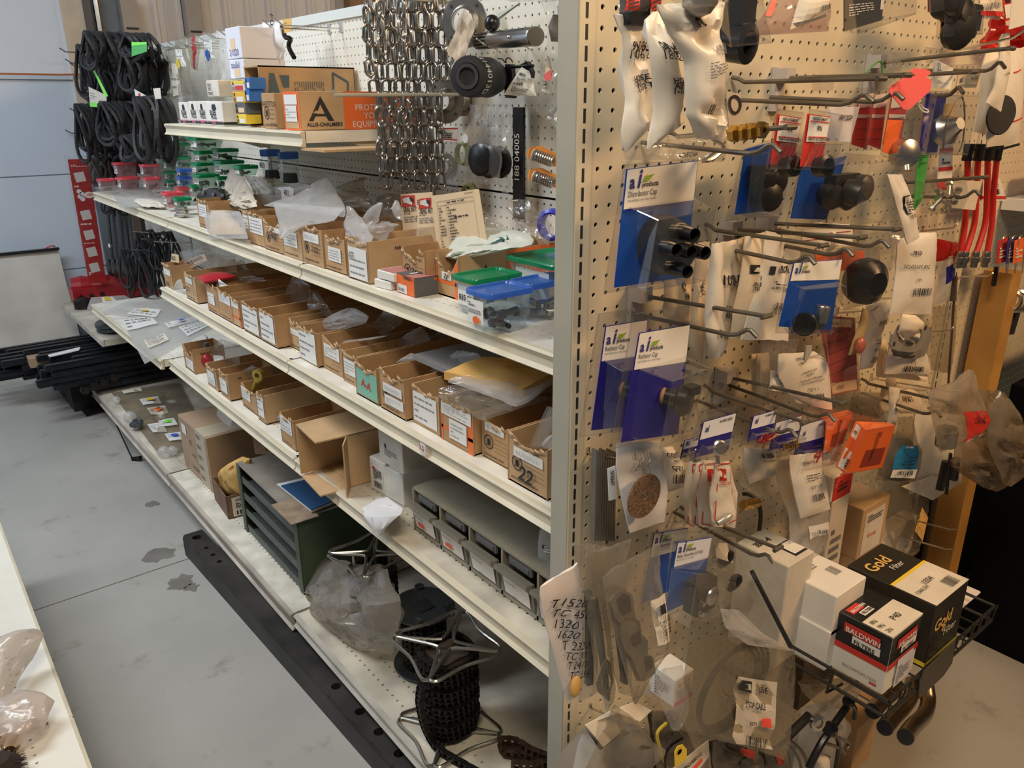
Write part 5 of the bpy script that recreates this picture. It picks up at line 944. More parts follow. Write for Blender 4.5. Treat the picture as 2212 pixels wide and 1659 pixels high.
# ================================================================ bags and things on the second and third shelves
for i,(fr,L_,R_,X,m_,cp,tx)in enumerate((
(a6,[(190,95),(200,160),(215,240)],[(480,30),(600,60),(620,140)],.16,bagc,.012,'clear bag bulging over the farthest second-shelf bins'),
(a6,[(400,190),(400,230),(330,290)],[(500,120),(660,130),(680,290)],.2,bagc,.016,'clear bag heap behind the red lid'),
(a6,[(540,160),(500,230),(560,330)],[(700,160),(760,230),(900,330)],.26,bagd,.02,'shadowed bag behind the red lid'),
(a6,[(180,330),(150,400),(135,450)],[(200,330),(215,400),(235,440)],.06,bagm,.008,'small clear bag tail hanging between the two farthest bins'),
(a6,[(620,320),(720,310),(600,370)],[(790,300),(900,320),(920,345)],.17,bagc,.014,'clear bag across the bin with the white paper'),
(a6,[(1180,270),(1110,370),(1080,470),(1100,540),(1110,610)],[(1230,290),(1300,380),(1300,470),(1290,560),(1280,610)],.22,bagd,.014,'tall printed clear bag rising from the empty bins'),
(a6,[(1290,420),(1280,520),(1280,680)],[(1360,440),(1440,540),(1500,640)],.20,bagd,.016,'clear bag with upright fold beside the tall printed bag'),
(a6,[(1620,575),(1500,620),(1380,700),(1340,780)],[(1690,580),(1800,640),(1780,700),(1560,770)],.15,bagm,.016,'clear humped bag over the large-labelled bin'),
(a6,[(1960,560),(1860,680),(1750,810)],[(2100,560),(2080,700),(1960,800)],.24,bagd,.012,'shiny clear bag with printing standing in the dark'),
(a6,[(1520,860),(1510,890),(1530,910)],[(1960,810),(1900,830),(1720,850)],.14,bagm,.006,'long milky bag edge lying over two bins'),
(a7,[(560,350),(480,470),(500,560)],[(640,360),(700,470),(640,570)],.34,bagd,.03,'dark bag in the shadow under the waist-high shelf'),
(a7,[(240,500),(220,530),(140,530)],[(480,350),(560,450),(400,510)],.24,bagd,.02,'dark pile of clear bags left of the yellow envelope'),
(a7,[(420,540),(340,590),(310,610)],[(440,545),(460,580),(450,590)],.14,bagm,.008,'small triangular clear bag tip in a bin'),
(a7,[(760,520),(600,620),(370,720)],[(900,540),(930,590),(690,690)],.19,bagm,.012,'milky bag over the two-labelled bin'),
(a6,[(530,840),(460,930),(440,1030),(470,1130)],[(570,850),(670,890),(700,1050),(710,1130)],.12,bagc,.014,'clear bag holding white paper in the third-shelf bin'),
(a6,[(800,1060),(720,1110),(670,1190)],[(860,1090),(820,1150),(820,1200)],.12,bagd,.02,'crumpled dusty bag beside the yellow rod end'),
(a6,[(1290,1240),(1220,1330),(1180,1430),(1160,1490)],[(1380,1240),(1500,1330),(1460,1420),(1220,1480)],.26,bagd,.014,'large grey see-through bag standing behind the nearest third-shelf bin'),
(a8,[(850,210),(835,240),(850,270)],[(900,205),(1000,215),(1000,245)],.10,bagm,.02,'balled white bag inside the nearest third-shelf bin'),
(a8,[(430,250),(400,190),(410,150)],[(510,310),(520,250),(515,150)],.09,bagm,.006,'milky bag hanging down over the taped carton'))):
 bag(tx,fr,L_,R_,k=X,m=m_,crump=cp,seed=100+i,bulge=.012)
mb=MB();c=uZ(a6(500,305),ZB+.11);b0=len(mb.v);F=Face([uZ(a6(335,300),ZB+.115),uZ(a6(400,350),ZB+.112)],[uZ(a6(560,265),ZB+.115),uZ(a6(680,300),ZB+.112)],ZP,.01,.0,1);F.sheet(mb,10,8,.006);mk('red_cover',mb,mat('red_lid2',(.45,.02,.03),.3),smooth=True,label='red plastic lid lying on the second-shelf bins',cat='lid')
card('white curled paper lying on the bin beside the red lid',a6,[(420,305),(520,330),(600,385),(400,410)],.085,white,lambda q:q.bars(grink,.2,.3,.8,.8,3,2,.15),name='paper_sheet',cat='paper',crump=.006)
card('buff card reading 8650 in the farthest second-shelf bin',a6,[(120,110),(180,120),(185,190),(115,180)],.09,buff,lambda q:q.text(ink,'8650',.08,.7,.02,bold=0))
card('pink-beige newspaper label inside the bulging clear bag',a6,[(225,180),(400,110),(425,170),(260,245)],.13,mat('newsprint',(.55,.42,.33),.8),lambda q:q.bars(ink,.1,.1,.9,.9,7,4,.4),name='paper_label',cat='label')
card('small kraft divider standing across the empty bins',a6,[(825,435),(915,410),(925,490),(820,500)],.22,kraft,name='board_divider',cat='divider')
# yellow envelope and stack of bagged manuals
o=flat('worn yellow padded envelope on the near second-shelf bins',a7,((950,560),(1600,600),(1230,790),(660,660)),(ZB+.165,ZB+.165,ZB+.138,ZB+.15),manila,lambda q:(q.bars(ink,.4,.1,.8,.35,3,3,.15),q.line(ink,.5,.5,.8,.45,.001)),th=.018,crump=.008,name='padded_envelope',cat='envelope')
for i,(P,z,tx)in enumerate(((((780,700),(1500,700),(1180,890),(690,720)),.135,'uppermost'),(((700,770),(1450,760),(1140,920),(620,800)),.122,'middle'),(((680,850),(1400,850),(960,990),(620,830)),.108,'lowest'))):
 flat(f'{tx} of the silvery bagged manuals under the yellow envelope',a7,P,(ZB+z+.01,ZB+z+.01,ZB+z,ZB+z),(bagm,bagc,bagd)[i],th=.008,crump=.014,seed=20+i,name='bagged_manual',cat='bag',nu=16)
mb=MB();mb.hexa([uX(a7(*p),.20)for p in((700,760),(1200,780),(1200,860),(720,800))],[uX(a7(*p),.5)+Vector((0,0,0))for p in((700,760),(1200,780),(1200,860),(720,800))])if 0 else mb.box(Vector((.28,.62,ZB+.118)),(.30,.22,.012));mk('grey_manual',mb,mat('grey_manual',(.30,.30,.30),.6),label='grey printed manual inside the bags under the yellow envelope',cat='manual')
for i in range(5):
 mb=MB();p=uX(a7(1290+22*i,1215),.08);q_=uX(a7(1420+20*i,930),.12);mb.tube([p,q_],.006,8);mk('clear_tube',mb,bagc,smooth=True,label=f'clear plastic tube leaning in the bin marked 22, {ordn[i]} from the left',cat='tube',group='clear tubes in the near bin')
bag('small light clear bag at the upright in the bin marked 22',a7,[(1420,1130),(1370,1190),(1370,1225)],[(1450,1120),(1455,1180),(1455,1230)],k=.07,m=bagm,seed=130)
# bin contents on the third shelf
t=thing('yellow_rod_end',uX(a6(835,1280),.12),'yellow painted rod end with an eye standing in a third-shelf bin','rod end')
c=uX(a6(858,1145),.10);mb=MB();D=(c-CAM).dot(FV);R_=48/3.95*D/FPX;mb.ring(c-Vector((-.01,0,0)),(-1,-.5,0),[(R_*.55,0),(R_*1.15,.002),(R_*1.15,.018),(R_*.55,.02)],24,closed=True);ym=mat('yellow_paint',(.50,.36,.06),.45,var=.3,vs=30);mk('eye',mb,ym,t,smooth=True)
mb=MB();mb.tube([c-ZP*R_*.9,uX(a6(830,1300),.11)],[.013,.016],10);mk('shank',mb,ym,t,smooth=True)
mb=MB();c=uX(a6(1100,1340),.22);mb.ring(c-ZP*.045,(-.2,0,1),[(.072,0),(.078,0),(.080,.05),(.077,.055),(.070,.05)],30,closed=True);mk('steel_ring',mb,zinc,smooth=True,label='shiny steel ring lying in a third-shelf bin',cat='ring')
t=thing('pump_head',uX(a6(400,960),.12),'grey cast pump head with a dark knob in a third-shelf bin','pump');mb=MB();c=uX(a6(400,940),.12);mb.ring(c,(-1,0,0),[(.02,-.03),(.028,-.02),(.028,.0),(.015,.004)],16);mk('body',mb,mat('cast_grey',(.20,.19,.18),.6),t,smooth=True)
mb=MB();c=uX(a6(418,900),.12);mb.ring(c,ZP,[(.011,-.01),(.011,.014)],14);mk('knob',mb,greyc,t);mb=MB();mb.tube([uX(a6(395,800),.12),uX(a6(425,830),.12)],.004,6);mk('white_stem',mb,white,t)
mb=MB();mb.ball(uX(a6(420,1020),.09),.022,12,(1,1,1.3));mk('red_ball',mb,redd,smooth=True,label='red rounded cap in the same bin as the bagged paper',cat='cap')
card('white paper folded inside the clear bag on the third shelf',a6,[(450,975),(560,985),(590,1120),(470,1110)],.115,white,name='paper_sheet',cat='paper',crump=.015,bulge=.01)
# open kraft carton with flaps, third shelf
BLq,BRq=uZ(d4(1690,1200),ZC+.001),uZ(d4(1880,1285),ZC+.001)
root,c,U,D_,w,h=mouth('large open kraft carton with drooping front flaps on the third shelf',d4,(1612,1035),(1870,1285),ZC+.001,(1860,660),.30,kraft2,faces={'side':lambda q:(q.rect(wbox,.32,.34,.62,.78),q.line(ink,.42,.36,.42,.74,.001,3),q.bars(grink,.34,.38,.40,.74,2,3,.4,True,lv=3),q.rect(ink,.54,.4,.6,.48,3,name='printed_mark'),q.text(ink,'M',.56,.47,.008))})
for i,z in enumerate((0,1)):
 mb=MB();a=c-U*w/2+ZP*(h*z);b_=c+U*w/2+ZP*(h*z);o_=-D_*.085+ZP*(-.002 if z else-.003);mb.hexa([a,b_,b_+o_-U*.005,a+o_+U*.005],[p-ZP*.004 for p in(a,b_,b_+o_-U*.005,a+o_+U*.005)]);mk('flap',mb,kraft2,root)
for s in(-1,1):
 mb=MB();a=c+U*s*w/2;o_=U*s*.05-D_*.03;mb.hexa([a,a+o_,a+o_+ZP*h*.98,a+ZP*h*.98],[p-D_*.004 for p in(a,a+o_,a+o_+ZP*h*.98,a+ZP*h*.98)])if s>0 else mb.hexa([a,a-D_*.085+U*.002,a-D_*.085+ZP*h*.98,a+ZP*h*.98],[p+U*.004 for p in(a,a-D_*.085,a-D_*.085+ZP*h*.98,a+ZP*h*.98)]);mk('flap',mb,kraft2,root)
def wlab(q):q.rect(white,.15,.2,.85,.92);q.bars(ink,.25,.28,.8,.6,5,4,lv=3);q.code(ink,.25,.66,.75,.84,14,4,lv=3);q.rect(red,.2,.24,.38,.3,3,name='printed_mark')
crate('small white carton with red-edged shipping label beside the open kraft carton',a8,(1630,790),(1755,862),ZC+.001,(1750,600),.10,wbox,faces={'front':wlab})
_,_,hb,_=crate('white carton under the torn-corner one on the third shelf',a8,(1755,862),(1895,938),ZC+.001,(1900,690),.17,wbox)
def tors(q):q.bars(grink,.25,.5,.75,.72,3,6);q.rect(ink,.25,.38,.32,.5,name='printed_mark')
BL_=uX(a8(1700,625),.05);
crate('dusty white carton with torn corner stacked on another',a8,(1702,632),(1888,688),('x',.075,None),(0,430),.16,mat('dusty_white_board',(.55,.52,.46),.7,var=.2,vs=14),faces={'front':tors})
mb=MB();mb.bx((.26,.16,ZC+.001),(.50,.50,ZC+.12));o=mk('long_carton',mb,mat('dark_dusty_board',(.30,.27,.23),.8,var=.3,vs=8),label='long dark dusty carton behind the grey drawer unit',cat='carton')
bag('white plastic sheet flopping over the shelf edge, third shelf',a8,[(1560,895),(1545,930),(1570,1020),(1640,1110),(1690,1165)],[(1750,860),(1880,960),(1850,1010),(1760,1080),(1705,1165)],k=[.08,.04,.0,-.01,-.01],m=mat('white_sheet',(.80,.79,.80),.45),bulge=.012,crump=.014,seed=140,name='plastic_sheet',cat='sheet')
# grey drawer unit
t=thing('drawer_unit',uZ(d3(1100,700),ZC),'dusty grey plastic drawer unit with four tilting clear bins','drawer unit')
X0=.075;ya,yb=uX(d3(505,340),X0).y,uX(d3(1985,1200),X0).y;yb=.09;zt=uX(d3(505,0),X0).z;zt=ZC+.118;frm=mat('grey_frame_plastic',(.33,.30,.23),.5,var=.15,vs=20)
mb=MB();mb.bx((X0,yb,zt-.006),(X0+.15,ya,zt));mb.bx((X0,yb,ZC+.002),(X0+.15,ya,ZC+.012));mb.bx((X0+.145,yb,ZC+.002),(X0+.15,ya,zt-.006))
n=5;dy=(ya-yb)/n
for k in range(n+1):yy=ya-k*dy;mb.bx((X0,yy-.003,ZC+.002),(X0+.148,yy+.003,zt-.005))
mk('frame',mb,frm,t)
for k in range(n):
 y1=ya-k*dy-.006;y0_=ya-(k+1)*dy+.006;yc=(y0_+y1)/2;w_=y1-y0_;z0,z1=ZC+.016,zt-.034
 dt=thing('tilt_bin',(X0,yc,z0),None,None);dt.parent=t;dt.location=WL[dt.name]-WL[t.name]
 mb=MB();mb.hexa([(X0-.002,y0_,z0),(X0-.002,y1,z0),(X0-.010,y1,z1),(X0-.010,y0_,z1)],[(X0+.004,y0_,z0),(X0+.004,y1,z0),(X0-.004,y1,z1),(X0-.004,y0_,z1)]);mb.hexa([(X0-.010,y0_,z1-.022),(X0-.010,y1,z1-.022),(X0-.028,y1,z1-.004),(X0-.028,y0_,z1-.004)],[(X0-.006,y0_,z1),(X0-.006,y1,z1),(X0-.024,y1,z1+.004),(X0-.024,y0_,z1+.004)]);mk('bin_front',mb,bin_pl,dt)
 mb=MB();mb.box((X0+.004,yc,zt-.02),(.006,w_*.7,.018));mb.box((X0+.0005,yc,zt-.02),(.004,w_*.55,.010));mk('label_frame',mb,greyc,dt)
 F=Face([(X0-.0275,y1-.004,z1-.002),(X0-.0118,y1-.004,z1-.020)],[(X0-.0275,y0_+.004,z1-.002),(X0-.0118,y0_+.004,z1-.020)],(-.7,0,-.7));q=Pr(F,dt,.0012);q.rect(offw,.08,.1,.92,.9);q.rect(mat('cream_sticker',(.78,.66,.42),.6),.14,.2,.7,.85,2);q.text(ink,f'B-{k + 1}',.2,.45,.004,lv=4);q.text(ink,'3.45',.5,.6,.004,lv=4);q.done()
 F=Face([(X0-.0105,y1,z1-.02),(X0-.0022,y1,z0)],[(X0-.0105,y0_,z1-.02),(X0-.0022,y0_,z0)],XN);q=Pr(F,dt,.001);q.rect(wbox,.1,.05,.9,.92,name='paper_slip');q.text(ink,'Wheel Kit',.2,.22,.006,bold=0,lv=4);q.text(ink,'each',.4,.82,.006,bold=0,lv=4)
 if k<2:q.rect(dayglo,.25,.5,.5,.72,3)
 q.done()
bag('grey poly packet leaning on the drawer unit at the upright',d3,[(1910,150),(1880,350),(1880,560),(1960,640)],[(2070,200),(2070,400),(2070,600),(2070,720)],k=.10,m=mat('grey_poly',(.36,.35,.33),.4),bulge=.004,crump=.006,seed=141,name='poly_packet',cat='packet',pr=lambda q:(q.bars(white,.5,.45,.9,.6,3,3),q.rect(ink,.35,.45,.5,.53,name='printed_mark')))
# ================================================================ base deck
def tape(q):q.rect(mat('tape_print',(.50,.43,.32),.6),.62,0,.95,1,name='tape');[q.text(ink,'TISCO',.65,.12+.19*k,.014,sx=.9,lv=4)for k in range(5)];q.rect(white,.12,.10,.28,.28,2);q.text(ink,'KS',.35,.4,.02,bold=0,rot=-.1);q.text(ink,'Lorde',.38,.6,.015,bold=0);q.text(ink,'Suckart',.35,.85,.02,bold=0)
_,FF,h,_q=crate('large taped kraft carton standing on the base deck',a8,(150,610),(372,832),ZD+.003,(320,395),.30,mat('grey_kraft',(.42,.29,.19),.8,var=.15,vs=9),faces={'front':tape,'top':lambda q:(q.rect(mat('tape_print',(.50,.43,.32),.6),.62,0,.95,1,name='tape'),q.text(ink,'TISCO',.66,.3,.016,sx=.9,lv=4),q.text(ink,'TISCO',.66,.5,.016,sx=.9,lv=4))})
cb=uZ(a8(480,1030),ZD+.003)
def openbox(label,fr,L,R,Z,T,depth,m,faces,name='tray_box'):
 BL,BR,h=basis(fr,L,R,Z,T);U=BR-BL;U.z=0;w=U.length;U.normalize();D=Vector((-U.y,U.x,0));ax=(U,D,ZP);c=(BL+BR)/2;t=.004;root=thing(name,c+D*depth/2,label,'box');mb=MB()
 mb.box(c+D*depth/2+ZP*t/2,(w,depth,t),ax)
 for s in(-1,1):mb.box(c+U*s*(w-t)/2+D*depth/2+ZP*h/2,(t,depth,h),ax)
 for s in(0,1):mb.box(c+D*(t/2+s*(depth-t))+ZP*h/2,(w,t,h),ax)
 mk('body',mb,m,root);FF={'side':rectF(c+U*(w/2)+D*depth/2+ZP*h/2,D,ZP,depth,h,U),'front':rectF(c+ZP*h/2,U,ZP,w,h,-D)}
 for k,fn in faces.items():q=Pr(FF[k],root,.0007);fn(q);q.done()
 return root
openbox('low brown tray box with a shipping sticker holding the yellow envelope',a8,(385,880),(495,1040),ZD+.003,(490,860),.16,mat('brown_tray',(.20,.11,.07),.7,var=.3),{'side':lambda q:(q.rect(offw,.12,.1,.92,.95),q.text(ink,'OVERPACK',.2,.28,.009,lv=3),q.bars(ink,.2,.36,.8,.6,3,5,lv=3),q.code(ink,.2,.7,.8,.88,14,5,lv=3))})
bag('crumpled yellow padded envelope with a torn edge in the brown tray',a8,[(600,540),(500,590),(430,640),(400,740),(410,800)],[(660,560),(640,660),(620,760),(600,830),(560,870)],k=.06,m=manila,bulge=.03,crump=.014,seed=150,name='padded_envelope',cat='envelope',pr=lambda q:[q.line(ink,.4+.05*k,.3,.5+.05*k,.7,.0015)for k in range(3)])
card('brown board leaning behind the yellow envelope',a8,[(680,330),(850,420),(860,520),(690,520)],.22,kraftd,lambda q:q.text(ink,'T',.6,.8,.03),name='board_sheet',cat='board')
# green cabinet
grn=mat('olive_cabinet',(.055,.085,.05),.5,var=.25,vs=8);top_m=mat('dusty_cabinet_top',(.27,.24,.20),.7,var=.35,vs=6)
BLg,BRg=uZ(d6(120,0),ZD+.005),uZ(a8(1078,1640),ZD+.005)
TLc,TRc=a8(555,590),a8(1035,1050)
X0=.0;hT=hgt(TRc,BRg);hL=None
A_=Vector((BRg.x,BRg.y,0));zt=ZD+.005+hT;tl=uZ(TLc,zt);tr=uZ(TRc,zt);tbk=uZ(a8(840,500),zt)
U=(tr-tl);w=U.length;U.normalize();D_=Vector((-U.y,U.x,0));dep=.30;ax=(U,D_,ZP);c=(tl+tr)/2;c.z=ZD+.004;H_=zt-c.z
t=thing('shelf_cabinet',c+D_*dep/2,'olive green steel cabinet with four open slots on the base deck','cabinet')
mb=MB()
for s in(-1,1):mb.box(c+U*s*(w-.004)/2+D_*dep/2+ZP*H_/2,(.004,dep,H_),ax)
mb.box(c+D_*dep+ZP*H_/2,(w,.004,H_),ax)
for s in(-1,1):mb.box(c+U*s*(w-.03)/2+ZP*H_/2,(.03,.004,H_),ax)
mk('body',mb,grn,t);mb=MB();mb.box(c+D_*dep/2+ZP*(H_),(w,dep,.004),ax);mk('top',mb,top_m,t);slm=mat('slate_shelf',(.10,.115,.105),.55,var=.2)
for k,zf in enumerate((.0,.25,.49,.73)):
 mb=MB();z=H_*zf+.006;mb.box(c+D_*dep/2+ZP*z,(w-.01,dep-.01,.003),ax);mb.box(c+ZP*(z+.011)+D_*.004,(w-.05,.003,.025),ax);mk('slot_tray',mb,slm,t)
 if k:mb=MB();mb.box(c+D_*.15+U*(.02*k)+ZP*(z+.006),(w*.6,.2,.004),ax);mk('papers_in_tray',mb,(kraftd,offw,redd,greyc)[k-1 if k<3 else 3],t)
mb=MB();mb.box(c+ZP*(H_+.003)+U*(w/2-.06)+D_*.02,(.16,.09,.002),ax);mk('torn_tape',mb,mat('old_brown_tape',(.34,.25,.17),.6,var=.3,vs=30),t)
for i in range(4):
 P=[uZ(a8(*p),zt+.004+.004*i)for p in((890,760+8),(1090,720),(1385,880),(1150,975))];cm=sum(P,Vector())/4;P=[cm+(p-cm)*(1.06,1.04,1.02,.93)[i]for p in P];mb=MB();mb.hexa([p+ZP*.0032+U*.004*(i%2)for p in P],[p+U*.004*(i%2)for p in P])
 o=mk('magazine',mb,(white,white,white,mat('cover_blue',(.03,.10,.24),.35))[i],label=('lowest','second','third','topmost blue-covered')[i]+' of the stack of magazines lying on the green cabinet',cat='magazine')
# wire reels
def wirereel(label,c,R_,H_,m=mat('dull_zinc',(.50,.48,.43),.3,1.),rot=0.):
 t=thing('wire_reel',c,label,'reel')
 for zz in(0,H_):
  for k in range(4):
   a=rot+k*PI/2;P=[]
   for(rr_,da)in((.16,.0),(.3,-.55),(.84,-.77),(.95,-.775),(.99,-.72),(.95,-.6),(.71,0),(.95,.6),(.99,.72),(.95,.775),(.84,.77),(.3,.55),(.16,.0)):P.append(c+Vector((math.cos(a+da)*rr_*R_,math.sin(a+da)*rr_*R_,zz)))
   mb=MB();mb.tube(smoothpath(P,4),.0044,7);mk('wire_loop',mb,m,t)
 for k in range(4):a=rot+(k+.5)*PI/2;mb=MB();mb.tube([c+Vector((math.cos(a)*R_*.42,math.sin(a)*R_*.42,z))for z in(0,H_)],.0044,7);mk('post',mb,m,t)
 return t
def rollerchain(path,mb,step=.0127,w=.006,rr=.0052,seed=0):
 """side plates and rollers along a path"""
 P=smoothpath(path,6)if len(path)<30 else[Vector(p)for p in path];acc=0;i=0;out=[P[0]]
 for a,b_ in zip(P,P[1:]):
  L=(b_-a).length
  while acc+L>=step and L>1e-9:
   k=(step-acc)/L;a=a.lerp(b_,k);out.append(a);L=(b_-a).length;acc=0
  acc+=L
 for k in range(len(out)-1):
  a,b_=out[k],out[k+1];tdir=(b_-a).normalized();n=tdir.cross(ZP if abs(tdir.z)<.7 else Vector((1,0,0)));n=n.cross(tdir).normalized()if abs(tdir.z)<.7 else n.normalized()
  mb.ring(a-n*w,n,[(rr*.75,0),(rr*.75,w*2)],6)
  for s in(-1,1):g=tdir.cross(n);q_=a.lerp(b_,.5)+n*s*(w+(.0012 if k%2 else 0));mb.box(q_,(step*1.5,rr*1.7,.0014),(tdir,g,n))
c=uZ(b1(1010,1480),ZD+.004);Hc=uZ(b1(1000,890),.5)
# main reel: base centre and top
cb=Vector((.175,.62,ZD+.004));tz=.235
px_=lambda q,z:uZ(b1(*q),z)
zt=.405;ct=px_((985,890),zt);R_=(px_((630,860),zt)-ct).length*.93
cb=Vector((ct.x,ct.y,ZD+.006))
rt=wirereel('zinc wire reel wound with black roller chain, nearest on the base deck',cb,R_,zt-cb.z,rot=math.atan2(*(px_((870,1140),zt)-ct).yx)+PI/4)
mb=MB();hw=R_*.44;nlay=13
for k in range(nlay):
 z=cb.z+.022+k*(zt-cb.z-.045)/(nlay-1);off=(k%3)*.003;L_=[Vector((cb.x+x*(hw+off),cb.y+y*(hw+off),z))for x,y in((-1,-.5),(-.5,-1),(.5,-1),(1,-.5),(1,.5),(.5,1),(-.5,1),(-1,.5),(-1,-.5))];rollerchain(L_,mb,.0150,.0065,.0062)
mk('roller_chain',mb,darkst,rt,kind='stuff')
mb=MB();mb.box(cb+ZP*(zt-cb.z)/2,(hw*1.3,hw*1.3,(zt-cb.z)*.8));mk('core',mb,mat('core_dark',(.05,.035,.02),.6),rt)
mb=MB();rollerchain([px_((830,1160),.36),px_((820,1260),.30),px_((850,1400),.22),px_((900,1500),ZD+.02),px_((960,1560),ZD+.012),px_((1060,1620),ZD+.012),px_((1200,1700),ZD+.012)],mb,.0170,.008,.0075);mk('loose_chain_end',mb,darkst,rt,kind='stuff')
mb=MB();rollerchain([px_(q,ZD+.02)for q in((1320,1500),(1350,1560),(1450,1570),(1560,1600),(1620,1640))],mb,.0170,.009,.0080);rollerchain([px_(q,ZD+.04)for q in((1330,1490),(1420,1500),(1520,1560),(1640,1600))],mb,.0170,.009,.0080);rollerchain([px_(q,ZD+.03)for q in((1400,1640),(1500,1650),(1640,1620))],mb,.017,.009,.008);mk('roller_chain',mb,mat('rusty_chain',(.09,.05,.03),.5,.6,var=.6,vs=50),label='loose rusty roller chain lying at the near end of the base deck',cat='chain',kind='stuff')
# disc reel
zt2=.34;c2_=px_((840,660),zt2);R2=(px_((640,680),zt2)-c2_).length;t=thing('disc_reel',Vector((c2_.x,c2_.y,ZD)),'grey steel disc reel of roller chain with square hole, behind the wire reel','reel')
dm_=mat('grey_disc_steel',(.14,.16,.18),.35,.8,var=.2,vs=10)
for nm,z in(('top_disc',zt2),('bottom_disc',ZD+.01)):
 mb=MB();mb.ring((c2_.x,c2_.y,z),ZP,[(R2,0),(R2*1.01,.002),(R2,.004),(R2*.93,.004),(R2*.9,.0025)],40);mk(nm,mb,dm_,t,smooth=True)
mb=MB();mb.box((c2_.x,c2_.y,zt2+.004),(.05,.05,.002));mk('square_hole',mb,ink,t);mb=MB();[mb.ring((c2_.x+a,c2_.y+b_,zt2+.003),ZP,[(.014,0),(.014,.004),(.006,.002)],14)for a,b_ in((.04,.08),(-.05,-.05))];mk('hub_boss',mb,dm_,t,kind='stuff')
q=Pr(rectF((c2_.x,c2_.y,zt2+.0035),(0,-1,0),(1,0,0),R2*2,R2*2,ZP),t,.0005);q.text(ink,'50S',.7,.25,.03,bold=0,rot=.3);q.done()
mb=MB();mb.ring((c2_.x,c2_.y,ZD+.02),ZP,[(R2*.6,0),(R2*.62,zt2-ZD-.03)],24)
for k in range(10):rollerchain([Vector((c2_.x+math.cos(a)*R2*.66,c2_.y+math.sin(a)*R2*.66,ZD+.03+k*.016))for a in[2*PI*i/40 for i in range(41)]],mb,.018,.0065,.006)
mk('roller_chain',mb,darkst,t,kind='stuff')
# bagged wire reel
z3=.40;c3_=px_((520,330),z3);R3=(px_((185,355),z3)-c3_).length*.80
wirereel('zinc wire reel standing in a dusty plastic bag beside the green cabinet',Vector((c3_.x,c3_.y,ZD+.006)),R3,z3-ZD-.006,rot=.1)
mb=MB();[rollerchain([Vector((c3_.x+x*R3*.40,c3_.y+y*R3*.40,ZD+.05+k*.018))for x,y in((-1,-1),(1,-1),(1,1),(-1,1),(-1,-1))],mb,.018,.0065,.006)for k in range(9)];mk('roller_chain',mb,darkst,label='black roller chain wound on the bagged wire reel',cat='chain',kind='stuff')
bag('big dusty plastic bag pulled down around the farther wire reel',b1,[(150,350),(140,460),(105,560),(150,660),(290,760),(320,880)],[(620,430),(640,520),(700,620),(690,760),(680,880),(640,965)],k=[.10,.08,.05,.04,.05,.06],m=film('dusty_big_bag',(.80,.76,.70),.34,(.72,.65,.56),.18,.8,bump=.5,bs=14),bulge=.06,crump=.035,seed=160,nu=22,nv=22,cs=12.,zmin=ZD+.004)
# foreground, lower left corner
bag('crumpled clear poly bag lying on the shelf across the aisle, upper',c2,[(-60,850),(-60,950),(-50,1100),(-30,1240)],[(190,765),(285,790),(240,900),(30,1220)],pl=uZ,k=[ZL+.10,ZL+.09,ZL+.06,ZL+.03],n=ZP,m=film('pink_grey_bag',(.86,.80,.76),.42,(.88,.80,.74),.2,.6,bump=.4,bs=18),bulge=.03,crump=.02,seed=170)
bag('crumpled clear poly bag lying on the shelf across the aisle, lower',c2,[(-60,1230),(-60,1330),(-60,1450),(-50,1540)],[(170,1160),(355,1220),(250,1420),(40,1560)],pl=uZ,k=[ZL+.06,ZL+.05,ZL+.04,ZL+.03],n=ZP,m=film('pink_grey_bag',(.86,.80,.76),.42,(.88,.80,.74),.2,.6),bulge=.03,crump=.02,seed=171,inside=lambda o,F:mk('brass_fitting',MB().ring(uZ(c2(45,1500),ZL+.02),(0,-1,.2),[(.02,0),(.024,.006),(.012,.02),(.012,.04)],16),brass,o,smooth=True))
t=thing('round_brush',uZ(c2(0,1640),ZL),'dark bristly brush head in the bottom left corner','brush');mb=MB();c=uZ(c2(0,1650),ZL+.03);mb.ring(c,(0,0,1),[(.03,-.03),(.036,0),(.02,.02)],18);mk('head',mb,mat('dark_bristle',(.03,.02,.015),.9),t);mb=MB();rn=random.Random(2)
for k in range(160):a=rn.uniform(0,2*PI);z=rn.uniform(-.025,.015);d_=Vector((math.cos(a),math.sin(a),rn.uniform(-.2,.2)));mb.tube([c+d_*.03+ZP*z,c+d_*.044+ZP*z],.0007,3)
mk('bristles',mb,mat('dark_bristle',(.03,.02,.015),.9),t,kind='stuff')
q=Pr(rectF((.040-.0165,uX(a7(555,1190),.04).y,ZB-.020),(0,-1,0),ZP,.03,.028,XN),gf,.0012);q.rect(white,.2,0,.9,1);q.text(redd,'3.5',.25,.55,.012,lv=3);q.done()
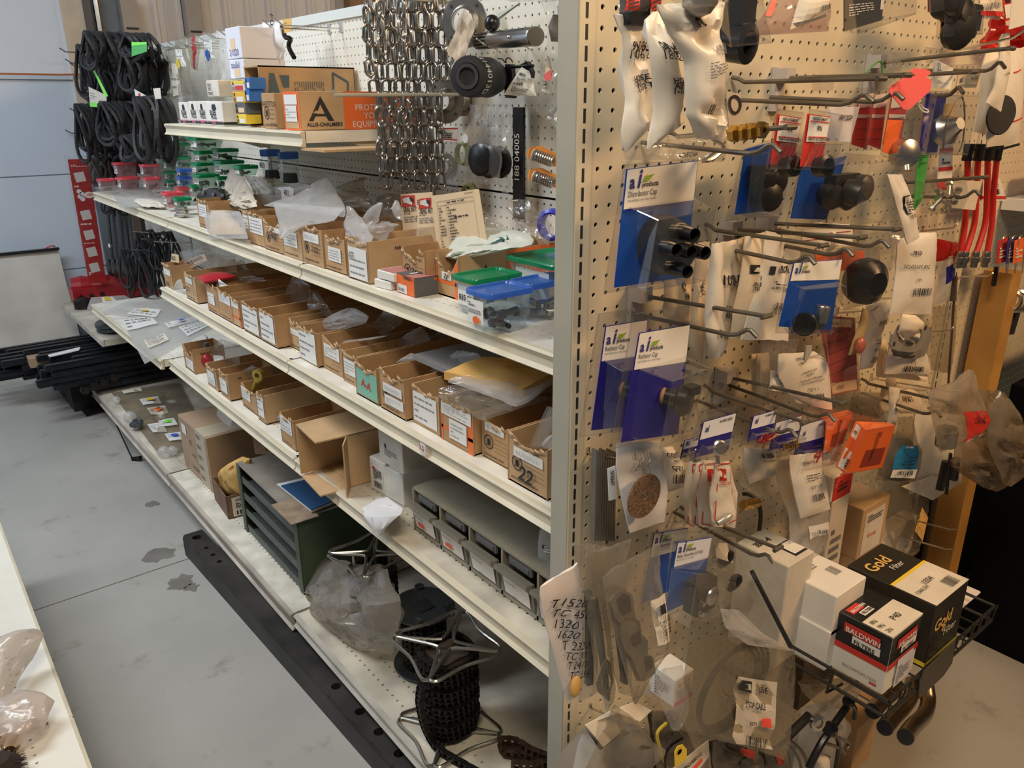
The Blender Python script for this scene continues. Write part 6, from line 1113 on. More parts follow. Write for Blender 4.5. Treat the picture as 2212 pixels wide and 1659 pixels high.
# ================================================================ end panel: hooks
def hook(label,fr,tip,L=.22,kind='bent',rr=.0032,m=steel,base=None,plate=False):
 """kind: bent = product wire with upturned end, bar = label wire ending in a cross bar, thin = plain wire"""
 t_=uY(fr(*tip),-L);b_=uY(fr(*base),0)if base else Vector((t_.x,0,t_.z+.004))
 b_.y=-.003;root=thing('peg_hook',b_,label,'hook','wire hooks on the end pegboard');v=t_-b_;up=ZP
 if kind=='bar':P=[b_+up*.003,b_+v*.05+up*.001,b_+v*.10-up*.004,b_+v*.96,t_];P2=[t_-Vector((.011,0,0)),t_+Vector((.011,0,0))]
 elif kind=='bent':P=[b_,b_+v*.80-up*.004,b_+v*.86-up*.001,b_+v*.92+up*.008,b_+v*.95+up*.008,t_];P2=None
 else:P=[b_+up*.012,b_,b_+v*.9-up*.003,t_+up*.003];P2=None
 mb=MB();mb.tube(P,rr,8)
 if P2:mb.tube(P2,rr*1.15,8)
 mk('wire',mb,m,root,smooth=True)
 if plate:mb=MB();mb.bx((b_.x-.013,-.010,b_.z-.055),(b_.x+.013,-.001,b_.z+.012));mb.bx((b_.x-.013,-.028,b_.z-.012),(b_.x+.013,-.010,b_.z+.010));mk('bracket',mb,lilac,root)
 return root
wn=lambda s:s+' on the end pegboard'
HK=[
('upper label wire with cross bar, top row left of the pink tag',b3,(1140,598),.22,'bar',(95,600),1),('bent wire crossing the lower part of the pink tag',b3,(1112,793),.22,'bent',(40,775),0),
('label wire rising right under the top row packets',b3,(935,625),.24,'bar',None,0),('bent wire above the two small red blister cards',b3,(875,812),.24,'bent',None,0),
('long label wire from the second top bracket',b3,(1970,385),.24,'bar',(840,490),1),('label wire passing through the pink tag',b3,(1665,573),.22,'bar',(800,600),0),('bent wire right of the pink tag above the metal sensor',b3,(1588,742),.22,'bent',(1000,750),0),
('bent wire high on the right above the white packets',b3,(1920,540),.23,'bent',(1250,560),0),('thin bright wire curving up at the top right',b3,(2066,265),.26,'thin',(1400,430),0),
('label wire carrying brass nuts under the air cleaner packets',b2,(1870,1012),.22,'bar',(880,1070),0),('bent wire carrying the distributor cap card',b2,(1795,1215),.23,'bent',None,0),
('label wire right of the distributor cap',b5,(560,460),.22,'bar',(-475,375),1),('longer label wire from the second middle bracket',b5,(820,400),.22,'bar',(-205,330),1),('middle label wire right of the distributor cap',b5,(270,520),.21,'bar',None,0),
('bent wire ending above the small blue condenser card',b4,(1915,905),.21,'bent',None,0),('bent wire between the middle label wires',b5,(495,600),.21,'bent',None,0),('bent wire farthest right in the middle group',b5,(765,535),.21,'bent',None,0),
('label wire directly under the distributor cap card',b4,(1535,1310),.20,'bar',(495,1115),1),('bent wire carrying the two radiator cap cards',b4,(1465,1475),.20,'bent',(450,1280),0),
('label wire above the row of small purple cards',b6,(1960,700),.21,'bar',(1070,480),1),('bent wire ending at the orange boxes',b6,(1905,830),.21,'bent',None,0),('label wire below the radiator cap cards',b6,(1690,838),.20,'bar',None,0),('bent wire carrying the small purple cards',b6,(1630,945),.20,'bent',None,0),
('thin bright wire carrying the cork disc packet',b6,(575,1125),.12,'thin',(130,1060),0),('label wire below the white red-bordered packets',b8,(1575,252),.21,'bar',(940,-10),0),('bent wire carrying the relay card',b8,(1545,345),.21,'bent',None,0),
('wire passing behind the tall white carton',b8,(1578,870),.20,'thin',None,0),('wire poking out in front of the stop cable label',b8,(1300,1225),.24,'thin',(850,975),0),('short wire near the bottom left with a bagged box',b8,(715,1405),.16,'thin',(370,1270),0),
('label wire carrying the red-labelled bag, lower right',b7,(1268,325),.21,'bar',(570,145),0),('bent wire above the blue-labelled bag, lower right',b7,(1200,435),.21,'bent',(570,245),0),('wire behind the red-labelled bag, lower right',b7,(1365,240),.21,'thin',(650,130),0),
('upper empty wire low on the right edge',b7,(1328,1318),.17,'thin',(770,1180),0),('lower empty wire low on the right edge',b7,(1295,1472),.17,'thin',(760,1330),0),
('upper wire of the bolt bag at the right',b5,(1478,10),.17,'bar',(830,38),0),('lower bent wire of the bolt bag at the right',b5,(1440,145),.17,'bent',(790,150),0),
('thin wire above the governor rod packet',b5,(1270,370),.12,'thin',(1000,412),0),('thin wire below the red hose ends',b5,(1535,735),.12,'thin',(1280,752),0),('thin wire across the governor rod barcode',b5,(1010,892),.18,'thin',(690,915),0),('thin wire right of the grey gaskets',b5,(1240,1140),.10,'thin',(1060,1162),0),('thin wire above the red-striped carb card',b5,(680,985),.12,'thin',(370,1022),0)]
for lb,fr,tip,L,kd,base,pl in HK:hook(wn(lb)if len(lb.split())<12 else lb,fr,tip,L,kd,rr=.0032 if kd!='thin' else .0020,m=steel if kd!='thin' else zinc,base=base,plate=bool(pl))
# ================================================================ packets
def pk(label,fr,L,R,d=.15,m=packet_m,pr=None,bulge=.010,crump=.006,seed=1,name='poly_packet',cat='packet',inside=None,nu=8,nv=12,group=None,jag=.01):
 return bag(label,fr,L,R,pl=uY,k=-d if not isinstance(d,(list,tuple))else[-x for x in d],m=m,bulge=bulge,crump=crump,seed=seed,name=name,cat=cat,pr=pr,inside=inside,nu=nu,nv=nv,group=group,jag=jag)
def hose(q,a=.22):q.text(ink,'9N9652',a,.27,.010);q.text(ink,'180062M1',a,.33,.010,bold=0);q.text(ink,'HOSE',a+.14,.50,.0068);q.text(ink,'AIR CLEANER',a+.14,.535,.0068);q.text(ink,'1-1/2 ID',a+.14,.57,.0068)
pk('leftmost white air cleaner hose packet, hanging highest at the upright',b2,[(478,112),(540,260),(552,500),(580,820),(537,960),(535,1150),(560,1215)],[(750,115),(740,260),(752,500),(772,700),(772,900),(768,990),(700,1080)],.12,pr=lambda q:hose(q,.12),seed=1,bulge=.014,crump=.012)
pk('middle white air cleaner hose packet with full part number',b2,[(810,90),(730,170),(750,400),(776,660),(786,900),(740,1100),(738,1188)],[(860,92),(880,250),(930,420),(1000,650),(1012,860),(1000,980),(800,1160)],.16,pr=lambda q:(hose(q,.2),q.code(ink,.72,.80,.98,.88,14,2)),seed=2,bulge=.014,crump=.012)
pk('front white air cleaner hose packet, creased with barcode near the bottom',b2,[(808,35),(880,190),(990,400),(1032,500),(1036,720),(1050,930),(1158,1108)],[(1352,12),(1325,150),(1285,240),(1310,430),(1325,640),(1385,990),(1352,1118)],.20,pr=lambda q:(q.text(grink,'AIR CLEANER',.5,.34,.0055,rot=.1),q.text(grink,'1-1/2 ID',.6,.37,.0055,rot=.1),q.bars(grink,.3,.41,.95,.53,6,3,.4),q.code(ink,.3,.72,.62,.80,16,5),q.disc(black,.44,.125,.006,3)),seed=3,bulge=.018,crump=.018,nu=16,nv=24)
pk('crinkled clear bag with bright clips behind the air cleaner packets',b2,[(560,1120),(540,1200),(560,1270)],[(1390,1040),(1390,1180),(1330,1290)],.09,bagc,seed=4,crump=.02,bulge=.02,name='plastic_bag',cat='bag',inside=lambda o,F:mk('bright_clip',(lambda mb:(mb.tube(smoothpath([F.at(u,v,-.012)for u,v in((.8,.2),(.95,.5),(.9,.9),(.8,.95),(.84,.6))]),.003,6),mb)[1])(MB()),zinc,o))
# ---------------------------------------------------------------- blister cards
def quad(fr,P,d):return[uY(fr(*p),-d)for p in P]
def blister(label,fr,out,cardp,bk,ft,d,t,cm=blue,head=.34,pr=None,item=None,group=None,name='blister_card',lc=white):
 """out: clear backing, cardp: printed card, bk / ft: back and front outline of the raised window (TL, TR, BR, BL)"""
 q4=quad(fr,out,d-.001);root=thing(name,sum(q4,Vector())/4,label,'blister pack',group)
 mb=MB();mb.hexa(q4,[p+Vector((0,.0015,0))for p in q4]);e=q4;mb.tube(e,.0014,4,closed=True);mk('clear_backing',mb,cf,root)
 C=quad(fr,cardp,d+.0012);F=Face([C[0],C[3]],[C[1],C[2]],YN);mb=MB();F.sheet(mb,1,1,.001);mk('card',mb,cm,root)
 q=Pr(F,root,.0006)
 if head:q.rect(lc,0.01,0.005,.99,head,name='card_header')
 if pr:pr(q)
 q.done()
 if bk:
  a=quad(fr,bk,d+.002);b_=quad(fr,ft,d+t);mb=MB();mb.add(a+b_,[(0,1,5,4),(1,2,6,5),(2,3,7,6),(3,0,4,7),(4,5,6,7)])
  for i in range(4):mb.tube([b_[i],b_[(i+1)%4]],.0011,5);mb.tube([a[i],b_[i]],.0011,5)
  mk('blister',mb,cf,root)
  if item:item(root,sum(a,Vector())/4,sum(b_,Vector())/4,(b_[1]-b_[0]).length)
 return root
def ailogo(q,title,num,s=1.,y=.22):
 W,H=q.F.W,q.F.H;q.text(blueink,'a',.05,y,.017*s);q.text(blueink,'i',.05+.0145*s/W,y,.024*s,sh=.15)
 a=.05+.022*s/W;q.poly(mat('leaf_green',(.25,.42,.05),.5),[(a,y-.006*s/H),(a+.006/W*s,y-.013*s/H),(a+.022*s/W,y-.015*s/H),(a+.012*s/W,y-.007*s/H)],3);q.disc(mat('leaf_gold',(.75,.5,.08),.5),a+.008*s/W,y-.013*s/H,.0028*s,2,sy=.6)
 q.text(ink,'products',a+.002*s/W,y,.0062*s);q.text(ink,title,.05,y+.011*s/H,.0075*s,bold=0,sx=.8);q.text(ink,'FOR MODELS: Ford / New Holland',.05,y+.017*s/H,.0026*s,bold=0);q.text(ink,num,.97,y-.030*s/H,.0065*s,al=1.,sx=.65)
def distcap(root,a,b_,w):
 ax=(b_-a);c=a.lerp(b_,.02)-ZP*.002;Y=Vector((-.25,-1,0)).normalized();R_=w*.36;mb=MB()
 mb.ring(c,Y,[(R_*.95,0),(R_,.004),(R_*.98,.02),(R_*.9,.028),(R_*.82,.042),(R_*.5,.05)],30);mk('cap_body',mb,black,root,smooth=True)
 for k,(u,v)in enumerate(((.0,.0),(.8,.15),(-.1,.75),(.15,-.85),(-.75,-.1))):
  g=Y.cross(ZP).normalized();p=c+g*(u*R_*.72)+ZP*(v*R_*.72);mb=MB();mb.ring(p,Y,[(.012,.02),(.0095,.05),(.0085,.072),(.0075,.072),(.0065,.06)],16);mk('tower',mb,black,root,smooth=True)
blister('large blue distributor cap blister card, upper left of the end panel',b4,[(430,130),(1005,80),(890,1010),(268,1132)],[(445,165),(1003,95),(905,1005),(350,1088)],[(470,460),(960,385),(870,1000),(430,1060)],[(690,560),(1135,480),(1060,1035),(600,1113)],.11,.055,cm=blue,head=.33,pr=lambda q:(ailogo(q,'Distributor Cap','A-C5NF12106A',1.0,.16),[q.poly(navy,[(.02+.14*k,.34+.004*(k%2)),(.15+.14*k,.325),(.15+.14*k,.345),(.02+.14*k,.35)],3)for k in range(6)]),item=distcap)
def radcap(root,a,b_,w):
 c=a.lerp(b_,.35)+Vector((.018,0,.0));Y=Vector((.5,-1,-.1)).normalized();mb=MB();mb.ring(c,Y,[(w*.16,-.015),(w*.17,.0),(w*.27,.004),(w*.28,.016),(w*.2,.022)],26);mb.box(c+Y*.02+ZP*.018,(.02,.016,.012));mk('radiator_cap',mb,black,root,smooth=True);mb=MB();mb.ring(c-Y*.015,Y,[(w*.12,-.006),(w*.145,-.004),(w*.145,.002)],20);mk('cork_seal',mb,mat('seal_brown',(.35,.18,.08),.7),root)
blister('blue radiator cap blister card behind the front one',b6,[(212,60),(470,20),(360,900),(75,942)],[(260,148),(560,100),(470,860),(158,895)],[(250,395),(500,355),(460,850),(200,860)],[(380,470),(640,430),(600,860),(320,910)],.07,.04,cm=navy,head=.33,pr=lambda q:ailogo(q,'Radiator Cap','A-2N8100A',.9,.17),item=radcap)
blister('blue radiator cap blister card in front, lower left of the end panel',b6,[(455,60),(875,0),(790,920),(300,1027)],[(500,197),(865,135),(780,920),(372,980)],[(500,455),(830,365),(740,890),(440,940)],[(740,545),(1020,455),(930,905),(650,1025)],.13,.05,cm=navy,head=.33,pr=lambda q:ailogo(q,'Radiator Cap','A-2N8100A',.9,.17),item=radcap)
def points(root,a,b_,w):
 mb=MB();c=a.lerp(b_,.6)-ZP*.018-Vector((.02,0,0));mb.ring(c,(-1,-.3,0),[(.016,0),(.017,.012),(.012,.014)],18);mk('black_lobe',mb,black,root,smooth=True);mb=MB();c=a.lerp(b_,.7)+Vector((.014,0,-.010));mb.ring(c-ZP*.012,(.1,0,1),[(.011,0),(.0115,.022),(.010,.025)],18);mb.box(c-ZP*.018,(.02,.006,.008));mk('condenser',mb,zinc,root,smooth=True)
blister('small blue condenser and points blister card, centre of the end panel',b5,[(15,640),(425,590),(330,1180),(-85,1170)],[(50,650),(412,622),(330,1150),(-60,1125)],[(45,810),(360,785),(290,1130),(-20,1140)],[(140,850),(435,825),(350,1165),(20,1185)],.19,.035,cm=blue,head=.28,pr=lambda q:ailogo(q,'','A-21A12R',.75,.16),item=points)
def blackparts(root,a,b_,w):
 rn=random.Random(int(a.x*1000));mb=MB()
 for k in range(4):c=a.lerp(b_,.3+.12*k)+Vector((rn.uniform(-.3,.3)*w,0,rn.uniform(-.2,.15)*w));mb.ring(c,(rn.uniform(-.5,.5),-1,rn.uniform(-.5,.5)),[(w*.16,-.012),(w*.21,0),(w*.2,.014),(w*.1,.02)],16)
 mb.box(a.lerp(b_,.35)+ZP*.01,(w*.7,.02,w*.3));mk('black_part',mb,mat('part_black',(.02,.02,.02),.4),root,smooth=True,kind='stuff')
blister('big blue blister card with black ignition parts, upper right of the end panel',b3,[(290,1340),(620,1250),(590,1740),(170,1800)],[(300,1330),(660,1240),(500,1750),(215,1740)],[(330,1330),(640,1220),(600,1700),(260,1760)],[(850,1300),(1108,1262),(945,1770),(690,1790)],.10,.075,cm=blue,head=0,item=blackparts)
blister('blue blister card behind the ignition parts one, dark contents',b4,[(1360,10),(1560,-60),(1650,520),(1220,560)],[(1370,10),(1620,-60),(1600,480),(1290,520)],[(1400,20),(1700,0),(1640,480),(1340,500)],[(1440,40),(1760,20),(1640,540),(1380,540)],.07,.03,cm=blue,head=0,item=blackparts)
def redcard(q):q.rect(white,.05,.02,.95,.52,2);q.text(ink,'REPLACEMENT',.18,.10,.004,lv=4);q.rect(red,.08,.12,.92,.14,4,name='printed_mark');q.text(ink,'9N',.42,.3,.007,lv=4);q.rect(red,.08,.42,.92,.44,4,name='printed_mark');q.text(ink,'PARTS ACCESSORIES',.12,.5,.0042,lv=4);[q.line(ink,.05+.2*k,1,.35+.2*k,.55,.0012,2)for k in range(4)]
def capitem(root,a,b_,w):mb=MB();c=a.lerp(b_,.5)-ZP*.016+Vector((.008,0,0));mb.ring(c,(-.2,-1,.2),[(.014,-.01),(.015,.008),(.010,.01),(.009,.0)],18);mk('black_cap',mb,black,root,smooth=True)
blister('left of the two small red striped blister cards',b3,[(110,870),(320,900),(230,1350),(20,1340)],[(110,910),(300,940),(230,1320),(55,1310)],[(130,1130),(300,1140),(240,1310),(70,1300)],[(140,1150),(330,1160),(250,1340),(60,1345)],.14,.025,cm=red,head=0,pr=redcard,item=capitem,group='small red striped blister cards')
blister('right of the two small red striped blister cards',b3,[(370,870),(640,920),(555,1330),(245,1352)],[(350,905),(530,930),(460,1310),(290,1330)],[(400,1130),(560,1140),(500,1300),(300,1310)],[(420,1150),(620,1150),(555,1340),(320,1330)],.17,.025,cm=red,head=0,pr=redcard,item=capitem,group='small red striped blister cards')
card('white blister header numbered 12024 behind the red striped cards',b3,[(505,852),(765,850),(690,1130),(470,1120)],-.10,pw,lambda q:(q.text(ink,'AW12024',.4,.38,.008,sx=.8),q.bars(grink,.4,.92,.95,.96,1,2)),pl=uY)
for i,(x0,x1,xb0,xb1)in enumerate(((760,880,700,820),(880,990,820,930),(1020,1160,950,1080))):
 card(f'red and white striped card, {ordn[i]} of three left of the chrome part',b3,[(x0,760),(x1,740),(xb1,1190),(xb0,1150)],-(.09+.02*i),red,lambda q:(q.rect(white,.02,0,.98,.25),q.rect(white,.02,.38,.98,.45),[q.line(ink,.05,.3+.2*k,.9,.22+.2*k,.001)for k in range(4)]),pl=uY,group='red and white striped cards')
 F=Face(*[[uY(b3(x+dx,700),-(.10+.02*i)),uY(b3(xb+dx,1200),-(.10+.02*i))]for x,xb,dx in((x0,xb0,-20),(x1,xb1,10))],YN);mk('clear_sleeve',F.sheet(MB(),1,1,.001),cf,label=f'clear stiff sleeve over the striped card, {ordn[i]} of three',cat='sleeve')
def chrome(root,a,b_,w):mb=MB();c=a.lerp(b_,.45)-ZP*.012;mb.ring(c,(-.4,-1,.1),[(w*.42,-.008),(w*.44,.0),(w*.38,.012),(w*.15,.018)],26);mb.ring(c,(-.3,-.4,-1),[(.008,.0),(.007,.03)],12);mk('chrome_body',mb,zinc,root,smooth=True)
blister('orange card with half-round chrome part, below the pink tag',b3,[(985,950),(1225,960),(1180,1340),(930,1230)],[(990,955),(1110,960),(1040,1240),(945,1210)],[(1080,970),(1200,975),(1160,1330),(1020,1330)],[(1100,970),(1237,972),(1188,1362),(1040,1362)],.15,.03,cm=orange,head=0,item=chrome)
def sensor(root,a,b_,w):
 c=a.lerp(b_,.4)-ZP*.01;ax=Vector((-.25,-.9,.35)).normalized();mb=MB();mb.ring(c,ax,[(.020,-.012),(.0265,-.008),(.027,.004),(.020,.010),(.012,.026),(.010,.03)],26);mk('sensor_body',mb,zinc,root,smooth=True);mb=MB();mb.ring(c+ZP*.022,ZP,[(.008,0),(.009,.02)],12);mk('wooden_plug',mb,manila,root)
 mb=MB();mb.tube(smoothpath([c+Vector(p)for p in((-.04,-.02,-.03),(-.045,-.02,.01),(-.02,-.02,.045),(.0,-.02,.05),(.02,-.02,.02),(.03,-.02,-.02),(.0,-.03,-.035))]),.0015,5);mk('wire_lead',mb,steel,root)
blister('boxed metal sensor on a blue card, right of the chrome part',b3,[(1290,730),(1600,720),(1560,1230),(1225,1230)],[(1300,745),(1460,740),(1380,1215),(1235,1210)],[(1310,740),(1590,720),(1520,1200),(1240,1210)],[(1380,760),(1715,765),(1620,1232),(1290,1232)],.14,.04,cm=navy,head=0,item=sensor)
T_=[b3(*p)for p in((1165,570),(1200,543),(1240,550),(1275,545),(1325,565),(1330,590),(1292,612),(1335,640),(1335,690),(1320,730),(1165,865),(1135,875),(1110,868),(1002,735),(1003,700),(1020,680),(1120,620),(1180,612),(1210,600))]
mb=MB();mb.prism([uY(p,-.205)for p in T_],(0,.0012,0));o=mk('pink_tag',mb,pink,label='bright coral pink tag hooked on the upper wires',cat='tag');mb=MB();mb.tube(smoothpath([uY(b3(*p),-.20)for p in((1250,800),(1230,830),(1260,880),(1300,895),(1310,880),(1270,860),(1250,830))]),.0012,5);mk('string',mb,white,o)
# ---------------------------------------------------------------- top row, cut by the picture edge
pk('clear pack at the top edge with red and black striped card, left',b2,[(530,-60),(520,40),(500,100)],[(740,-60),(740,40),(735,105)],.13,bagc,bulge=.01,name='clear_pack',cat='pack',pr=lambda q:(q.rect(red,.1,0,.5,.9,name='printed_mark'),[q.line(ink,.1,.2+.2*k,.4,.1+.2*k,.002,3)for k in range(4)]),inside=lambda o,F:mk('black_part',MB().box(F.at(.7,.4,-.015),(.03,.02,.05)),black,o))
card('red card in the clear pack above the middle hose packet',b2,[(760,-40),(860,-40),(830,60),(770,95)],-.14,red,lambda q:[q.line(ink,0,.3*k+.2,.9,.3*k,.002)for k in range(3)],pl=uY)
pk('clear blister pack with grey fittings above the front hose packet',b2,[(900,-60),(960,20),(1060,80)],[(1340,-60),(1350,20),(1340,60)],.22,cf,bulge=.02,name='clear_pack',cat='pack',inside=lambda o,F:mk('grey_fitting',MB().ball(F.at(.6,.2,-.02),.02,10),mat('fit_grey',(.35,.33,.32),.4,.6),o,smooth=True))
def bl_clear(label,fr,out,ft,d,t,item,cardm=None,cp=None,pr=None,hd=0):return blister(label,fr,out,cp or out,out,ft,d,t,cm=cardm or wbox,head=hd,pr=pr,item=item)
def bootitem(root,a,b_,w):mb=MB();c=a.lerp(b_,.5);mb.ring(c-ZP*.03,(.1,-1,-.1),[(.022,-.02),(.024,.012),(.015,.014),(.013,0)],18);mb.box(c+ZP*.03,(w*.4,.02,.08));mk('black_boot',mb,black,root,smooth=True)
bl_clear('clear pack with black rubber boot and black card, top row',b2,[(1340,-60),(1580,-60),(1540,250),(1310,320)],[(1360,-60),(1640,-60),(1720,340),(1400,370)],.13,.05,bootitem,cardm=mat('black_card',(.03,.03,.03),.5),pr=lambda q:q.bars(white,.3,.55,.9,.75,4,2,.3))
pk('pinkish clear pack with curled white slip, top row',b3,[(100,-60),(0,130),(-150,290)],[(510,-60),(525,120),(515,250),(440,345)][:3],.17,film('pink_clear',(.95,.86,.84),.30,(.85,.68,.64),.12,.6),bulge=.02,name='clear_pack',cat='pack',pr=lambda q:(q.text(ink,'A10038DC',.25,.6,.004),q.rect(mat('edge_red',(.9,.15,.08),.5),0,0,.03,.5,name='printed_mark')))
card('curled buff and white slip inside the pinkish top pack',b3,[(300,-60),(520,-60),(500,130),(215,235)],-.19,offw,lambda q:(q.code(ink,.5,.45,.9,.65,12,2),q.bars(grink,.3,.72,.9,.78,1,2)),pl=uY,bulge=.012,name='paper_slip',cat='slip')
bl_clear('clear blister with large black card and white text, top row centre',b3,[(640,-60),(960,-60),(940,160),(640,250)],[(700,-60),(1215,-60),(1210,110),(745,270)],.15,.05,lambda*a:None,cardm=mat('black_card',(.03,.03,.03),.5),pr=lambda q:(q.bars(white,.1,.3,.75,.65,5,4,.35),q.rect(white,.92,0,1,.6)))
bl_clear('clear pack with dark contents and red card, right of the black card',b3,[(1310,-60),(1590,-60),(1590,40),(1310,95)],[(1330,-60),(1620,-60),(1620,40),(1330,95)],.10,.03,blackparts,cardm=redd)
blister('red card with black elbow fittings, top right',b3,[(1390,90),(1760,60),(1740,270),(1375,300)],[(1425,110),(1640,80),(1600,270),(1405,285)],[(1430,110),(1730,80),(1720,260),(1420,280)],[(1450,110),(1750,80),(1740,270),(1430,290)],.10,.03,cm=red,head=0,item=blackparts)
pk('clear pack with white barcode label and red band, top right',b3,[(1720,-60),(1720,60),(1700,140)],[(1900,-60),(1890,60),(1880,160)],.12,bagc,bulge=.004,name='clear_pack',cat='pack',pr=lambda q:(q.rect(offw,0,.1,1,.95),q.rect(red,0,.72,1,.9,3,name='printed_mark'),q.code(grink,.2,.4,.8,.6,14,1,lv=3)))
redp=film('red_clear',(.95,.25,.2),.55,(.6,.03,.02),.2,.5)
pk('red plastic sleeve hanging at the top right, wide',b3,[(1840,130),(1800,260),(1760,390)],[(1910,120),(1920,230),(1880,380)],.08,redp,name='plastic_sleeve',cat='sleeve',crump=.014);pk('red plastic sleeve hanging at the top right, narrow',b3,[(1930,200),(1950,300),(1990,380)],[(2080,210),(2080,300),(2070,380)],.06,redp,name='plastic_sleeve',cat='sleeve',crump=.014)
card('white cardboard corner at the extreme top right',b3,[(1985,-60),(2120,-60),(2110,190),(1955,235)],-.22,wbox,None,pl=uY,name='carton_card',cat='card')
card('narrow red and white card at the top right edge',b3,[(1900,-30),(1965,-40),(1990,150),(1925,170)],-.10,red,lambda q:(q.rect(white,.05,.35,.95,.9),q.rect(ink,.3,.1,.8,.28,1,name='printed_mark')),pl=uY)
# ---------------------------------------------------------------- upper right packets
pk('long white packet with white strip, upper right',b3,[(1780,400),(1740,560),(1720,800),(1680,1050)],[(1880,390),(1900,560),(1900,800),(1790,1080)],.11,packet_m,seed=11,pr=lambda q:q.code(grink,.2,.7,.8,.73,10,2))
pk('white packet with red rectangular border and black discs, upper right',b3,[(1880,420),(1850,700),(1790,1000),(1775,1175)],[(2080,370),(2075,600),(2050,900),(2030,1140)],.14,packet_m,seed=12,bulge=.012,pr=lambda q:(q.rect(red,.88,.22,.91,.76,name='printed_mark'),q.rect(red,.1,.74,.9,.755,name='printed_mark'),q.rect(red,.4,.22,.9,.235,name='printed_mark')),inside=None)
t=thing('rubber_disc_stack',uY(b3(1890,1050),-.16),'stack of black rubber discs showing in the red bordered packet','discs')
for k in range(5):mb=MB();mb.ring(uY(b3(1895-6*k,900+8*k),-.152-.005*k),(-.4,-1,.1),[(.030,0),(.032,.002),(.03,.004)],24);mk('disc',mb,rubber,t)
pk('narrow crumpled white strip packet in front of the red bordered one',b3,[(1910,270),(1880,450),(1830,700),(1775,820)],[(1960,260),(1965,450),(1940,650),(1890,890)],.20,packet_m,seed=13,pr=lambda q:q.text(ink,'SEAL',.4,.55,.004),bulge=.006)
card('white header card with handwriting hanging high right',b3,[(1355,470),(1510,540),(1490,710),(1340,700)],-.11,white,lambda q:(q.text(ink,'2L',.15,.35,.012,bold=0),q.bars(grink,.2,.7,.8,.8,2,3)),pl=uY)
card('buff logo card hanging behind the pink tag area, right',b3,[(1550,590),(1735,560),(1690,700),(1530,700)],-.09,offw,lambda q:(q.text(blueink,'ai',.1,.6,.012),q.text(ink,'A-1720',.6,.5,.006),q.line(ink,.05,.8,.95,.85,.0008)),pl=uY)
for i,(P,tx)in enumerate((([(1000,410),(1090,420),(1100,560),(980,560)],'left'),([(1290,370),(1400,390),(1460,480),(1290,500)],'middle'),([(1480,520),(1760,500),(1740,560),(1520,570)],'right'),([(400,590),(560,600),(560,720),(390,730)],'far left'))):
 pk(f'small clear hang tab of a card, {tx}, just under the top hooks',b3,[P[0],P[3]],[P[1],P[2]],.07,bagc,bulge=.003,crump=.002,name='hang_tab',cat='hang tab')
mb=MB();mb.tube(smoothpath([uY(b3(*p),-.10)for p in((800,610),(860,530),(915,490),(940,510),(940,600))]),.0016,6);mk('green_tie',mb,mat('tie_green',(.05,.25,.06),.5),label='green cable tie looped round the label wire at the second bracket',cat='cable tie')
t=thing('brass_nuts',uY(b2(1500,1100),-.17),'row of brass flare nuts threaded on the wire under the hose packets','nuts')
for k in range(4):
 mb=MB();p=uY(b2(1400+72*k,1065-10*k),-.165-.009*k);mb.ring(p,YN,[(.004,0),(.0105,0),(.0105,.009),(.004,.009)],6,closed=True);mk('nut',mb,brass,t)
card('white card showing a black gasket outline beside the hose packets',b2,[(1360,725),(1480,750),(1450,1050),(1385,1060)],-.10,offw,lambda q:q.ringp(ink,.55,.3,.009,.013),pl=uY)
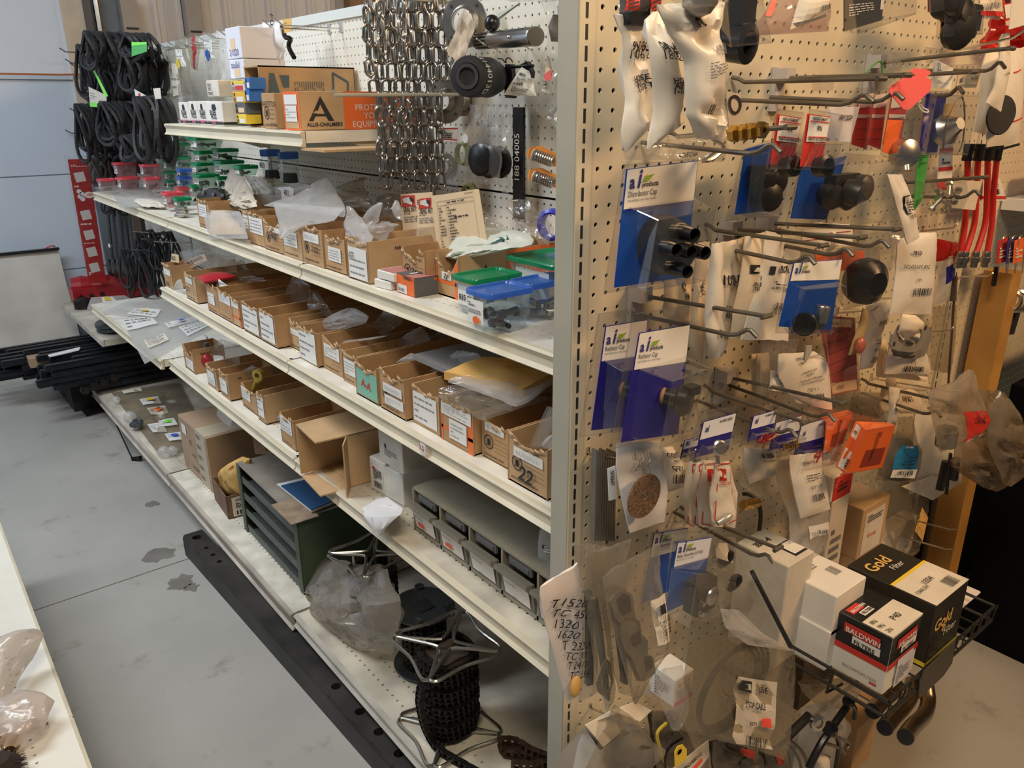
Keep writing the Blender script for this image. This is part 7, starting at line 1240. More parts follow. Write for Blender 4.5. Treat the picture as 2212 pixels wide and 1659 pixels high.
# ---------------------------------------------------------------- beige packets, middle
for i,(fr,L_,R_,d,tx,pr)in enumerate((
(b4,[(745,990),(742,1200),(740,1300)],[(955,960),(950,1240),(945,1420)],.05,'leftmost beige packet behind the wires, marked 04',lambda q:(q.text(ink,'04',.45,.32,.012),q.text(ink,'991',.5,.48,.008))),
(b4,[(985,740),(985,1000),(960,1300),(920,1500),(990,1659)],[(1100,730),(1090,1000),(1060,1300),(1040,1500),(1030,1650)],.08,'narrow sideways beige packet with small red mark',lambda q:(q.text(ink,'O9S',.4,.42,.008,rot=-1.4),)),
(b4,[(1110,745),(1090,1000),(1060,1250),(1060,1450),(1120,1659)],[(1200,740),(1180,1000),(1190,1300),(1240,1500),(1190,1620)],.12,'white packet with torn serrated bottom and barcode',lambda q:q.code(ink,.3,.72,.8,.8,12,3)),
(b4,[(1190,740),(1175,900),(1170,1200),(1175,1450)],[(1370,690),(1350,900),(1330,1200),(1270,1480)],.07,'beige packet with bold 107ABS',lambda q:(q.text(ink,'107ABS',.02,.45,.016,sx=.7),q.text(ink,'3N-263483',.1,.70,.006),q.text(ink,'SET',.1,.76,.006),q.text(ink,'BREAK',.1,.80,.006))),
(b4,[(1370,690),(1350,900),(1300,1200),(1255,1480)],[(1540,650),(1530,900),(1500,1200),(1450,1490)],.09,'beige packet with black emblem and rotor text',lambda q:(q.rect(ink,.15,.28,.5,.36,name='printed_mark'),q.poly(offw,[(.2,.34),(.3,.30),(.4,.3),(.45,.34)],3),q.text(ink,'ROTOR',.55,.42,.007),q.text(ink,'9N-2N, 8N',.3,.48,.007,sx=.8),q.text(ink,'1939-50',.3,.52,.006))),
(b4,[(1535,640),(1500,900),(1420,1200),(1340,1495)],[(1810,720),(1790,900),(1720,1250),(1705,1502)],.10,'wide white packet numbered 1N12200 with barcode',lambda q:(q.rect(ink,.12,.28,.25,.36,name='printed_mark'),q.text(ink,'1N12200',.3,.34,.011,sx=.7),q.text(ink,'9N-8N TO 263483',.3,.50,.0045),q.bars(ink,.3,.42,.6,.46,2,3),q.code(ink,.42,.62,.65,.70,12,2),q.text(ink,'PARTS & ACC',.38,.73,.004))),
(b4,[(2035,635),(2030,850)],[(2080,640),(2080,850)],.05,'sliver of white packet behind the middle wires',None))):
 pk(tx+', centre of the end panel',fr,L_,R_,d,packet_m if i in(2,5,6)else beige_m,pr,seed=30+i,bulge=.010,crump=.010)
blister('white card with red diagonal stripes behind the middle wires',b5,[(70,390),(500,370),(500,520),(60,520)],[(110,400),(490,400),(490,520),(110,520)],None,None,.05,.01,cm=white,head=0,pr=lambda q:[q.line(redd,.0,.4+.3*k,.95,.1+.3*k,.0015)for k in range(2)])
blister('clear pack with large black distributor part and orange card, right of centre',b5,[(190,560),(690,515),(690,930),(430,1000)],[(210,575),(580,560),(560,700),(230,720)],[(400,560),(640,540),(640,930),(400,960)],[(440,560),(690,530),(690,930),(450,985)],.12,.05,cm=orange,head=0,item=lambda root,a,b_,w:mk('distributor_body',MB().ring(a.lerp(b_,.2)-ZP*.005,(-.3,-1,0),[(.036,0),(.04,.012),(.038,.03),(.02,.045)],26),black,root,smooth=True))
pk('hazy clear pack behind the distributor part, with grey oval',b5,[(600,430),(590,560),(690,700),(700,750)],[(830,400),(800,560),(770,700),(740,750)],.09,bagc,bulge=.012,name='clear_pack',cat='pack')
pk('clear bag of zinc bolts with white card, right of the pink tag, lower',b5,[(960,40),(990,150),(1010,280)],[(1355,40),(1350,160),(1290,290)],.12,cf,bulge=.02,name='clear_pack',cat='pack',inside=lambda o,F:[mk('bolt',MB().ring(F.at(.35+.13*(k%4),.45+.12*(k//4),-.012),(math.cos(k),.3,math.sin(k)),[(.0035,0),(.0035,.022),(.007,.022),(.007,.027)],8),zinc,o)for k in range(10)])
card('plain buff card behind the bolt bag',b5,[(1240,30),(1452,40),(1405,255),(1230,240)],-.10,offw,None,pl=uY)
card('green lettered strip card left of the bolt bag',b5,[(980,-240),(1070,-230),(1010,180),(945,270)],-.09,green,lambda q:q.bars(ink,.1,.08,.9,.35,8,4,.4),pl=uY)
card('red and white striped card above the bolt bag',b5,[(1140,-240),(1240,-250),(1230,100),(1120,110)],-.08,white,lambda q:(q.rect(red,0,.1,1,.2,name='printed_mark'),q.rect(red,0,.5,1,.58,name='printed_mark'),q.rect(red,0,.8,1,1,name='printed_mark'),q.bars(ink,.2,.3,.8,.45,2,2)),pl=uY)
t=thing('hose_ends',uY(b5(1650,560),-.02)if 0 else uY(b5(1400,650),-.03),'cluster of red battery cables with black boots and steel ends','cables')
for i,(x0,x1,xm)in enumerate(((1340,1290,1330),(1420,1330,1400),(1490,1410,1480),(1560,1490,1530))):
 mb=MB();mb.tube(smoothpath([uY(b5(x0+10,-160),-.07),uY(b5(xm+15,100),-.07),uY(b5(xm,350),-.075),uY(b5(x1+5,570),-.08)],5),.0062,10);mk('red_cable',mb,redhose,t,smooth=True)
 mb=MB();p=uY(b5(x0+10,-165),-.07);mb.ring(p,ZP,[(.0095,-.014),(.0105,-.01),(.0095,-.006),(.0105,.012),(.0105,.02)],14);mk('black_boot',mb,black,t,smooth=True)
 mb=MB();p=uY(b5(x1,575),-.08);mb.ring(p,-ZP,[(.007,-.004),(.0085,0),(.0085,.008),(.0105,.01),(.0105,.02),(.008,.022),(.008,.032)],14);mk('steel_end',mb,mat('bright_ferrule',(.42,.38,.32),.28,1.),t,smooth=True)
mb=MB();mb.tube([uY(b3(1640,1190),-.07),uY(b3(1900,1185),-.075),uY(b3(2030,1150),-.08)],.003,6);mk('carrying_wire',mb,darkst,t)
card('white and red parts label tied to the red cables',b5,[(1470,20),(1590,20),(1640,185),(1420,185)],-.06,white,lambda q:(q.rect(red,0,.78,1,.92,name='printed_mark'),q.code(ink,.2,.45,.8,.7,14,3),q.rect(ink,.1,.1,.3,.3,1,name='printed_mark'),q.bars(ink,.4,.1,.8,.4,3,3)),pl=uY,name='parts_label',cat='label')
# ---------------------------------------------------------------- governor packet, gaskets, lower right
pk('white GOVERNOR ROD packet with barcode',b5,[(985,425),(830,480),(815,700),(790,900),(770,1030)],[(1120,420),(1125,480),(1110,700),(1090,900),(1075,1035)],.17,packet_m,lambda q:(q.text(ink,'9810A',.22,.34,.008),q.text(ink,'GOVERNOR ROD',.06,.49,.0075,bold=0),q.text(ink,'QTY',.4,.62,.004),q.code(ink,.30,.70,.78,.78,22,3)),seed=41,bulge=.012)
pk('narrow white tag packet with boxed print above the governor packet',b5,[(750,-10),(800,150),(850,330),(905,512)],[(870,-10),(920,130),(965,300),(990,460)],.20,packet_m,lambda q:(q.rect(ink,.35,.32,.85,.58,name='printed_mark'),q.rect(packet_m,.38,.33,.82,.57,2,name='printed_mark'),q.bars(ink,.42,.36,.8,.54,5,3,lv=4),q.code(ink,.5,.6,.85,.66,10,2)),seed=42,bulge=.004)
pk('crumpled clear pack tip left of the narrow white tag',b5,[(820,380),(790,500),(780,640)],[(880,360),(890,500),(850,620)],.15,bagc,seed=43,name='clear_pack',cat='pack',crump=.014)
pk('folded beige paper packet through the grey gaskets',b5,[(860,1030),(850,1100),(840,1180),(880,1230)],[(960,1040),(1010,1090),(1000,1160),(930,1200)],.17,beige_m,lambda q:q.text(ink,'Pat',.5,.7,.006),seed=44,bulge=.012,crump=.016)
def gasket(label,fr,outer,hole,d,th=.0015,m=gask,bh=(),group=None):
 P=[uY(fr(*p),-d)for p in outer];n=28;hc,hx,hy=hole;cen=Vector();t=thing('gasket',sum(P,Vector())/len(P),label,'gasket',group)
 H_=[fr(hc[0]+math.cos(2*PI*i/n)*hx,hc[1]+math.sin(2*PI*i/n)*hy)for i in range(n)];O=[]
 import bisect
 # resample the outline by angle about the hole centre
 for i in range(n):
  a=2*PI*i/n;best=None;dx,dy=math.cos(a),math.sin(a)
  for(x1,y1),(x2,y2)in zip(outer,outer[1:]+outer[:1]):
   ex,ey=x2-x1,y2-y1;den=dx*ey-dy*ex
   if abs(den)<1e-9:continue
   tt=((x1-hc[0])*ey-(y1-hc[1])*ex)/den;uu=((x1-hc[0])*dy-(y1-hc[1])*dx)/den
   if tt>0 and 0<=uu<=1 and(best is None or tt>best):best=tt
  O.append(fr(hc[0]+dx*(best or hx*1.5),hc[1]+dy*(best or hy*1.5)))
 vs=[uY(q,-d)for q in O]+[uY(q,-d)for q in H_];vs+=[v+Vector((0,th,0))for v in vs];k=2*n;fs=[]
 for i in range(n):j=(i+1)%n;fs+=[(i,j,n+j,n+i),(k+i,k+n+i,k+n+j,k+j),(i,k+i,k+j,j),(n+i,n+j,k+n+j,k+n+i)]
 mb=MB();mb.add(vs,fs);mk('plate',mb,m,t)
 for x,y,r_ in bh:c=uY(fr(x,y),-d-.0002);mb=MB();mb.ring(c,YN,[(r_,0),(r_,.0004)],14);mk('bolt_hole',mb,ink,t)
 return t
GO=[(880,1090),(830,1120),(770,1240),(770,1290),(860,1310),(930,1320),(1010,1290),(1030,1230),(1060,1150),(1055,1110),(1020,1100),(960,1060)]
for i in range(3):gasket(('front','middle','rear')[i]+' grey exhaust gasket with oval hole, right of centre',b5,[(x+12*i,y+26*i)for x,y in GO],((915+10*i,1185+22*i),88,92),.165-.012*i,bh=((800+12*i,1255+26*i,.0045),(1035+10*i,1135+24*i,.0045)),group='grey exhaust gaskets')
pk('white packet with barcode under the grey gaskets',b5,[(780,1180),(760,1300),(735,1480)],[(1010,1180),(1050,1340),(1075,1480)],.12,packet_m,lambda q:(q.text(ink,'180104M1',.3,.25,.007),q.text(ink,'QTY  4',.4,.72,.007,bold=0),q.code(ink,.28,.78,.75,.92,22,4)),seed=46)
for i,(L_,R_)in enumerate((([(740,1330),(720,1420),(730,1500)],[(790,1330),(820,1400),(1060,1540)]),([(700,1220),(680,1330),(670,1500)],[(750,1220),(740,1300),(740,1510)]),([(760,1480),(740,1540),(750,1600)],[(1050,1500),(1060,1560),(1050,1610)]))):pk(('cream packet corner directly left of the barcode packet','cream folded packet edge, farthest left of the barcode packet','cream packet edge below the barcode packet')[i],b5,L_,R_,.10-.02*i,beige_m,seed=47+i,bulge=.008)
pk('white packet lettered EAF9502 hanging sideways',b5,[(600,970),(590,1150),(560,1300),(545,1450)],[(790,920),(740,1080),(690,1300),(640,1430)],.10,packet_m,lambda q:(q.text(ink,'EAF9502',.4,.32,.009,bold=0,sx=.8),q.bars(ink,.45,.5,.75,.62,3,3,.3),q.text(ink,'QTY 1',.45,.72,.006),q.code(ink,.4,.8,.75,.9,10,2)),seed=50)
blister('red striped card marked CARB with a white foot, right of centre',b5,[(225,1000),(535,990),(545,1640),(330,1659)],[(240,1040),(505,1060),(530,1600),(340,1640)],[(260,1060),(500,1060),(530,1590),(350,1620)],[(270,1065),(512,1070),(545,1600),(345,1655)],.09,.02,cm=mat('faded_red_card',(.42,.09,.08),.45),head=0,pr=lambda q:([q.line(ink,.0,.35+.13*k,1,.22+.13*k,.0008)for k in range(5)],q.rect(buff,.1,.03,.9,.13),q.text(ink,'4144',.3,.11,.008,bold=0),q.text(ink,'CARB',.3,.2,.010,bold=0,lv=3),q.rect(buff,.0,.84,.95,.98),q.text(grink,'02107',.2,.92,.008,lv=4)),item=None)
pk('brown twisted film strip with a red wrapped part',b5,[(570,990),(540,1120),(490,1250),(465,1340)],[(600,1000),(600,1080),(560,1230),(500,1340)],.14,mat('amber_film',(.40,.28,.13),.3),seed=51,bulge=.006,name='film_strip',cat='strip',inside=lambda o,F:mk('red_wrapped_part',MB().ball(uY(b5(545,1265),-.15),.011,12,(1.2,.8,1.4)),mat('red_wrapped',(.38,.10,.06),.3),o,smooth=True))
def gk(q):q.text(ink,'9N12106',.35,.10,.006);q.text(ink,'9512104',.38,.18,.006);q.text(ink,'GASKET KIT',.36,.34,.0055,bold=0);q.text(ink,'FORD',.42,.39,.0055,bold=0);q.text(ink,'9N-2N-8N TO #263843',.25,.47,.0048,bold=0);q.text(ink,'1939-50 FRONT MOUNT',.25,.52,.0048,bold=0);q.text(ink,'QTY 1',.38,.66,.008,bold=0);q.code(ink,.36,.73,.7,.83,18,2)
for i,(x,k)in enumerate(((1310,.04),(1345,.055))):pk(('rear','second')[i]+' beige packet edge behind the gasket kit packet',b6,[(x,350),(x,560),(x+5,680)],[(x+90,340),(x+90,560),(x+90,720)],k,beige_m,seed=52+i)
pk('clear bag with white label strip in front of the gasket kit',b6,[(1385,240),(1370,420),(1380,620)],[(1650,240),(1600,420),(1570,640)],.09,bagc,lambda q:(q.rect(white,.2,.55,.78,.95),q.text(ink,'CON19997A',.28,.68,.005,lv=4),q.text(ink,'OIL SEAL',.35,.8,.004,bold=0,lv=4)),seed=54,name='plastic_bag',cat='bag',bulge=.006)
pk('white GASKET KIT packet with QTY 1, centre right',b6,[(1500,350),(1500,500),(1560,620),(1640,700)],[(1760,330),(1850,390),(1870,560),(1885,752)],.10,packet_m,gk,seed=55,bulge=.008)
t=thing('small_clip',uY(b6(1700,360),-.14),'small grey plastic clip hanging on the gasket kit wire','clip');mb=MB();mb.prism([uY(b6(*p),-.14)for p in((1700,290),(1740,285),(1735,340),(1700,400),(1685,395))],(0,.003,0));mk('clip_body',mb,mat('clip_grey',(.5,.5,.45),.5),t)
# small purple cards
for i,(x,y,s_,m_,tx)in enumerate(((850,760,1.,zinc,'nearest, with round silver knob'),(1240,740,.72,redd,'second, with red wires'),(1390,780,.8,brass,'third, with copper part'),(1545,780,1.05,redd,'fourth, with tangled red parts'),(770,930,.5,zinc,'rear, mostly hidden'))):
 o4=[(x+95*s_,y-20*s_+20),(x+360*s_,y-60*s_+20),(x+290*s_,y+310*s_),(x-20*s_,y+360*s_)];c4=[(x+110*s_,y+75*s_),(x+345*s_,y+10*s_),(x+290*s_,y+270*s_),(x+50*s_,y+330*s_)]
 b4_=[(x+85*s_,y+230*s_),(x+300*s_,y+170*s_),(x+290*s_,y+270*s_),(x+50*s_,y+330*s_)];f4=[(x+150*s_,y+270*s_),(x+385*s_,y+215*s_),(x+330*s_,y+340*s_),(x+120*s_,y+385*s_)]
 def it(root,a,b_,w,m_=m_,i=i):
  mb=MB();c=a.lerp(b_,.5)
  if i==0:mb.ring(c+ZP*.004,(-.5,-1,.3),[(.011,0),(.0115,.006),(.009,.008)],18);mb.ring(c-ZP*.006,(-.1,-.2,-1),[(.003,0),(.003,.014)],8)
  else:[mb.tube(smoothpath([c+Vector((random.Random(i*9+k+j).uniform(-.02,.02),-.004*j,random.Random(i*5+k*3+j).uniform(-.008,.008)))for j in range(4)]),.0014,5)for k in range(5)]
  mk('part',mb,m_,root,smooth=True,kind=None if i==0 else 'stuff')
 blister(f'small purple blister card, {tx}, in the low row',b6,o4,c4,b4_,f4,.12+.012*(i<4)*(3-i if i else 4),.03,cm=navy,head=.5,lc=pw,pr=lambda q:(q.text(blueink,'ai',.1,.3,.010),q.text(ink,'A-4NR12200',.5,.14,.004)),item=it,group='small purple blister cards')
def autol(q):q.rect(white,.02,.0,.35,.2,1);q.text(ink,'437',.08,.12,.006,lv=3);q.rect(white,.03,.55,.32,.98,1,name='printed_mark')
for i,(P,FT,d,tx)in enumerate((([(255,440),(480,380),(430,560),(285,720)],[(310,470),(515,400),(440,640),(285,720)],.10,'rear'),([(540,470),(800,480),(720,800),(380,820)],[(610,540),(845,500),(740,830),(460,880)],.15,'front'))):
 o=blister(f'{tx} of two orange boxes in clear blister packs, lower right',b7,[(520,270),(740,300),(700,820),(330,800)]if i else[(240,420),(500,370),(420,640),(260,720)],P,P,FT,d,.04,cm=orange,head=0)
 A_=quad(b7,P,d+.004);B_=quad(b7,FT,d+.036);mb=MB();mb.hexa(A_,B_);mk('orange_carton',mb,orange,o)
 F=Face([B_[0],B_[3]],[B_[1],B_[2]],YN);q=Pr(F,o,.0006);q.bars(ink,.45,.1,.6,.8,6,3,.5,True);q.rect(mat('maroon_art',(.3,.04,.02),.5),.3,.5,.9,.9,name='printed_mark');q.done()
 F=Face([A_[0],A_[3]],[B_[0],B_[3]],(-1,0,0));q=Pr(F,o,.0006);q.rect(white,.1,.02,.6,.30);q.text(ink,'437',.2,.2,.006,lv=3);q.rect(white,.1,.55,.75,.97,name='printed_mark');q.text(red,'Auto',.65,.93,.013,rot=PI/2,lv=3);q.text(ink,'lite',.65,.70,.011,rot=PI/2,lv=3);q.done()
# ---------------------------------------------------------------- cork disc, strips, white packets
t=thing('flat_strips',uY(b6(240,1600),-.03),'thick bundle of grey flat metal strips hanging at the upright','strips')
for k in range(9):
 a=b6(192+17*k,1040+(k%3)*8);b_=b6(180+17*k,1690);p,q_=uY(a,-.055+.004*k),uY(b_,-.055+.004*k);mb=MB();mb.hexa([p,p+Vector((.0035,0,0)),q_+Vector((.0035,0,0)),q_],[v+Vector((0,.010,0))for v in(p,p+Vector((.0035,0,0)),q_+Vector((.0035,0,0)),q_)]);mk('strip',mb,mat('strip_grey',(.22,.20,.17),.45,.5,var=.2),t)
card('narrow white price label stuck to the flat metal strips',b6,[(275,1170),(330,1148),(342,1385),(285,1400)],-.075,white,lambda q:(q.code(ink,.2,.08,.5,.5,16,3,True),q.text(ink,'A0-10530A',.7,.55,.004,rot=-PI/2)),pl=uY,name='price_label',cat='label')
def corkd(o,F):
 mb=MB();c=uY(b6(530,1362),-.118);D=(c-CAM).dot(FV);R_=168/3.318*D/FPX;u_=(uY(b6(650,1350),-.118)-c);n=YN;mb.ring(c,YN,[(.006,0),(R_,0),(R_,.003),(.006,.003)],40,closed=True);mk('cork_disc',mb,cork,o)
pk('white packet with a speckled cork disc in its window',b6,[(345,985),(340,1150),(370,1350),(435,1630)],[(655,975),(680,1150),(710,1350),(680,1550)],.10,mat('white_window_packet',(.76,.78,.82),.3),lambda q:(q.code(mat('pale_blue_ink',(.45,.52,.58),.5),.3,.08,.8,.17,18,3),q.text(mat('pale_pen',(.5,.5,.48),.6),'FDS937A',.3,.27,.012,bold=0,rot=.1)),seed=60,inside=corkd,bulge=.006,jag=.006)
pk('white packet reading CONT and QTY. 1 behind the cork disc',b6,[(660,1020),(690,1150),(700,1340)],[(740,1010),(825,1160),(820,1300)],.06,packet_m,lambda q:(q.text(ink,'CONT',.05,.22,.011,sx=.8),q.text(ink,'740771',.25,.33,.005),q.text(ink,'QTY.  1',.1,.55,.010,sx=.8),q.code(ink,.15,.63,.75,.82,14,3)),seed=61)
def tis(q):[q.line(dayglo if 0 else red,*a,.0022)for a in((.1,.03,.92,.03),(.1,.03,.03,.95),(.03,.95,.5,.98),(.92,.1,.97,.85),(.97,.85,.6,.93))];q.rect(red,.18,.10,.5,.28,name='printed_mark');q.poly(white,[(.24,.24),(.26,.14),(.34,.2),(.42,.13),(.45,.24),(.34,.22)],3);q.text(red,'TISCO',.16,.345,.007,lv=2)
for i,(x,k)in enumerate(((820,.06),(870,.09),(920,.12),(1010,.15))):
 L_=[(x+45,1120),(x,1350),(x+15,1580 if i<3 else 1550)];R_=[(x+130,1110),(x+200 if i>1 else x+120,1350),(x+180 if i>1 else x+100,1590 if i<3 else 1600)]
 pk(f'white packet with red border and emblem, {ordn[i]} from the left in a row of four',b6,L_,R_,k,packet_m,tis,seed=62+i,bulge=.008,group='red bordered white packets',inside=(lambda o,F:mk('fuel_bulb',MB().ring(uY(b6(1110,1530),-.17),(1,-.2,.3),[(.004,-.014),(.006,-.004),(.007,.006),(.004,.014)],10),mat('bulb_grey',(.5,.46,.42),.3,.5),o,smooth=True))if i==3 else None)
pk('grey poly packet with barcode hanging low beside the purple cards',b6,[(1250,1020),(1250,1150),(1290,1280)],[(1470,1030),(1490,1120),(1480,1215)],.10,mat('grey_poly2',(.52,.49,.45),.4),lambda q:(q.code(ink,.4,.1,.85,.25,14,3),q.text(ink,'PARTS ACCESSORIES',.45,.36,.003)),seed=67,bulge=.008)
pk('clear sleeve hanging under the grey poly packet',b6,[(1210,1150),(1215,1280),(1330,1380)],[(1440,1250),(1430,1320),(1420,1384)],.08,bagc,seed=68,name='plastic_bag',cat='bag')
t=thing('brass_connector',uY(b6(1290,1420),-.06),'brass union fitting on a black hose below the grey packet','fitting');mb=MB();a,b_=uY(b6(1240,1435),-.07),uY(b6(1345,1410),-.07);ax=b_-a;mb.ring(a,ax,[(.008,0),(.0095,.004),(.0095,ax.length*.4),(.0075,ax.length*.45),(.0095,ax.length*.55),(.0095,ax.length)],12);mk('union',mb,brass,t)
mb=MB();mb.tube(smoothpath([uY(b6(*p),-.05)for p in((1250,1350),(1300,1360),(1350,1400),(1370,1500),(1360,1620))]),.004,7);mk('black_hose',mb,black,t)
def q10(q):q.text(ink,'8NR12114',.3,.12,.006);q.bars(ink,.3,.26,.75,.38,3,4,.3);q.text(ink,'QTY 10',.35,.50,.008,bold=0);q.code(ink,.35,.60,.75,.72,18,2)
pk('rear beige packet beside the QTY 10 one',b6,[(1490,1110),(1485,1250),(1560,1450),(1640,1650)],[(1600,1100),(1680,1250),(1700,1450),(1730,1640)],.09,beige_m,seed=70)
pk('white QTY 10 gasket packet, low centre',b6,[(1580,1080),(1590,1230),(1620,1380),(1660,1525)],[(1800,1050),(1820,1180),(1850,1330),(1870,1460)],.14,packet_m,q10,seed=71)
def seat(o,F):mb=MB();mb.tube(smoothpath([uY(b7(*p),-.112)for p in((40,1570),(60,1470),(120,1370),(200,1330),(290,1330),(290,1400),(240,1480),(200,1560))],4),.006,8);mk('grey_ring_seal',mb,gask,o)
pk('hazy poly bag with a grey rubber seal and white barcode label, low centre',b7,[(0,1080),(30,1300),(20,1500),(0,1640)],[(330,1140),(320,1300),(310,1450),(180,1560)],.12,bagm,lambda q:(q.rect(white,.35,.3,.95,.5,rot=-.15),q.code(ink,.5,.38,.85,.44,16,3,lv=4)),seed=72,name='plastic_bag',cat='bag',inside=seat,jag=.01)
# lower right bags
t=thing('bag_stack_card',uY(b7(1100,900),-.07),'large plain white board hanging behind the lower right bags','board');F=Face([uY(b7(1000,380),-.06),uY(b7(960,1040),-.06)],[uY(b7(1370,500),-.06),uY(b7(1360,930),-.06)],YN);o=mk('white_board',F.sheet(MB(),1,1,.003),offw,t)
F=Face([uY(b7(900,980),-.07),uY(b7(1135,1085),-.07)],[uY(b7(1140,900),-.07),uY(b7(1370,940),-.07)],YN);mk('white_board',F.sheet(MB(),1,1,.003),offw,t)
pk('crumpled bag with a red printed label holding a grey sleeve, lower right',b7,[(1420,65),(1290,180),(1110,240),(1130,420),(1170,600),(1200,710)],[(1450,75),(1480,200),(1530,350),(1570,450),(1520,560),(1300,650)],.20,film('yellowish_bag',(.88,.83,.75),.36,(.72,.64,.52),.18,.7,bump=.4,bs=20),lambda q:(q.rect(red,.42,.40,.93,.80,rot=-.2),q.rect(white,.46,.73,.95,.80,3,rot=-.2),q.bars(ink,.55,.46,.8,.58,4,3,.5,lv=3),q.code(ink,.55,.73,.9,.78,16,2,lv=5)),seed=80,name='plastic_bag',cat='bag',bulge=.02,crump=.014,nu=14,nv=16,inside=lambda o,F:mk('grey_sleeve',(lambda mb:mb.ring(uY(b7(1235,655),-.20),(-.12,0,1),[(.020,0),(.021,.038),(.018,.038),(.017,.002)],20))(MB()),mat('sleeve_grey',(.22,.19,.15),.5,.5),o,smooth=True))
pk('clear bag with blue-black bits behind the big hanging bags',b7,[(1480,220),(1450,420),(1400,560)],[(1600,230),(1620,400),(1600,560)],.16,bagd,seed=81,name='plastic_bag',cat='bag',crump=.02)
for i,(L_,R_,d)in enumerate((([(1480,520),(1310,650),(1300,800),(1420,920),(1540,990)],[(1570,480),(1700,640),(1760,780),(1740,900),(1640,1020)],.15),([(1655,230),(1590,380),(1560,600),(1650,850),(1700,960)],[(1665,235),(1780,420),(1850,640),(1850,860),(1740,980)],.19))):
 pk(('left','right')[i]+' of two bulging dirty bags of small parts at the right edge',b7,L_,R_,d,film('dirty_parts_bag',(.82,.76,.66),.42,(.55,.47,.36),.2,.7,bump=.5,bs=22),seed=82+i,name='plastic_bag',cat='bag',bulge=.035,crump=.022,nu=14,nv=16,inside=lambda o,F,i=i:mk('small_parts',(lambda mb:([mb.ball(F.at(.3+.45*random.Random(k*7+i).random(),.55+.35*random.Random(k*3+i).random(),-.02),.013,8)for k in range(16)],mb)[1])(MB()),mat('rusty_parts',(.10,.07,.045),.6,var=.5),o,kind='stuff'))
mb=MB();P=uY(b7(1240,840),-.12);mb.tube([uY(b7(1275,720),-.13),uY(b7(1240,1035),-.13)],.004,6);mb.tube([uY(b7(1240,780),-.12),uY(b7(1190,1000),-.12)],.010,8);mb.tube([uY(b7(1320,760),-.12),uY(b7(1300,920),-.12)],.010,8);mk('black_tie_rods',mb,black,label='black rods with rubber ends below the red-labelled bag',cat='rods',kind='stuff')
pk('bag with a blue printed label over a four-bolt gasket',b7,[(870,440),(860,600),(740,730),(700,930)],[(980,430),(1010,620),(1060,700),(1020,945)],.14,bagd,lambda q:(q.rect(sky,.20,.46,.80,.80),q.rect(white,.20,.80,.80,.93,2),q.text(white,'REPLACEMENT',.3,.485,.004,lv=3),q.bars(ink,.4,.55,.7,.75,4,3,.3,lv=4),q.code(ink,.3,.82,.7,.88,14,2,lv=4)),seed=84,name='plastic_bag',cat='bag',inside=lambda o,F:None)
gasket('grey four-cornered gasket inside the blue-labelled bag',b7,[(830,600),(950,600),(985,640),(1005,880),(990,920),(860,940),(720,900),(710,860),(790,700)],((880,760),60,80),.125,bh=((735,885,.004),(962,900,.006)))
pk('dirty clear bag with a buff tag low behind the basket boxes',b7,[(790,1000),(760,1200),(780,1350),(850,1500),(880,1570)],[(1110,1080),(1100,1250),(1060,1400),(1000,1510),(900,1580)],.06,bagd,lambda q:(q.poly(manila,[(.45,.45),(.72,.12),(.85,.25),(.70,.58)],3),q.text(ink,'3NO-950-',.5,.38,.005,bold=0,rot=1.1,lv=6)),seed=85,name='plastic_bag',cat='bag',bulge=.02,crump=.014)
pk('crumpled film scraps left of the blue-labelled bag',b7,[(590,900),(600,950),(680,1000)],[(700,820),(720,920),(700,1010)],.12,bagc,seed=86,name='plastic_bag',cat='bag',crump=.02)
pk('clear bag behind the rear orange box with thin print',b7,[(560,240),(540,300),(600,420)],[(780,250),(700,360),(720,440)],.08,bagd,seed=87,name='plastic_bag',cat='bag')
pk('white packet edge marked 9N6C6 by the blue-labelled bag',b7,[(800,200),(800,380),(790,500)],[(900,210),(870,400),(850,500)],.10,packet_m,lambda q:q.text(ink,'9N6C6',.1,.6,.007),seed=88)
pk('cream packet pile above the blue-labelled bag',b7,[(740,210),(720,330),(760,400)],[(1000,200),(1060,330),(1040,410)],.06,beige_m,lambda q:q.code(ink,.45,.3,.7,.5,8,2),seed=89)
# right-hand neighbour's goods
rk='red-lidded round tubs on the neighbour shelf'
for i,z in enumerate((1.386,1.425)):tub(f'clear red-lidded tub, {("lower", "upper")[i]} one at the right picture edge',1.62,1.80,-.10,.03,z,.036,rlid,tubp,rk,sticker=True)
for i,(x0,m1)in enumerate(((2165,red),(2185,blueink),(2200,orange))):
 t=card(f'hanging carded pull tab with wire loop, {ordn[i]} from the left at the right edge',I,[(x0-8,520),(x0+14,512),(x0+8,565),(x0-12,570)],-.02-.01*i,m1,lambda q:q.bars(white,.15,.3,.85,.8,4,2),pl=uY,group='carded pull tabs')
 mb=MB();mb.tube(smoothpath([uY((x0+a,b_),-.02-.01*i)for a,b_ in((-8,590),(-2,530),(5,510),(14,520),(8,590))]),.0016,5);mk('wire_loop',mb,zinc,t)
for i in range(3):mb=MB();mb.ring(uY((2178+14*i,648),.0-.01*i),(-1,-.5,0),[(.03,0),(.034,.004),(.034,.010),(.028,.014),(.024,.01),(.024,0)],22,closed=True);mk('metal_ring',mb,zinc,smooth=True,label=f'shiny wide metal ring, {ordn[i]} from the left, at the right edge',cat='ring',group='shiny rings at the right edge')
card('green and dark carded item at the right edge below the rings',I,[(2165,670),(2205,672),(2190,722),(2155,725)],-.01,green,lambda q:q.rect(ink,.45,0,1,1,name='printed_mark'),pl=uY)
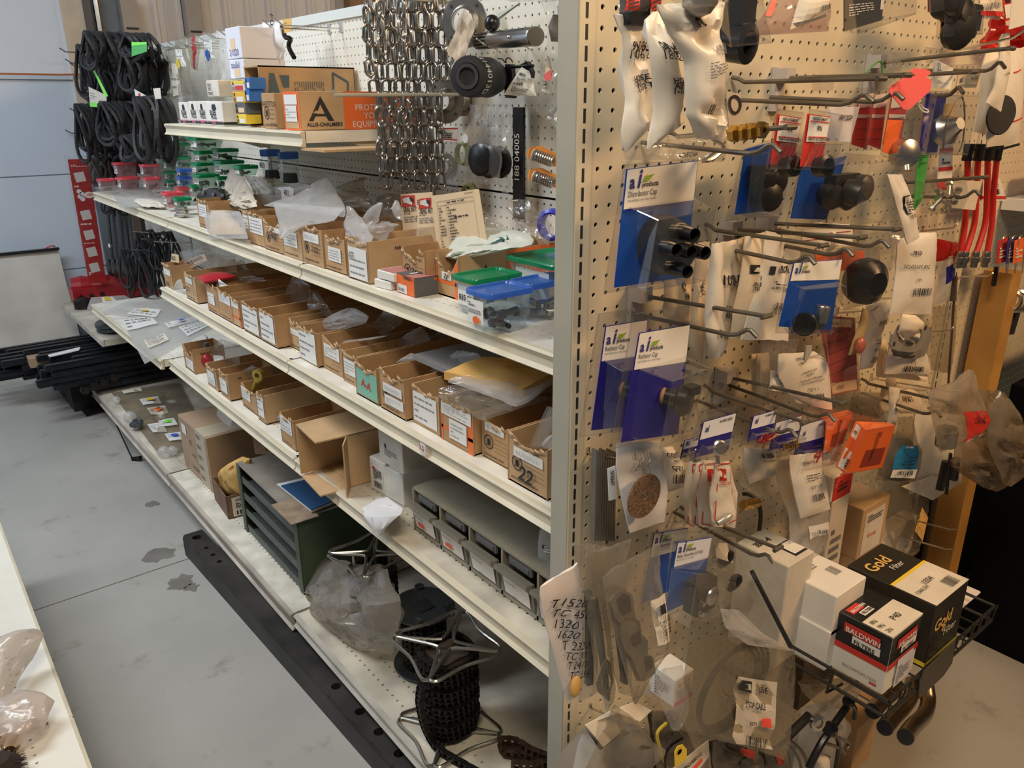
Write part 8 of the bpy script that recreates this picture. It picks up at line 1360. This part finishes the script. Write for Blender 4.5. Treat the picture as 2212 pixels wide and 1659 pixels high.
for i,(fr,L_,R_,m_)in enumerate(((b5,[(1140,560),(1130,800),(1100,960)],[(1260,500),(1250,700),(1240,930)],bagm),(b5,[(1100,980),(1080,1180),(1080,1450)],[(1270,960),(1260,1200),(1230,1480)],bagd),(b5,[(1130,470),(1130,540),(1120,640)],[(1280,500),(1270,560),(1240,620)],redp))):pk(('hazy purple-backed bag right of the governor packet','dark clear bag hanging at the right post','red strip behind the hazy bag by the right post')[i],fr,L_,R_,.05,m_,seed=90+i,name='plastic_bag',cat='bag',pr=(lambda q:q.rect(navy,.2,.3,.9,.6))if i==0 else None)
t=thing('grease_whip',uY(b5(1215,1540),-.06),'thin dark brown cable with a ribbed collar hanging by the right post','cable');mb=MB();mb.tube([uY(b5(1250,900),-.06),uY(b5(1205,1550),-.06)],.0028,7);mk('cable',mb,mat('cable_brown',(.07,.045,.03),.6),t);mb=MB();mb.tube([uY(b5(1255,750),-.06),uY(b5(1240,930),-.06)],[.006,.0075],8);mk('collar',mb,mat('collar_brown',(.09,.06,.045),.6),t)
mb=MB();mb.tube([uY(b5(1565,680),.0),uY(b5(1540,820),.0)],.006,6);mk('black_strip',mb,black,label='short black rubber strip above the timber post',cat='strip')
# ================================================================ low bags at the upright
def writ(q):[q.text(ink,s_,.12+.015*k,.20+.082*k,.013,bold=0,rot=.35,sh=.2)for k,s_ in enumerate(('T 1520','TC 45DA','1320','1620','T 2320','TC 30','T 2410','TC 55H'))]
pk('white sheet with a handwritten number list in a clear bag at the upright',b8,[(60,500),(52,570),(120,850),(190,1120),(235,1250)],[(290,350),(310,500),(318,800),(312,1050),(300,1200)],.17,mat('list_paper',(.74,.70,.70),.4),writ,seed=1,bulge=.004,crump=.006,inside=lambda o,F:mk('orange_patch',MB().ball(F.at(.5,.86,.003),.013,10,(.8,.3,1.4)),manila,o,smooth=True))
def strip(m_,xs):return lambda o,F:mk('gasket_edges',F.__class__([F.at(xs,.3,-.004),F.at(xs+.05,.92,-.004)],[F.at(xs+.3,.28,-.004),F.at(xs+.32,.92,-.004)],YN,.0,.006,2).sheet(MB(),3,10,.008),m_,o)
for i,(L_,R_,d,tx)in enumerate((([(270,230),(310,500),(315,900),(315,1250)],[(400,230),(400,500),(410,900),(420,1170)],.16,'first, next to the handwritten sheet'),([(350,220),(345,500),(390,900),(440,1180),(490,1310)],[(480,240),(470,500),(500,900),(530,1150),(505,1305)],.18,'second, with copper edged gaskets'),([(380,270),(430,520),(480,850),(560,1180)],[(640,200),(600,500),(640,900),(640,1200)],.19,'third, with dark gaskets'))):
 pk(f'clear bag of gaskets, {tx}',b8,L_,R_,d,bagd,seed=3+i,bulge=.010,crump=.012,name='plastic_bag',cat='bag',group='gasket bags',inside=strip((black,gask,greyc)[i],.4))
gasket('copper edged ring gasket hanging out of the second gasket bag',b8,[(410,1110),(430,1050),(470,960),(500,950),(520,1100),(500,1180),(450,1200),(420,1170)],((475,1110),32,55),.185)
def mani(o,F):
 P=[(500,590),(530,540),(590,520),(640,545),(650,620),(660,700),(690,720),(700,800),(740,840),(740,930),(780,960),(790,1050),(740,1090),(690,1090),(640,960),(590,900),(560,800),(570,740),(530,700)]
 for k in range(3):mk('gasket_plate',MB().prism([uY(b8(x-10*k,y+6*k),-.217+.002*k)for x,y in P],(0,.001,0)),gask,o)
 mb=MB();[mb.prism([uY(b8(*p),-.2185)for p in Q],(0,.0008,0))for Q in([(545,580),(590,540),(625,560),(635,650),(590,680),(560,650)],[(640,810),(690,780),(700,850),(660,880),(640,860)],[(720,950),(765,940),(775,1010),(735,1040)])];mk('port',mb,ink,o,kind='stuff')
pk('front gasket bag with a manifold gasket and white printed label',b8,[(450,440),(480,600),(560,900),(620,1120),(655,1250)],[(810,220),(835,500),(872,900),(760,1040),(665,1245)],.22,film('grey_gasket_bag',(.82,.79,.73),.14,(.75,.70,.62),.2,.6,bump=.4,bs=20),lambda q:(q.rect(white,.62,.26,.98,.58),q.rect(ink,.75,.30,.88,.36,3,name='printed_mark'),q.bars(ink,.68,.40,.80,.54,4,3,.4,True,lv=4),q.code(ink,.86,.38,.95,.5,14,3,True,lv=4)),seed=7,bulge=.014,crump=.012,name='plastic_bag',cat='bag',inside=mani,nu=14,nv=18)
def relay(root,a,b_,w):c=a.lerp(b_,.55)-ZP*.005;mb=MB();mb.box(c+Vector((.004,0,0)),(w*.5,.026,w*.6));mb.ring(c+Vector((-.02,0,.012)),(-1,-.4,0),[(.012,-.02),(.012,.01)],16);mk('relay_body',mb,black,root);mb=MB();mb.ring(c+Vector((.016,-.014,-.002)),YN,[(.016,0),(.015,.003),(.008,.006)],20);[mb.ring(c+Vector((-.014,-.014,z)),YN,[(.004,0),(.004,.008)],8)for z in(.0,-.018)];mk('zinc_cover',mb,zinc,root,smooth=True)
for i,(x,y,d)in enumerate(((-150,-60,.08),(0,0,.15))):blister(('rear','front')[i]+' blue relay blister card below the red bordered packets',b8,[(900+x,160+y),(1170+x,130+y),(1060+x,620+y),(840+x,690+y)],[(930+x,215+y),(1150+x,180+y),(1080+x,560+y),(850+x,665+y)],*(([(890,380),(1120,300),(1060,580),(850,670)],[(1060,420),(1278,400),(1200,690),(1005,765)])if i else(None,None)),d,.045,cm=blue,head=.34,lc=pw if i else offw,pr=lambda q:ailogo(q,'Relay Assembly (6 Volt)','A-21102',.8,.14),item=relay)
def plug(o,F):mb=MB();[mb.ring(F.at(u,v,-.01),(.2,-.5,1),[(.008,-.016),(.011,0),(.010,.014),(.006,.02)],12)for u,v in((.4,.3),(.5,.62))];mk('black_plug',mb,black,o,smooth=True,kind='stuff')
pk('clear bag with black plugs and red lined tag behind the relay card',b8,[(1150,190),(1170,400),(1210,640)],[(1300,180),(1390,500),(1440,630)],.10,bagc,lambda q:(q.rect(offw,.05,.05,.5,.3),q.line(red,.5,.6,.9,.8,.001)),seed=9,name='plastic_bag',cat='bag',inside=plug)
# stop cable
def cable(o,F):
 for k in range(4):mb=MB();c=uY(b8(1300-6*k,1140+8*k),-.205);D=(c-CAM).dot(FV);R_=(280-14*k)/2.967*D/FPX;mb.tube([c+Vector((math.cos(a)*R_*1.25,.003*k,math.sin(a)*R_*1.12))for a in[2*PI*i/40 for i in range(40)]],.0034,7,closed=True);mk('cable_loop',mb,mat('cable_grey',(.05,.05,.05),.5),o,smooth=True)
def stopl(q):q.rect(offw,.38,.22,.76,.72);q.rect(ink,.40,.235,.49,.31,2,name='printed_mark');q.poly(offw,[(.41,.29),(.44,.25),(.475,.25),(.48,.29)],3);q.text(ink,'CC66',.55,.30,.013,sx=.7,lv=4);q.text(ink,'STOP CABLE',.43,.41,.014,sx=.62,lv=4);q.text(ink,'QTY.',.48,.53,.008,lv=4);q.rect(dayglo,.60,.475,.71,.535,3);q.code(ink,.50,.60,.68,.67,24,3,lv=4);q.text(ink,'Made in INDIA',.48,.705,.006,lv=4);q.bars(ink,.41,.545,.45,.56,1,2,lv=4)
pk('clear bag with coiled black stop cable and cream STOP CABLE label',b8,[(1180,800),(1010,880),(980,1100),(990,1300),(915,1410),(1300,1500)],[(1690,900),(1690,1000),(1680,1200),(1660,1400),(1650,1530),(1620,1610)],.22,film('cable_bag',(.80,.76,.68),.05,(.85,.78,.68),.15,.6,bump=.4,bs=18),stopl,seed=11,bulge=.010,crump=.008,name='plastic_bag',cat='bag',inside=cable,nu=14,nv=16)
pk('folded clear header flap of the stop cable bag',b8,[(1210,640),(1240,760),(1380,870)],[(1330,650),(1480,800),(1680,910)],.225,bagm,seed=12,name='bag_header',cat='bag header',bulge=.004)
mb=MB();mb.tube([uY(b8(1405,395),-.10),uY(b8(1660,890),-.22)],.0042,6);mk('black_rod',mb,black,label='straight black rod slanting down in front of the tall white carton',cat='rod')
# bagged spark box, open white carton bag, bottom goods
o=crate('small white and red printed carton in a clear bag left of the cable coil',b8,(805,1240),(905,1275),[-.18,.05],(880,1110),.045,wbox,faces={'front':lambda q:q.bars(grink,.2,.2,.8,.9,7,3),'side':lambda q:(q.text(red,'Spark',.1,.3,.010,bold=0),q.rect(red,0,.82,1,1,name='printed_mark'),q.bars(grink,.1,.4,.8,.75,4,4))},seam=False)
pk('clear bag around the small red and white carton',b8,[(840,1040),(795,1120),(830,1260),(900,1420)],[(960,1000),(1000,1150),(1010,1300),(940,1420)],.215,bagc,seed=13,name='plastic_bag',cat='bag')
pk('clear pack with a silver plug and cream tag behind the gasket bags',b8,[(720,1080),(720,1200),(750,1260)],[(790,1060),(810,1180),(800,1250)],.10,bagc,lambda q:q.rect(offw,0,0,.9,.5),seed=14,name='plastic_bag',cat='bag')
mb=MB();P=[uY(b8(*p),-.20)for p in((340,1385),(560,1300),(620,1440),(450,1535))];Q=[p+Vector((.02,.10,-.17))for p in P];mb.add(P+Q,[(0,1,5,4),(1,2,6,5),(2,3,7,6),(3,0,4,7)]);o=mk('white_carton',mb,wbox,label='long white carton with open flaps in a bag at the bottom left',cat='carton')
for i,P in enumerate((((340,1385),(500,1295),(600,1400),(455,1525)),((510,1290),(660,1235),(765,1290),(690,1360)))):mk('flap',Face([uY(b8(*P[0]),-.205),uY(b8(*P[3]),-.205)],[uY(b8(*P[1]),-.19),uY(b8(*P[2]),-.19)],YN).sheet(MB(),1,1,.001),wbox,o)
mb=MB();mb.prism([uY(b8(*p),-.2065)for p in((340,1400),(450,1535),(435,1545))],(0,.001,0));mk('dark_gap',mb,ink,o)
pk('clear bag drawn over the white carton at the bottom edge',b8,[(540,1260),(470,1420),(400,1560),(330,1720)],[(640,1330),(780,1500),(860,1540),(700,1720)],.215,bagd,seed=15,name='plastic_bag',cat='bag',bulge=.02,crump=.016,inside=lambda o,F:(mk('dark_part',MB().ball(F.at(.6,.75,-.03),.04,12),greyc,o,smooth=True),mk('red_part',MB().box(F.at(.7,.85,-.02),(.03,.01,.02)),redd,o)))
pk('milky bag side left of the white carton at the bottom',b8,[(345,1390),(300,1500),(255,1720)],[(400,1480),(440,1540),(400,1720)],.19,bagm,seed=16,name='plastic_bag',cat='bag',bulge=.02)
P=[b8(*p)for p in((930,1520),(965,1508),(990,1540),(990,1600),(915,1659),(912,1560))]
mb=MB();mb.prism([uY(p,-.21)for p in P],(0,.001,0));o=mk('yellow_tag',mb,yellow,label='yellow paper tag with reinforced hole near the bottom edge',cat='tag');mb=MB();mb.ring(uY(b8(945,1555),-.2115),YN,[(.0022,0),(.005,0)],16);mk('eyelet',mb,brown,o)
card('clear sleeved card printed 8N14401C with red sticker, bottom edge',b8,[(905,1660),(1130,1480),(1135,1580),(1000,1760)],-.20,offw,lambda q:(q.text(ink,'8N14401C',.15,.4,.010,sx=.7),q.rect(dayglo,.35,.6,.7,.8)),pl=uY)
rn=random.Random(9)
for i,(m_,rr_,pts,tx)in enumerate(((yellow,.0028,((860,1370),(800,1440),(830,1560),(870,1700)),'yellow looped cable at the bottom edge'),(darkst,.0028,((960,1470),(880,1520),(850,1600),(860,1720)),'thin dark looped cable left of the yellow tag'),(mat('brownish_cable',(.16,.12,.08),.5),.003,((1640,1470),(1720,1540),(1760,1620),(1770,1720)),'outer of two thin curved cables right of the stop cable bag'),(mat('brownish_cable',(.16,.12,.08),.5),.003,((1640,1510),(1690,1570),(1720,1640),(1720,1720)),'inner of two thin curved cables right of the stop cable bag'))):
 mb=MB();mb.tube(smoothpath([uY(b8(*p),-.16-.01*i)for p in pts]),rr_,7);mk('looped_cable',mb,m_,smooth=True,label=tx,cat='cable')
for i,(L_,R_,pr)in enumerate((([(770,1290),(790,1500),(800,1720)],[(960,1290),(1120,1500),(1150,1720)],None),([(1160,1490),(1150,1600),(1180,1720)],[(1400,1500),(1480,1600),(1500,1720)],lambda q:q.rect(dayglo,.6,.1,.85,.35)),([(1480,1520),(1500,1620),(1490,1720)],[(1650,1540),(1640,1640),(1650,1720)],lambda q:q.rect(red,.2,.1,.6,.4)))):
 pk(('dark bag of cables behind the yellow cable loop','dark clear bag below the stop cable with a red sticker','clear bag of dark fittings low by the curved cables')[i],b8,L_,R_,.06,bagd,pr,seed=20+i,name='plastic_bag',cat='bag',crump=.02,bulge=.02,inside=lambda o,F:mk('dark_contents',F.__class__([F.at(.05,.1,-.02),F.at(.05,.95,-.02)],[F.at(.95,.1,-.02),F.at(.95,.95,-.02)],YN,.02,.02,3).sheet(MB(),8,8,.003),mat('dark_part_mix',(.05,.04,.03),.6,var=.8,vs=40),o))
# ================================================================ wire basket and its boxes
ZQ=.625;t=thing('wire_basket',(.6,-.17,ZQ-.03),'black wire basket shelf full of filter boxes hooked on the pegboard','basket')
X0,X1,Y0,Y1=.398,.835,-.352,-.01;wb_=mat('black_wire',(.015,.014,.012),.4)
mb=MB();[mb.tube(P,.0032,6)for z in(ZQ-.004,ZQ+.03)for P in([(X0,Y1,z),(X0,Y0,z)],[(X0,Y0,z),(X1,Y0,z)],[(X1,Y0,z),(X1,Y1,z)],[(X0,Y1,z),(X1,Y1,z)])];mk('rim',mb,wb_,t)
mb=MB();[mb.tube([(x,Y1,ZQ-.006),(x,Y0,ZQ-.006),(x,Y0-.004,ZQ+.034)],.0022,5)for x in[X0+(X1-X0)*i/12 for i in range(13)]];mk('floor_wire',mb,wb_,t,kind='stuff')
for y in(-.09,-.25):mb=MB();mb.tube([(X0,y,ZQ+.03),(X0+.006,y+.01,ZQ-.03),(X0+.02,y-.01,ZQ-.004)],.003,6);mk('side_loop',mb,wb_,t)
P=[uY(c1(*p),Y0-.006)for p in((1290,980),(1515,760),(1490,920),(1430,1010),(1255,1175),(1262,1060))];mb=MB();mb.prism(P,(0,.002,0));mk('label_plate',mb,mat('dark_plate',(.06,.05,.035),.5),t)
def bald(q):q.rect(black,0,0,1,.48,name='printed_mark');q.rect(red,0,.48,1,.58,1,name='printed_mark');q.rect(red,.18,.10,.82,.26,2,name='printed_mark');q.text(white,'BALDWIN',.22,.24,.0105,lv=4);q.rect(white,.35,.27,.85,.40,2,name='printed_mark');q.text(ink,'FILTERS',.39,.385,.0085,lv=4);q.text(grink,'BALDWINFILTERS',.25,.85,.006,bold=0);q.rect(red,.75,.88,.88,.91,1,name='printed_mark')
def baldt(q):q.rect(white,.38,.0,1,1)if 0 else None;q.rect(red,.02,.08,.30,.60,1,name='printed_mark');q.text(white,'BALDWIN',.08,.12,.009,rot=-PI/2,lv=4)
_,FF,h,_q=crate('black, red and white filter box with P40 label at the basket corner',c1,0,(995,1150),[-.323,.105,.6255],(1062,812),.112,wbox,faces={'front':bald,'side':lambda q:(bald(q),q.rect(pw,.3,.5,.82,1,3),q.bars(grink,.35,.62,.75,.95,6,3,lv=5))},seam=False)
T=FF['top'];tl,bl,tr,br=T.at(0,0),T.at(0,1),T.at(1,0),T.at(1,1)
# top face read from the aisle: left edge = far-left corner, up = away from the camera
def TOP(F):
 V4=[F.at(0,0),F.at(0,1),F.at(1,0),F.at(1,1)];x0,x1=min(v.x for v in V4),max(v.x for v in V4);y0,y1=min(v.y for v in V4),max(v.y for v in V4);z=V4[0].z
 return Face([Vector((x0,y1,z)),Vector((x0,y0,z))],[Vector((x1,y1,z)),Vector((x1,y0,z))],ZP)
q=Pr(TOP(T),bpy.data.objects[_.name],.0009);q.rect(black,0,0,1,1,name='printed_mark');q.rect(red,.08,.1,.42,.26,1,name='printed_mark');q.text(white,'BALDWIN',.1,.24,.007,lv=3);q.rect(white,.2,.28,.5,.4,1,name='printed_mark');q.text(ink,'FILTERS',.22,.38,.007,lv=3);q.rect(offw,0,.46,1,1,1);q.text(ink,'P40',.45,.80,.013,bold=0,lv=3);[q.text(ink,a,.06,.62+.14*k,.009,bold=0,rot=.1,lv=3)for k,a in enumerate(('8N','9N','2N'))];q.done()
def goldp(q):q.text(gold,'Gold',.06,.45,.026);q.text(wbox,'Filter',.42,.66,.018,bold=0);q.poly(gold,[(.3,.5),(.34,.45),(.40,.45),(.44,.5),(.40,.56),(.34,.56)],2);q.text(ink,'NAPA',.32,.52,.006,lv=4);q.rect(yellow,0,.93,1,1,name='printed_mark')
_,FF,h,_q=crate('large black and gold filter box with 1004 label in the basket',c1,0,(1295,925),[-.335,.175,.6255],(1368,590),.135,mat('black_box',(.02,.018,.014),.4),faces={'front':goldp,'side':goldp},seam=False)
q=Pr(TOP(FF['top']),_,.0009);q.text(gold,'Gold',.1,.28,.026);q.text(wbox,'Filter',.40,.40,.014,bold=0);q.rect(yellow,0,.50,1,.54,name='printed_mark');q.rect(offw,0,.54,1,1);q.text(ink,'1004',.38,.76,.013,bold=0,lv=3);q.code(ink,.6,.82,.85,.96,20,3,lv=3);q.text(ink,'134A,5H',.05,.8,.009,bold=0,lv=3);q.done()
r0,FF,h,_q=crate('plain white carton, lower of the two stacked in the basket',c1,0,(585,985),[-.223,.125,.6255],(632,740),.105,wbox,seam=False)
zt=FF['top'].at(0,0).z;c=FF['top'].at(.5,.5)
r1,FF,h,_q=crate('white carton with bulging lid and printed top, stacked in the basket',c1,0,(632,738),[-.223,.125],(690,488),.105,wbox,seam=False)
q=Pr(TOP(FF['top']),r1,.0008);q.poly(grink,[(.28,.3),(.38,.28),(.36,.4),(.30,.38)]);q.bars(grink,.42,.25,.6,.4,3,3);q.code(grink,.6,.5,.8,.7,12,3);q.done()
def pl(q):q.text(ink,'3501-4',.15,.35,.014,sx=.8)
r2,FF,h,_q=crate('tall ribbed white carton behind the slanting black rod',c1,0,(262,790),[-.16,.11,.6255],(318,288),.085,mat('ribbed_white',(.62,.57,.49),.7,var=.08,vs=60),seam=False);q=Pr(TOP(FF['top']),r2,.0008);pl(q);q.rect(ink,.5,.5,.95,.9,name='printed_mark');q.rect(wbox,.53,.54,.92,.86,2,name='printed_mark');q.done()
r3,FF,h,_q=crate('white labelled carton marked QTY behind the two stacked white ones',c1,0,(790,700),[-.10,.08,.6255],(850,462),.10,wbox,seam=False);q=Pr(FF['side'],r3);q.code(ink,.1,.3,.9,.5,20,2);q.bars(ink,.1,.1,.8,.25,2,2);q.done();q=Pr(TOP(FF['top']),r3);q.text(ink,'12024-12V',.1,.6,.010,bold=0);q.text(ink,'QTY 1',.4,.85,.010,bold=0);q.done()
r4,FF,h,_q=crate('flat white carton with red end and black emblem behind the gold box',c1,0,(900,460),[-.05,.04,.6255],(930,330),.20,wbox,seam=False);q=Pr(TOP(FF['top']),r4);q.rect(red,.75,0,1,.6,name='printed_mark');q.rect(ink,.55,.35,.62,.6,name='printed_mark');q.bars(ink,.1,.2,.5,.6,3,3);q.done()
r5,FF,h,_q=crate('white carton with bold script and orange band behind the stacked ones',c1,0,(600,320),[-.06,.05,.6255],(640,90),.085,wbox,seam=False);q=Pr(FF['side'],r5);q.text(ink,'ECHLIN',.15,.5,.013,sh=.2);q.rect(orange,.2,.8,1,1,name='printed_mark');q.rect(ink,.05,.72,1,.78,name='printed_mark');q.done()
r6,FF,h,_q=crate('kraft carton with white price label behind the gold box',b7,0,(535,1555),[-.10,.085],(580,1200),.115,kraft2,seam=False);q=Pr(FF['side'],r6);q.rect(offw,.12,.12,.85,.95);q.bars(ink,.2,.17,.75,.32,4,3,lv=3);q.text(red,'$26.85',.28,.62,.010,bold=0,rot=.1,lv=3);q.done()
r7,FF,h,_q=crate('kraft carton with blue label under the price-labelled one',b7,0,(520,1660),[-.10,.085,.6255],(535,1560),.118,kraft2,seam=False);q=Pr(FF['side'],r7);q.rect(sky,.25,.2,1,1);q.done()
r8,FF,h,_q=crate('white box with red printed side left of the kraft carton',b7,0,(330,1110),[-.08,.06],(300,930),.08,offw,seam=False);q=Pr(FF['side'],r8);q.rect(red,.1,.05,1,1);q.bars(ink,.3,.2,.8,.7,3,3,lv=3);q.done()
crate('cream carton under the red printed one, left of the kraft carton',b7,0,(320,1330),[-.08,.06,.6255],(320,1120),.07,offw,faces={'side':lambda q:(q.bars(grink,.2,.3,.8,.7,4,3),)},seam=False)
crate('pinkish white carton at the far right end of the basket',c1,0,(1510,760),[-.30,.12,.6255],(1530,570),.09,mat('pinkish_white',(.76,.68,.66),.5),seam=False)
# pipes, hoses, lower goods
pm=mat('tarnished_pipe',(.34,.27,.19),.32,.95,var=.3,vs=14)
for i,(pts,Y,tx)in enumerate((([(1160,1440),(1210,1370),(1290,1290),(1320,1200),(1310,1090),(1290,1020)],-.30,'front bent exhaust pipe sticking out under the basket'),([(1015,1375),(1080,1300),(1150,1230),(1200,1150),(1210,1050)],-.26,'second bent exhaust pipe under the basket, behind the front one'),([(930,1260),(990,1190),(1060,1130),(1100,1080)],-.22,'rear dark bent exhaust pipe close under the basket'))):
 P=smoothpath([uY(c1(*p),Y+.02*k)for k,p in enumerate(pts)],5);t=thing('exhaust_pipe',P[0],tx,'pipe');mb=MB();R_=.0172;mb.tube(P,R_,18);mk('pipe',mb,pm,t,smooth=True)
 mb=MB();ax=(P[0]-P[1]).normalized();mb.ring(P[0]+ax*.0004,ax,[(R_*.90,0),(R_*.88,.0006)],20);mk('bore',mb,ink,t)
t=thing('cable_bundle',uY(c1(560,1500),-.20),'black cable bundle with cross knot and zinc socket below the basket','cables')
for k,(pts,rr_)in enumerate((([(340,1430),(430,1340),(480,1290)],.009),([(480,1659),(560,1500),(640,1380),(780,1180)],.008),([(630,1390),(690,1480),(670,1659)],.005),([(740,1180),(800,1230),(800,1310)],.005),([(580,1480),(700,1520),(730,1560)],.004),([(650,1430),(760,1480),(740,1530)],.004))):mb=MB();mb.tube(smoothpath([uY(c1(*p),-.21)for p in pts]),rr_,8);mk('cable',mb,black if k<4 else steel,t,smooth=True)
[mk('knot',MB().ball(uY(c1(*p),-.212),r_,10),black,t)for p,r_ in(((630,1385),.016),((760,1190),.013))];mb=MB();mb.ring(uY(c1(540,1340),-.225),(-.4,-1,.2),[(.009,0),(.016,-.004),(.016,.004),(.009,.006)],22,closed=True);mb.ring(uY(c1(545,1335),-.215),(-.4,-1,.2),[(.008,0),(.008,.002)],12);mk('socket',mb,zinc,t,smooth=True)
for i,(L_,R_,m_,d,tx)in enumerate((([(430,1240),(420,1400),(360,1700)],[(620,1180),(790,1370),(640,1700)],bagm,.17,'clear bag of metal parts round the zinc socket'),([(400,1050),(460,1150),(560,1240)],[(800,1020),(850,1120),(780,1250)],bagd,.10,'smoky clear pack directly under the basket floor'),([(560,1560),(530,1600),(520,1700)],[(640,1570),(630,1620),(600,1700)],offw,.19,'small white printed label low below the cable bundle'))):pk(tx,c1,L_,R_,d,m_,seed=30+i,name='plastic_bag',cat='bag' if i<2 else 'label',bulge=.014,crump=.012)
r9,FF,h,_q=crate('open kraft carton with blue label hanging low under the basket',c1,0,(900,1700),[-.05,.10],(860,1310),.12,kraft,seam=False);q=Pr(FF['side'],r9);q.rect(sky,.1,.1,.75,.5);q.done()
r10,_a,_b,_c=crate('taped kraft carton corner at the bottom edge right of the cables',c1,0,(760,1760),[-.12,.06],(790,1440),.10,kraft2,seam=False)
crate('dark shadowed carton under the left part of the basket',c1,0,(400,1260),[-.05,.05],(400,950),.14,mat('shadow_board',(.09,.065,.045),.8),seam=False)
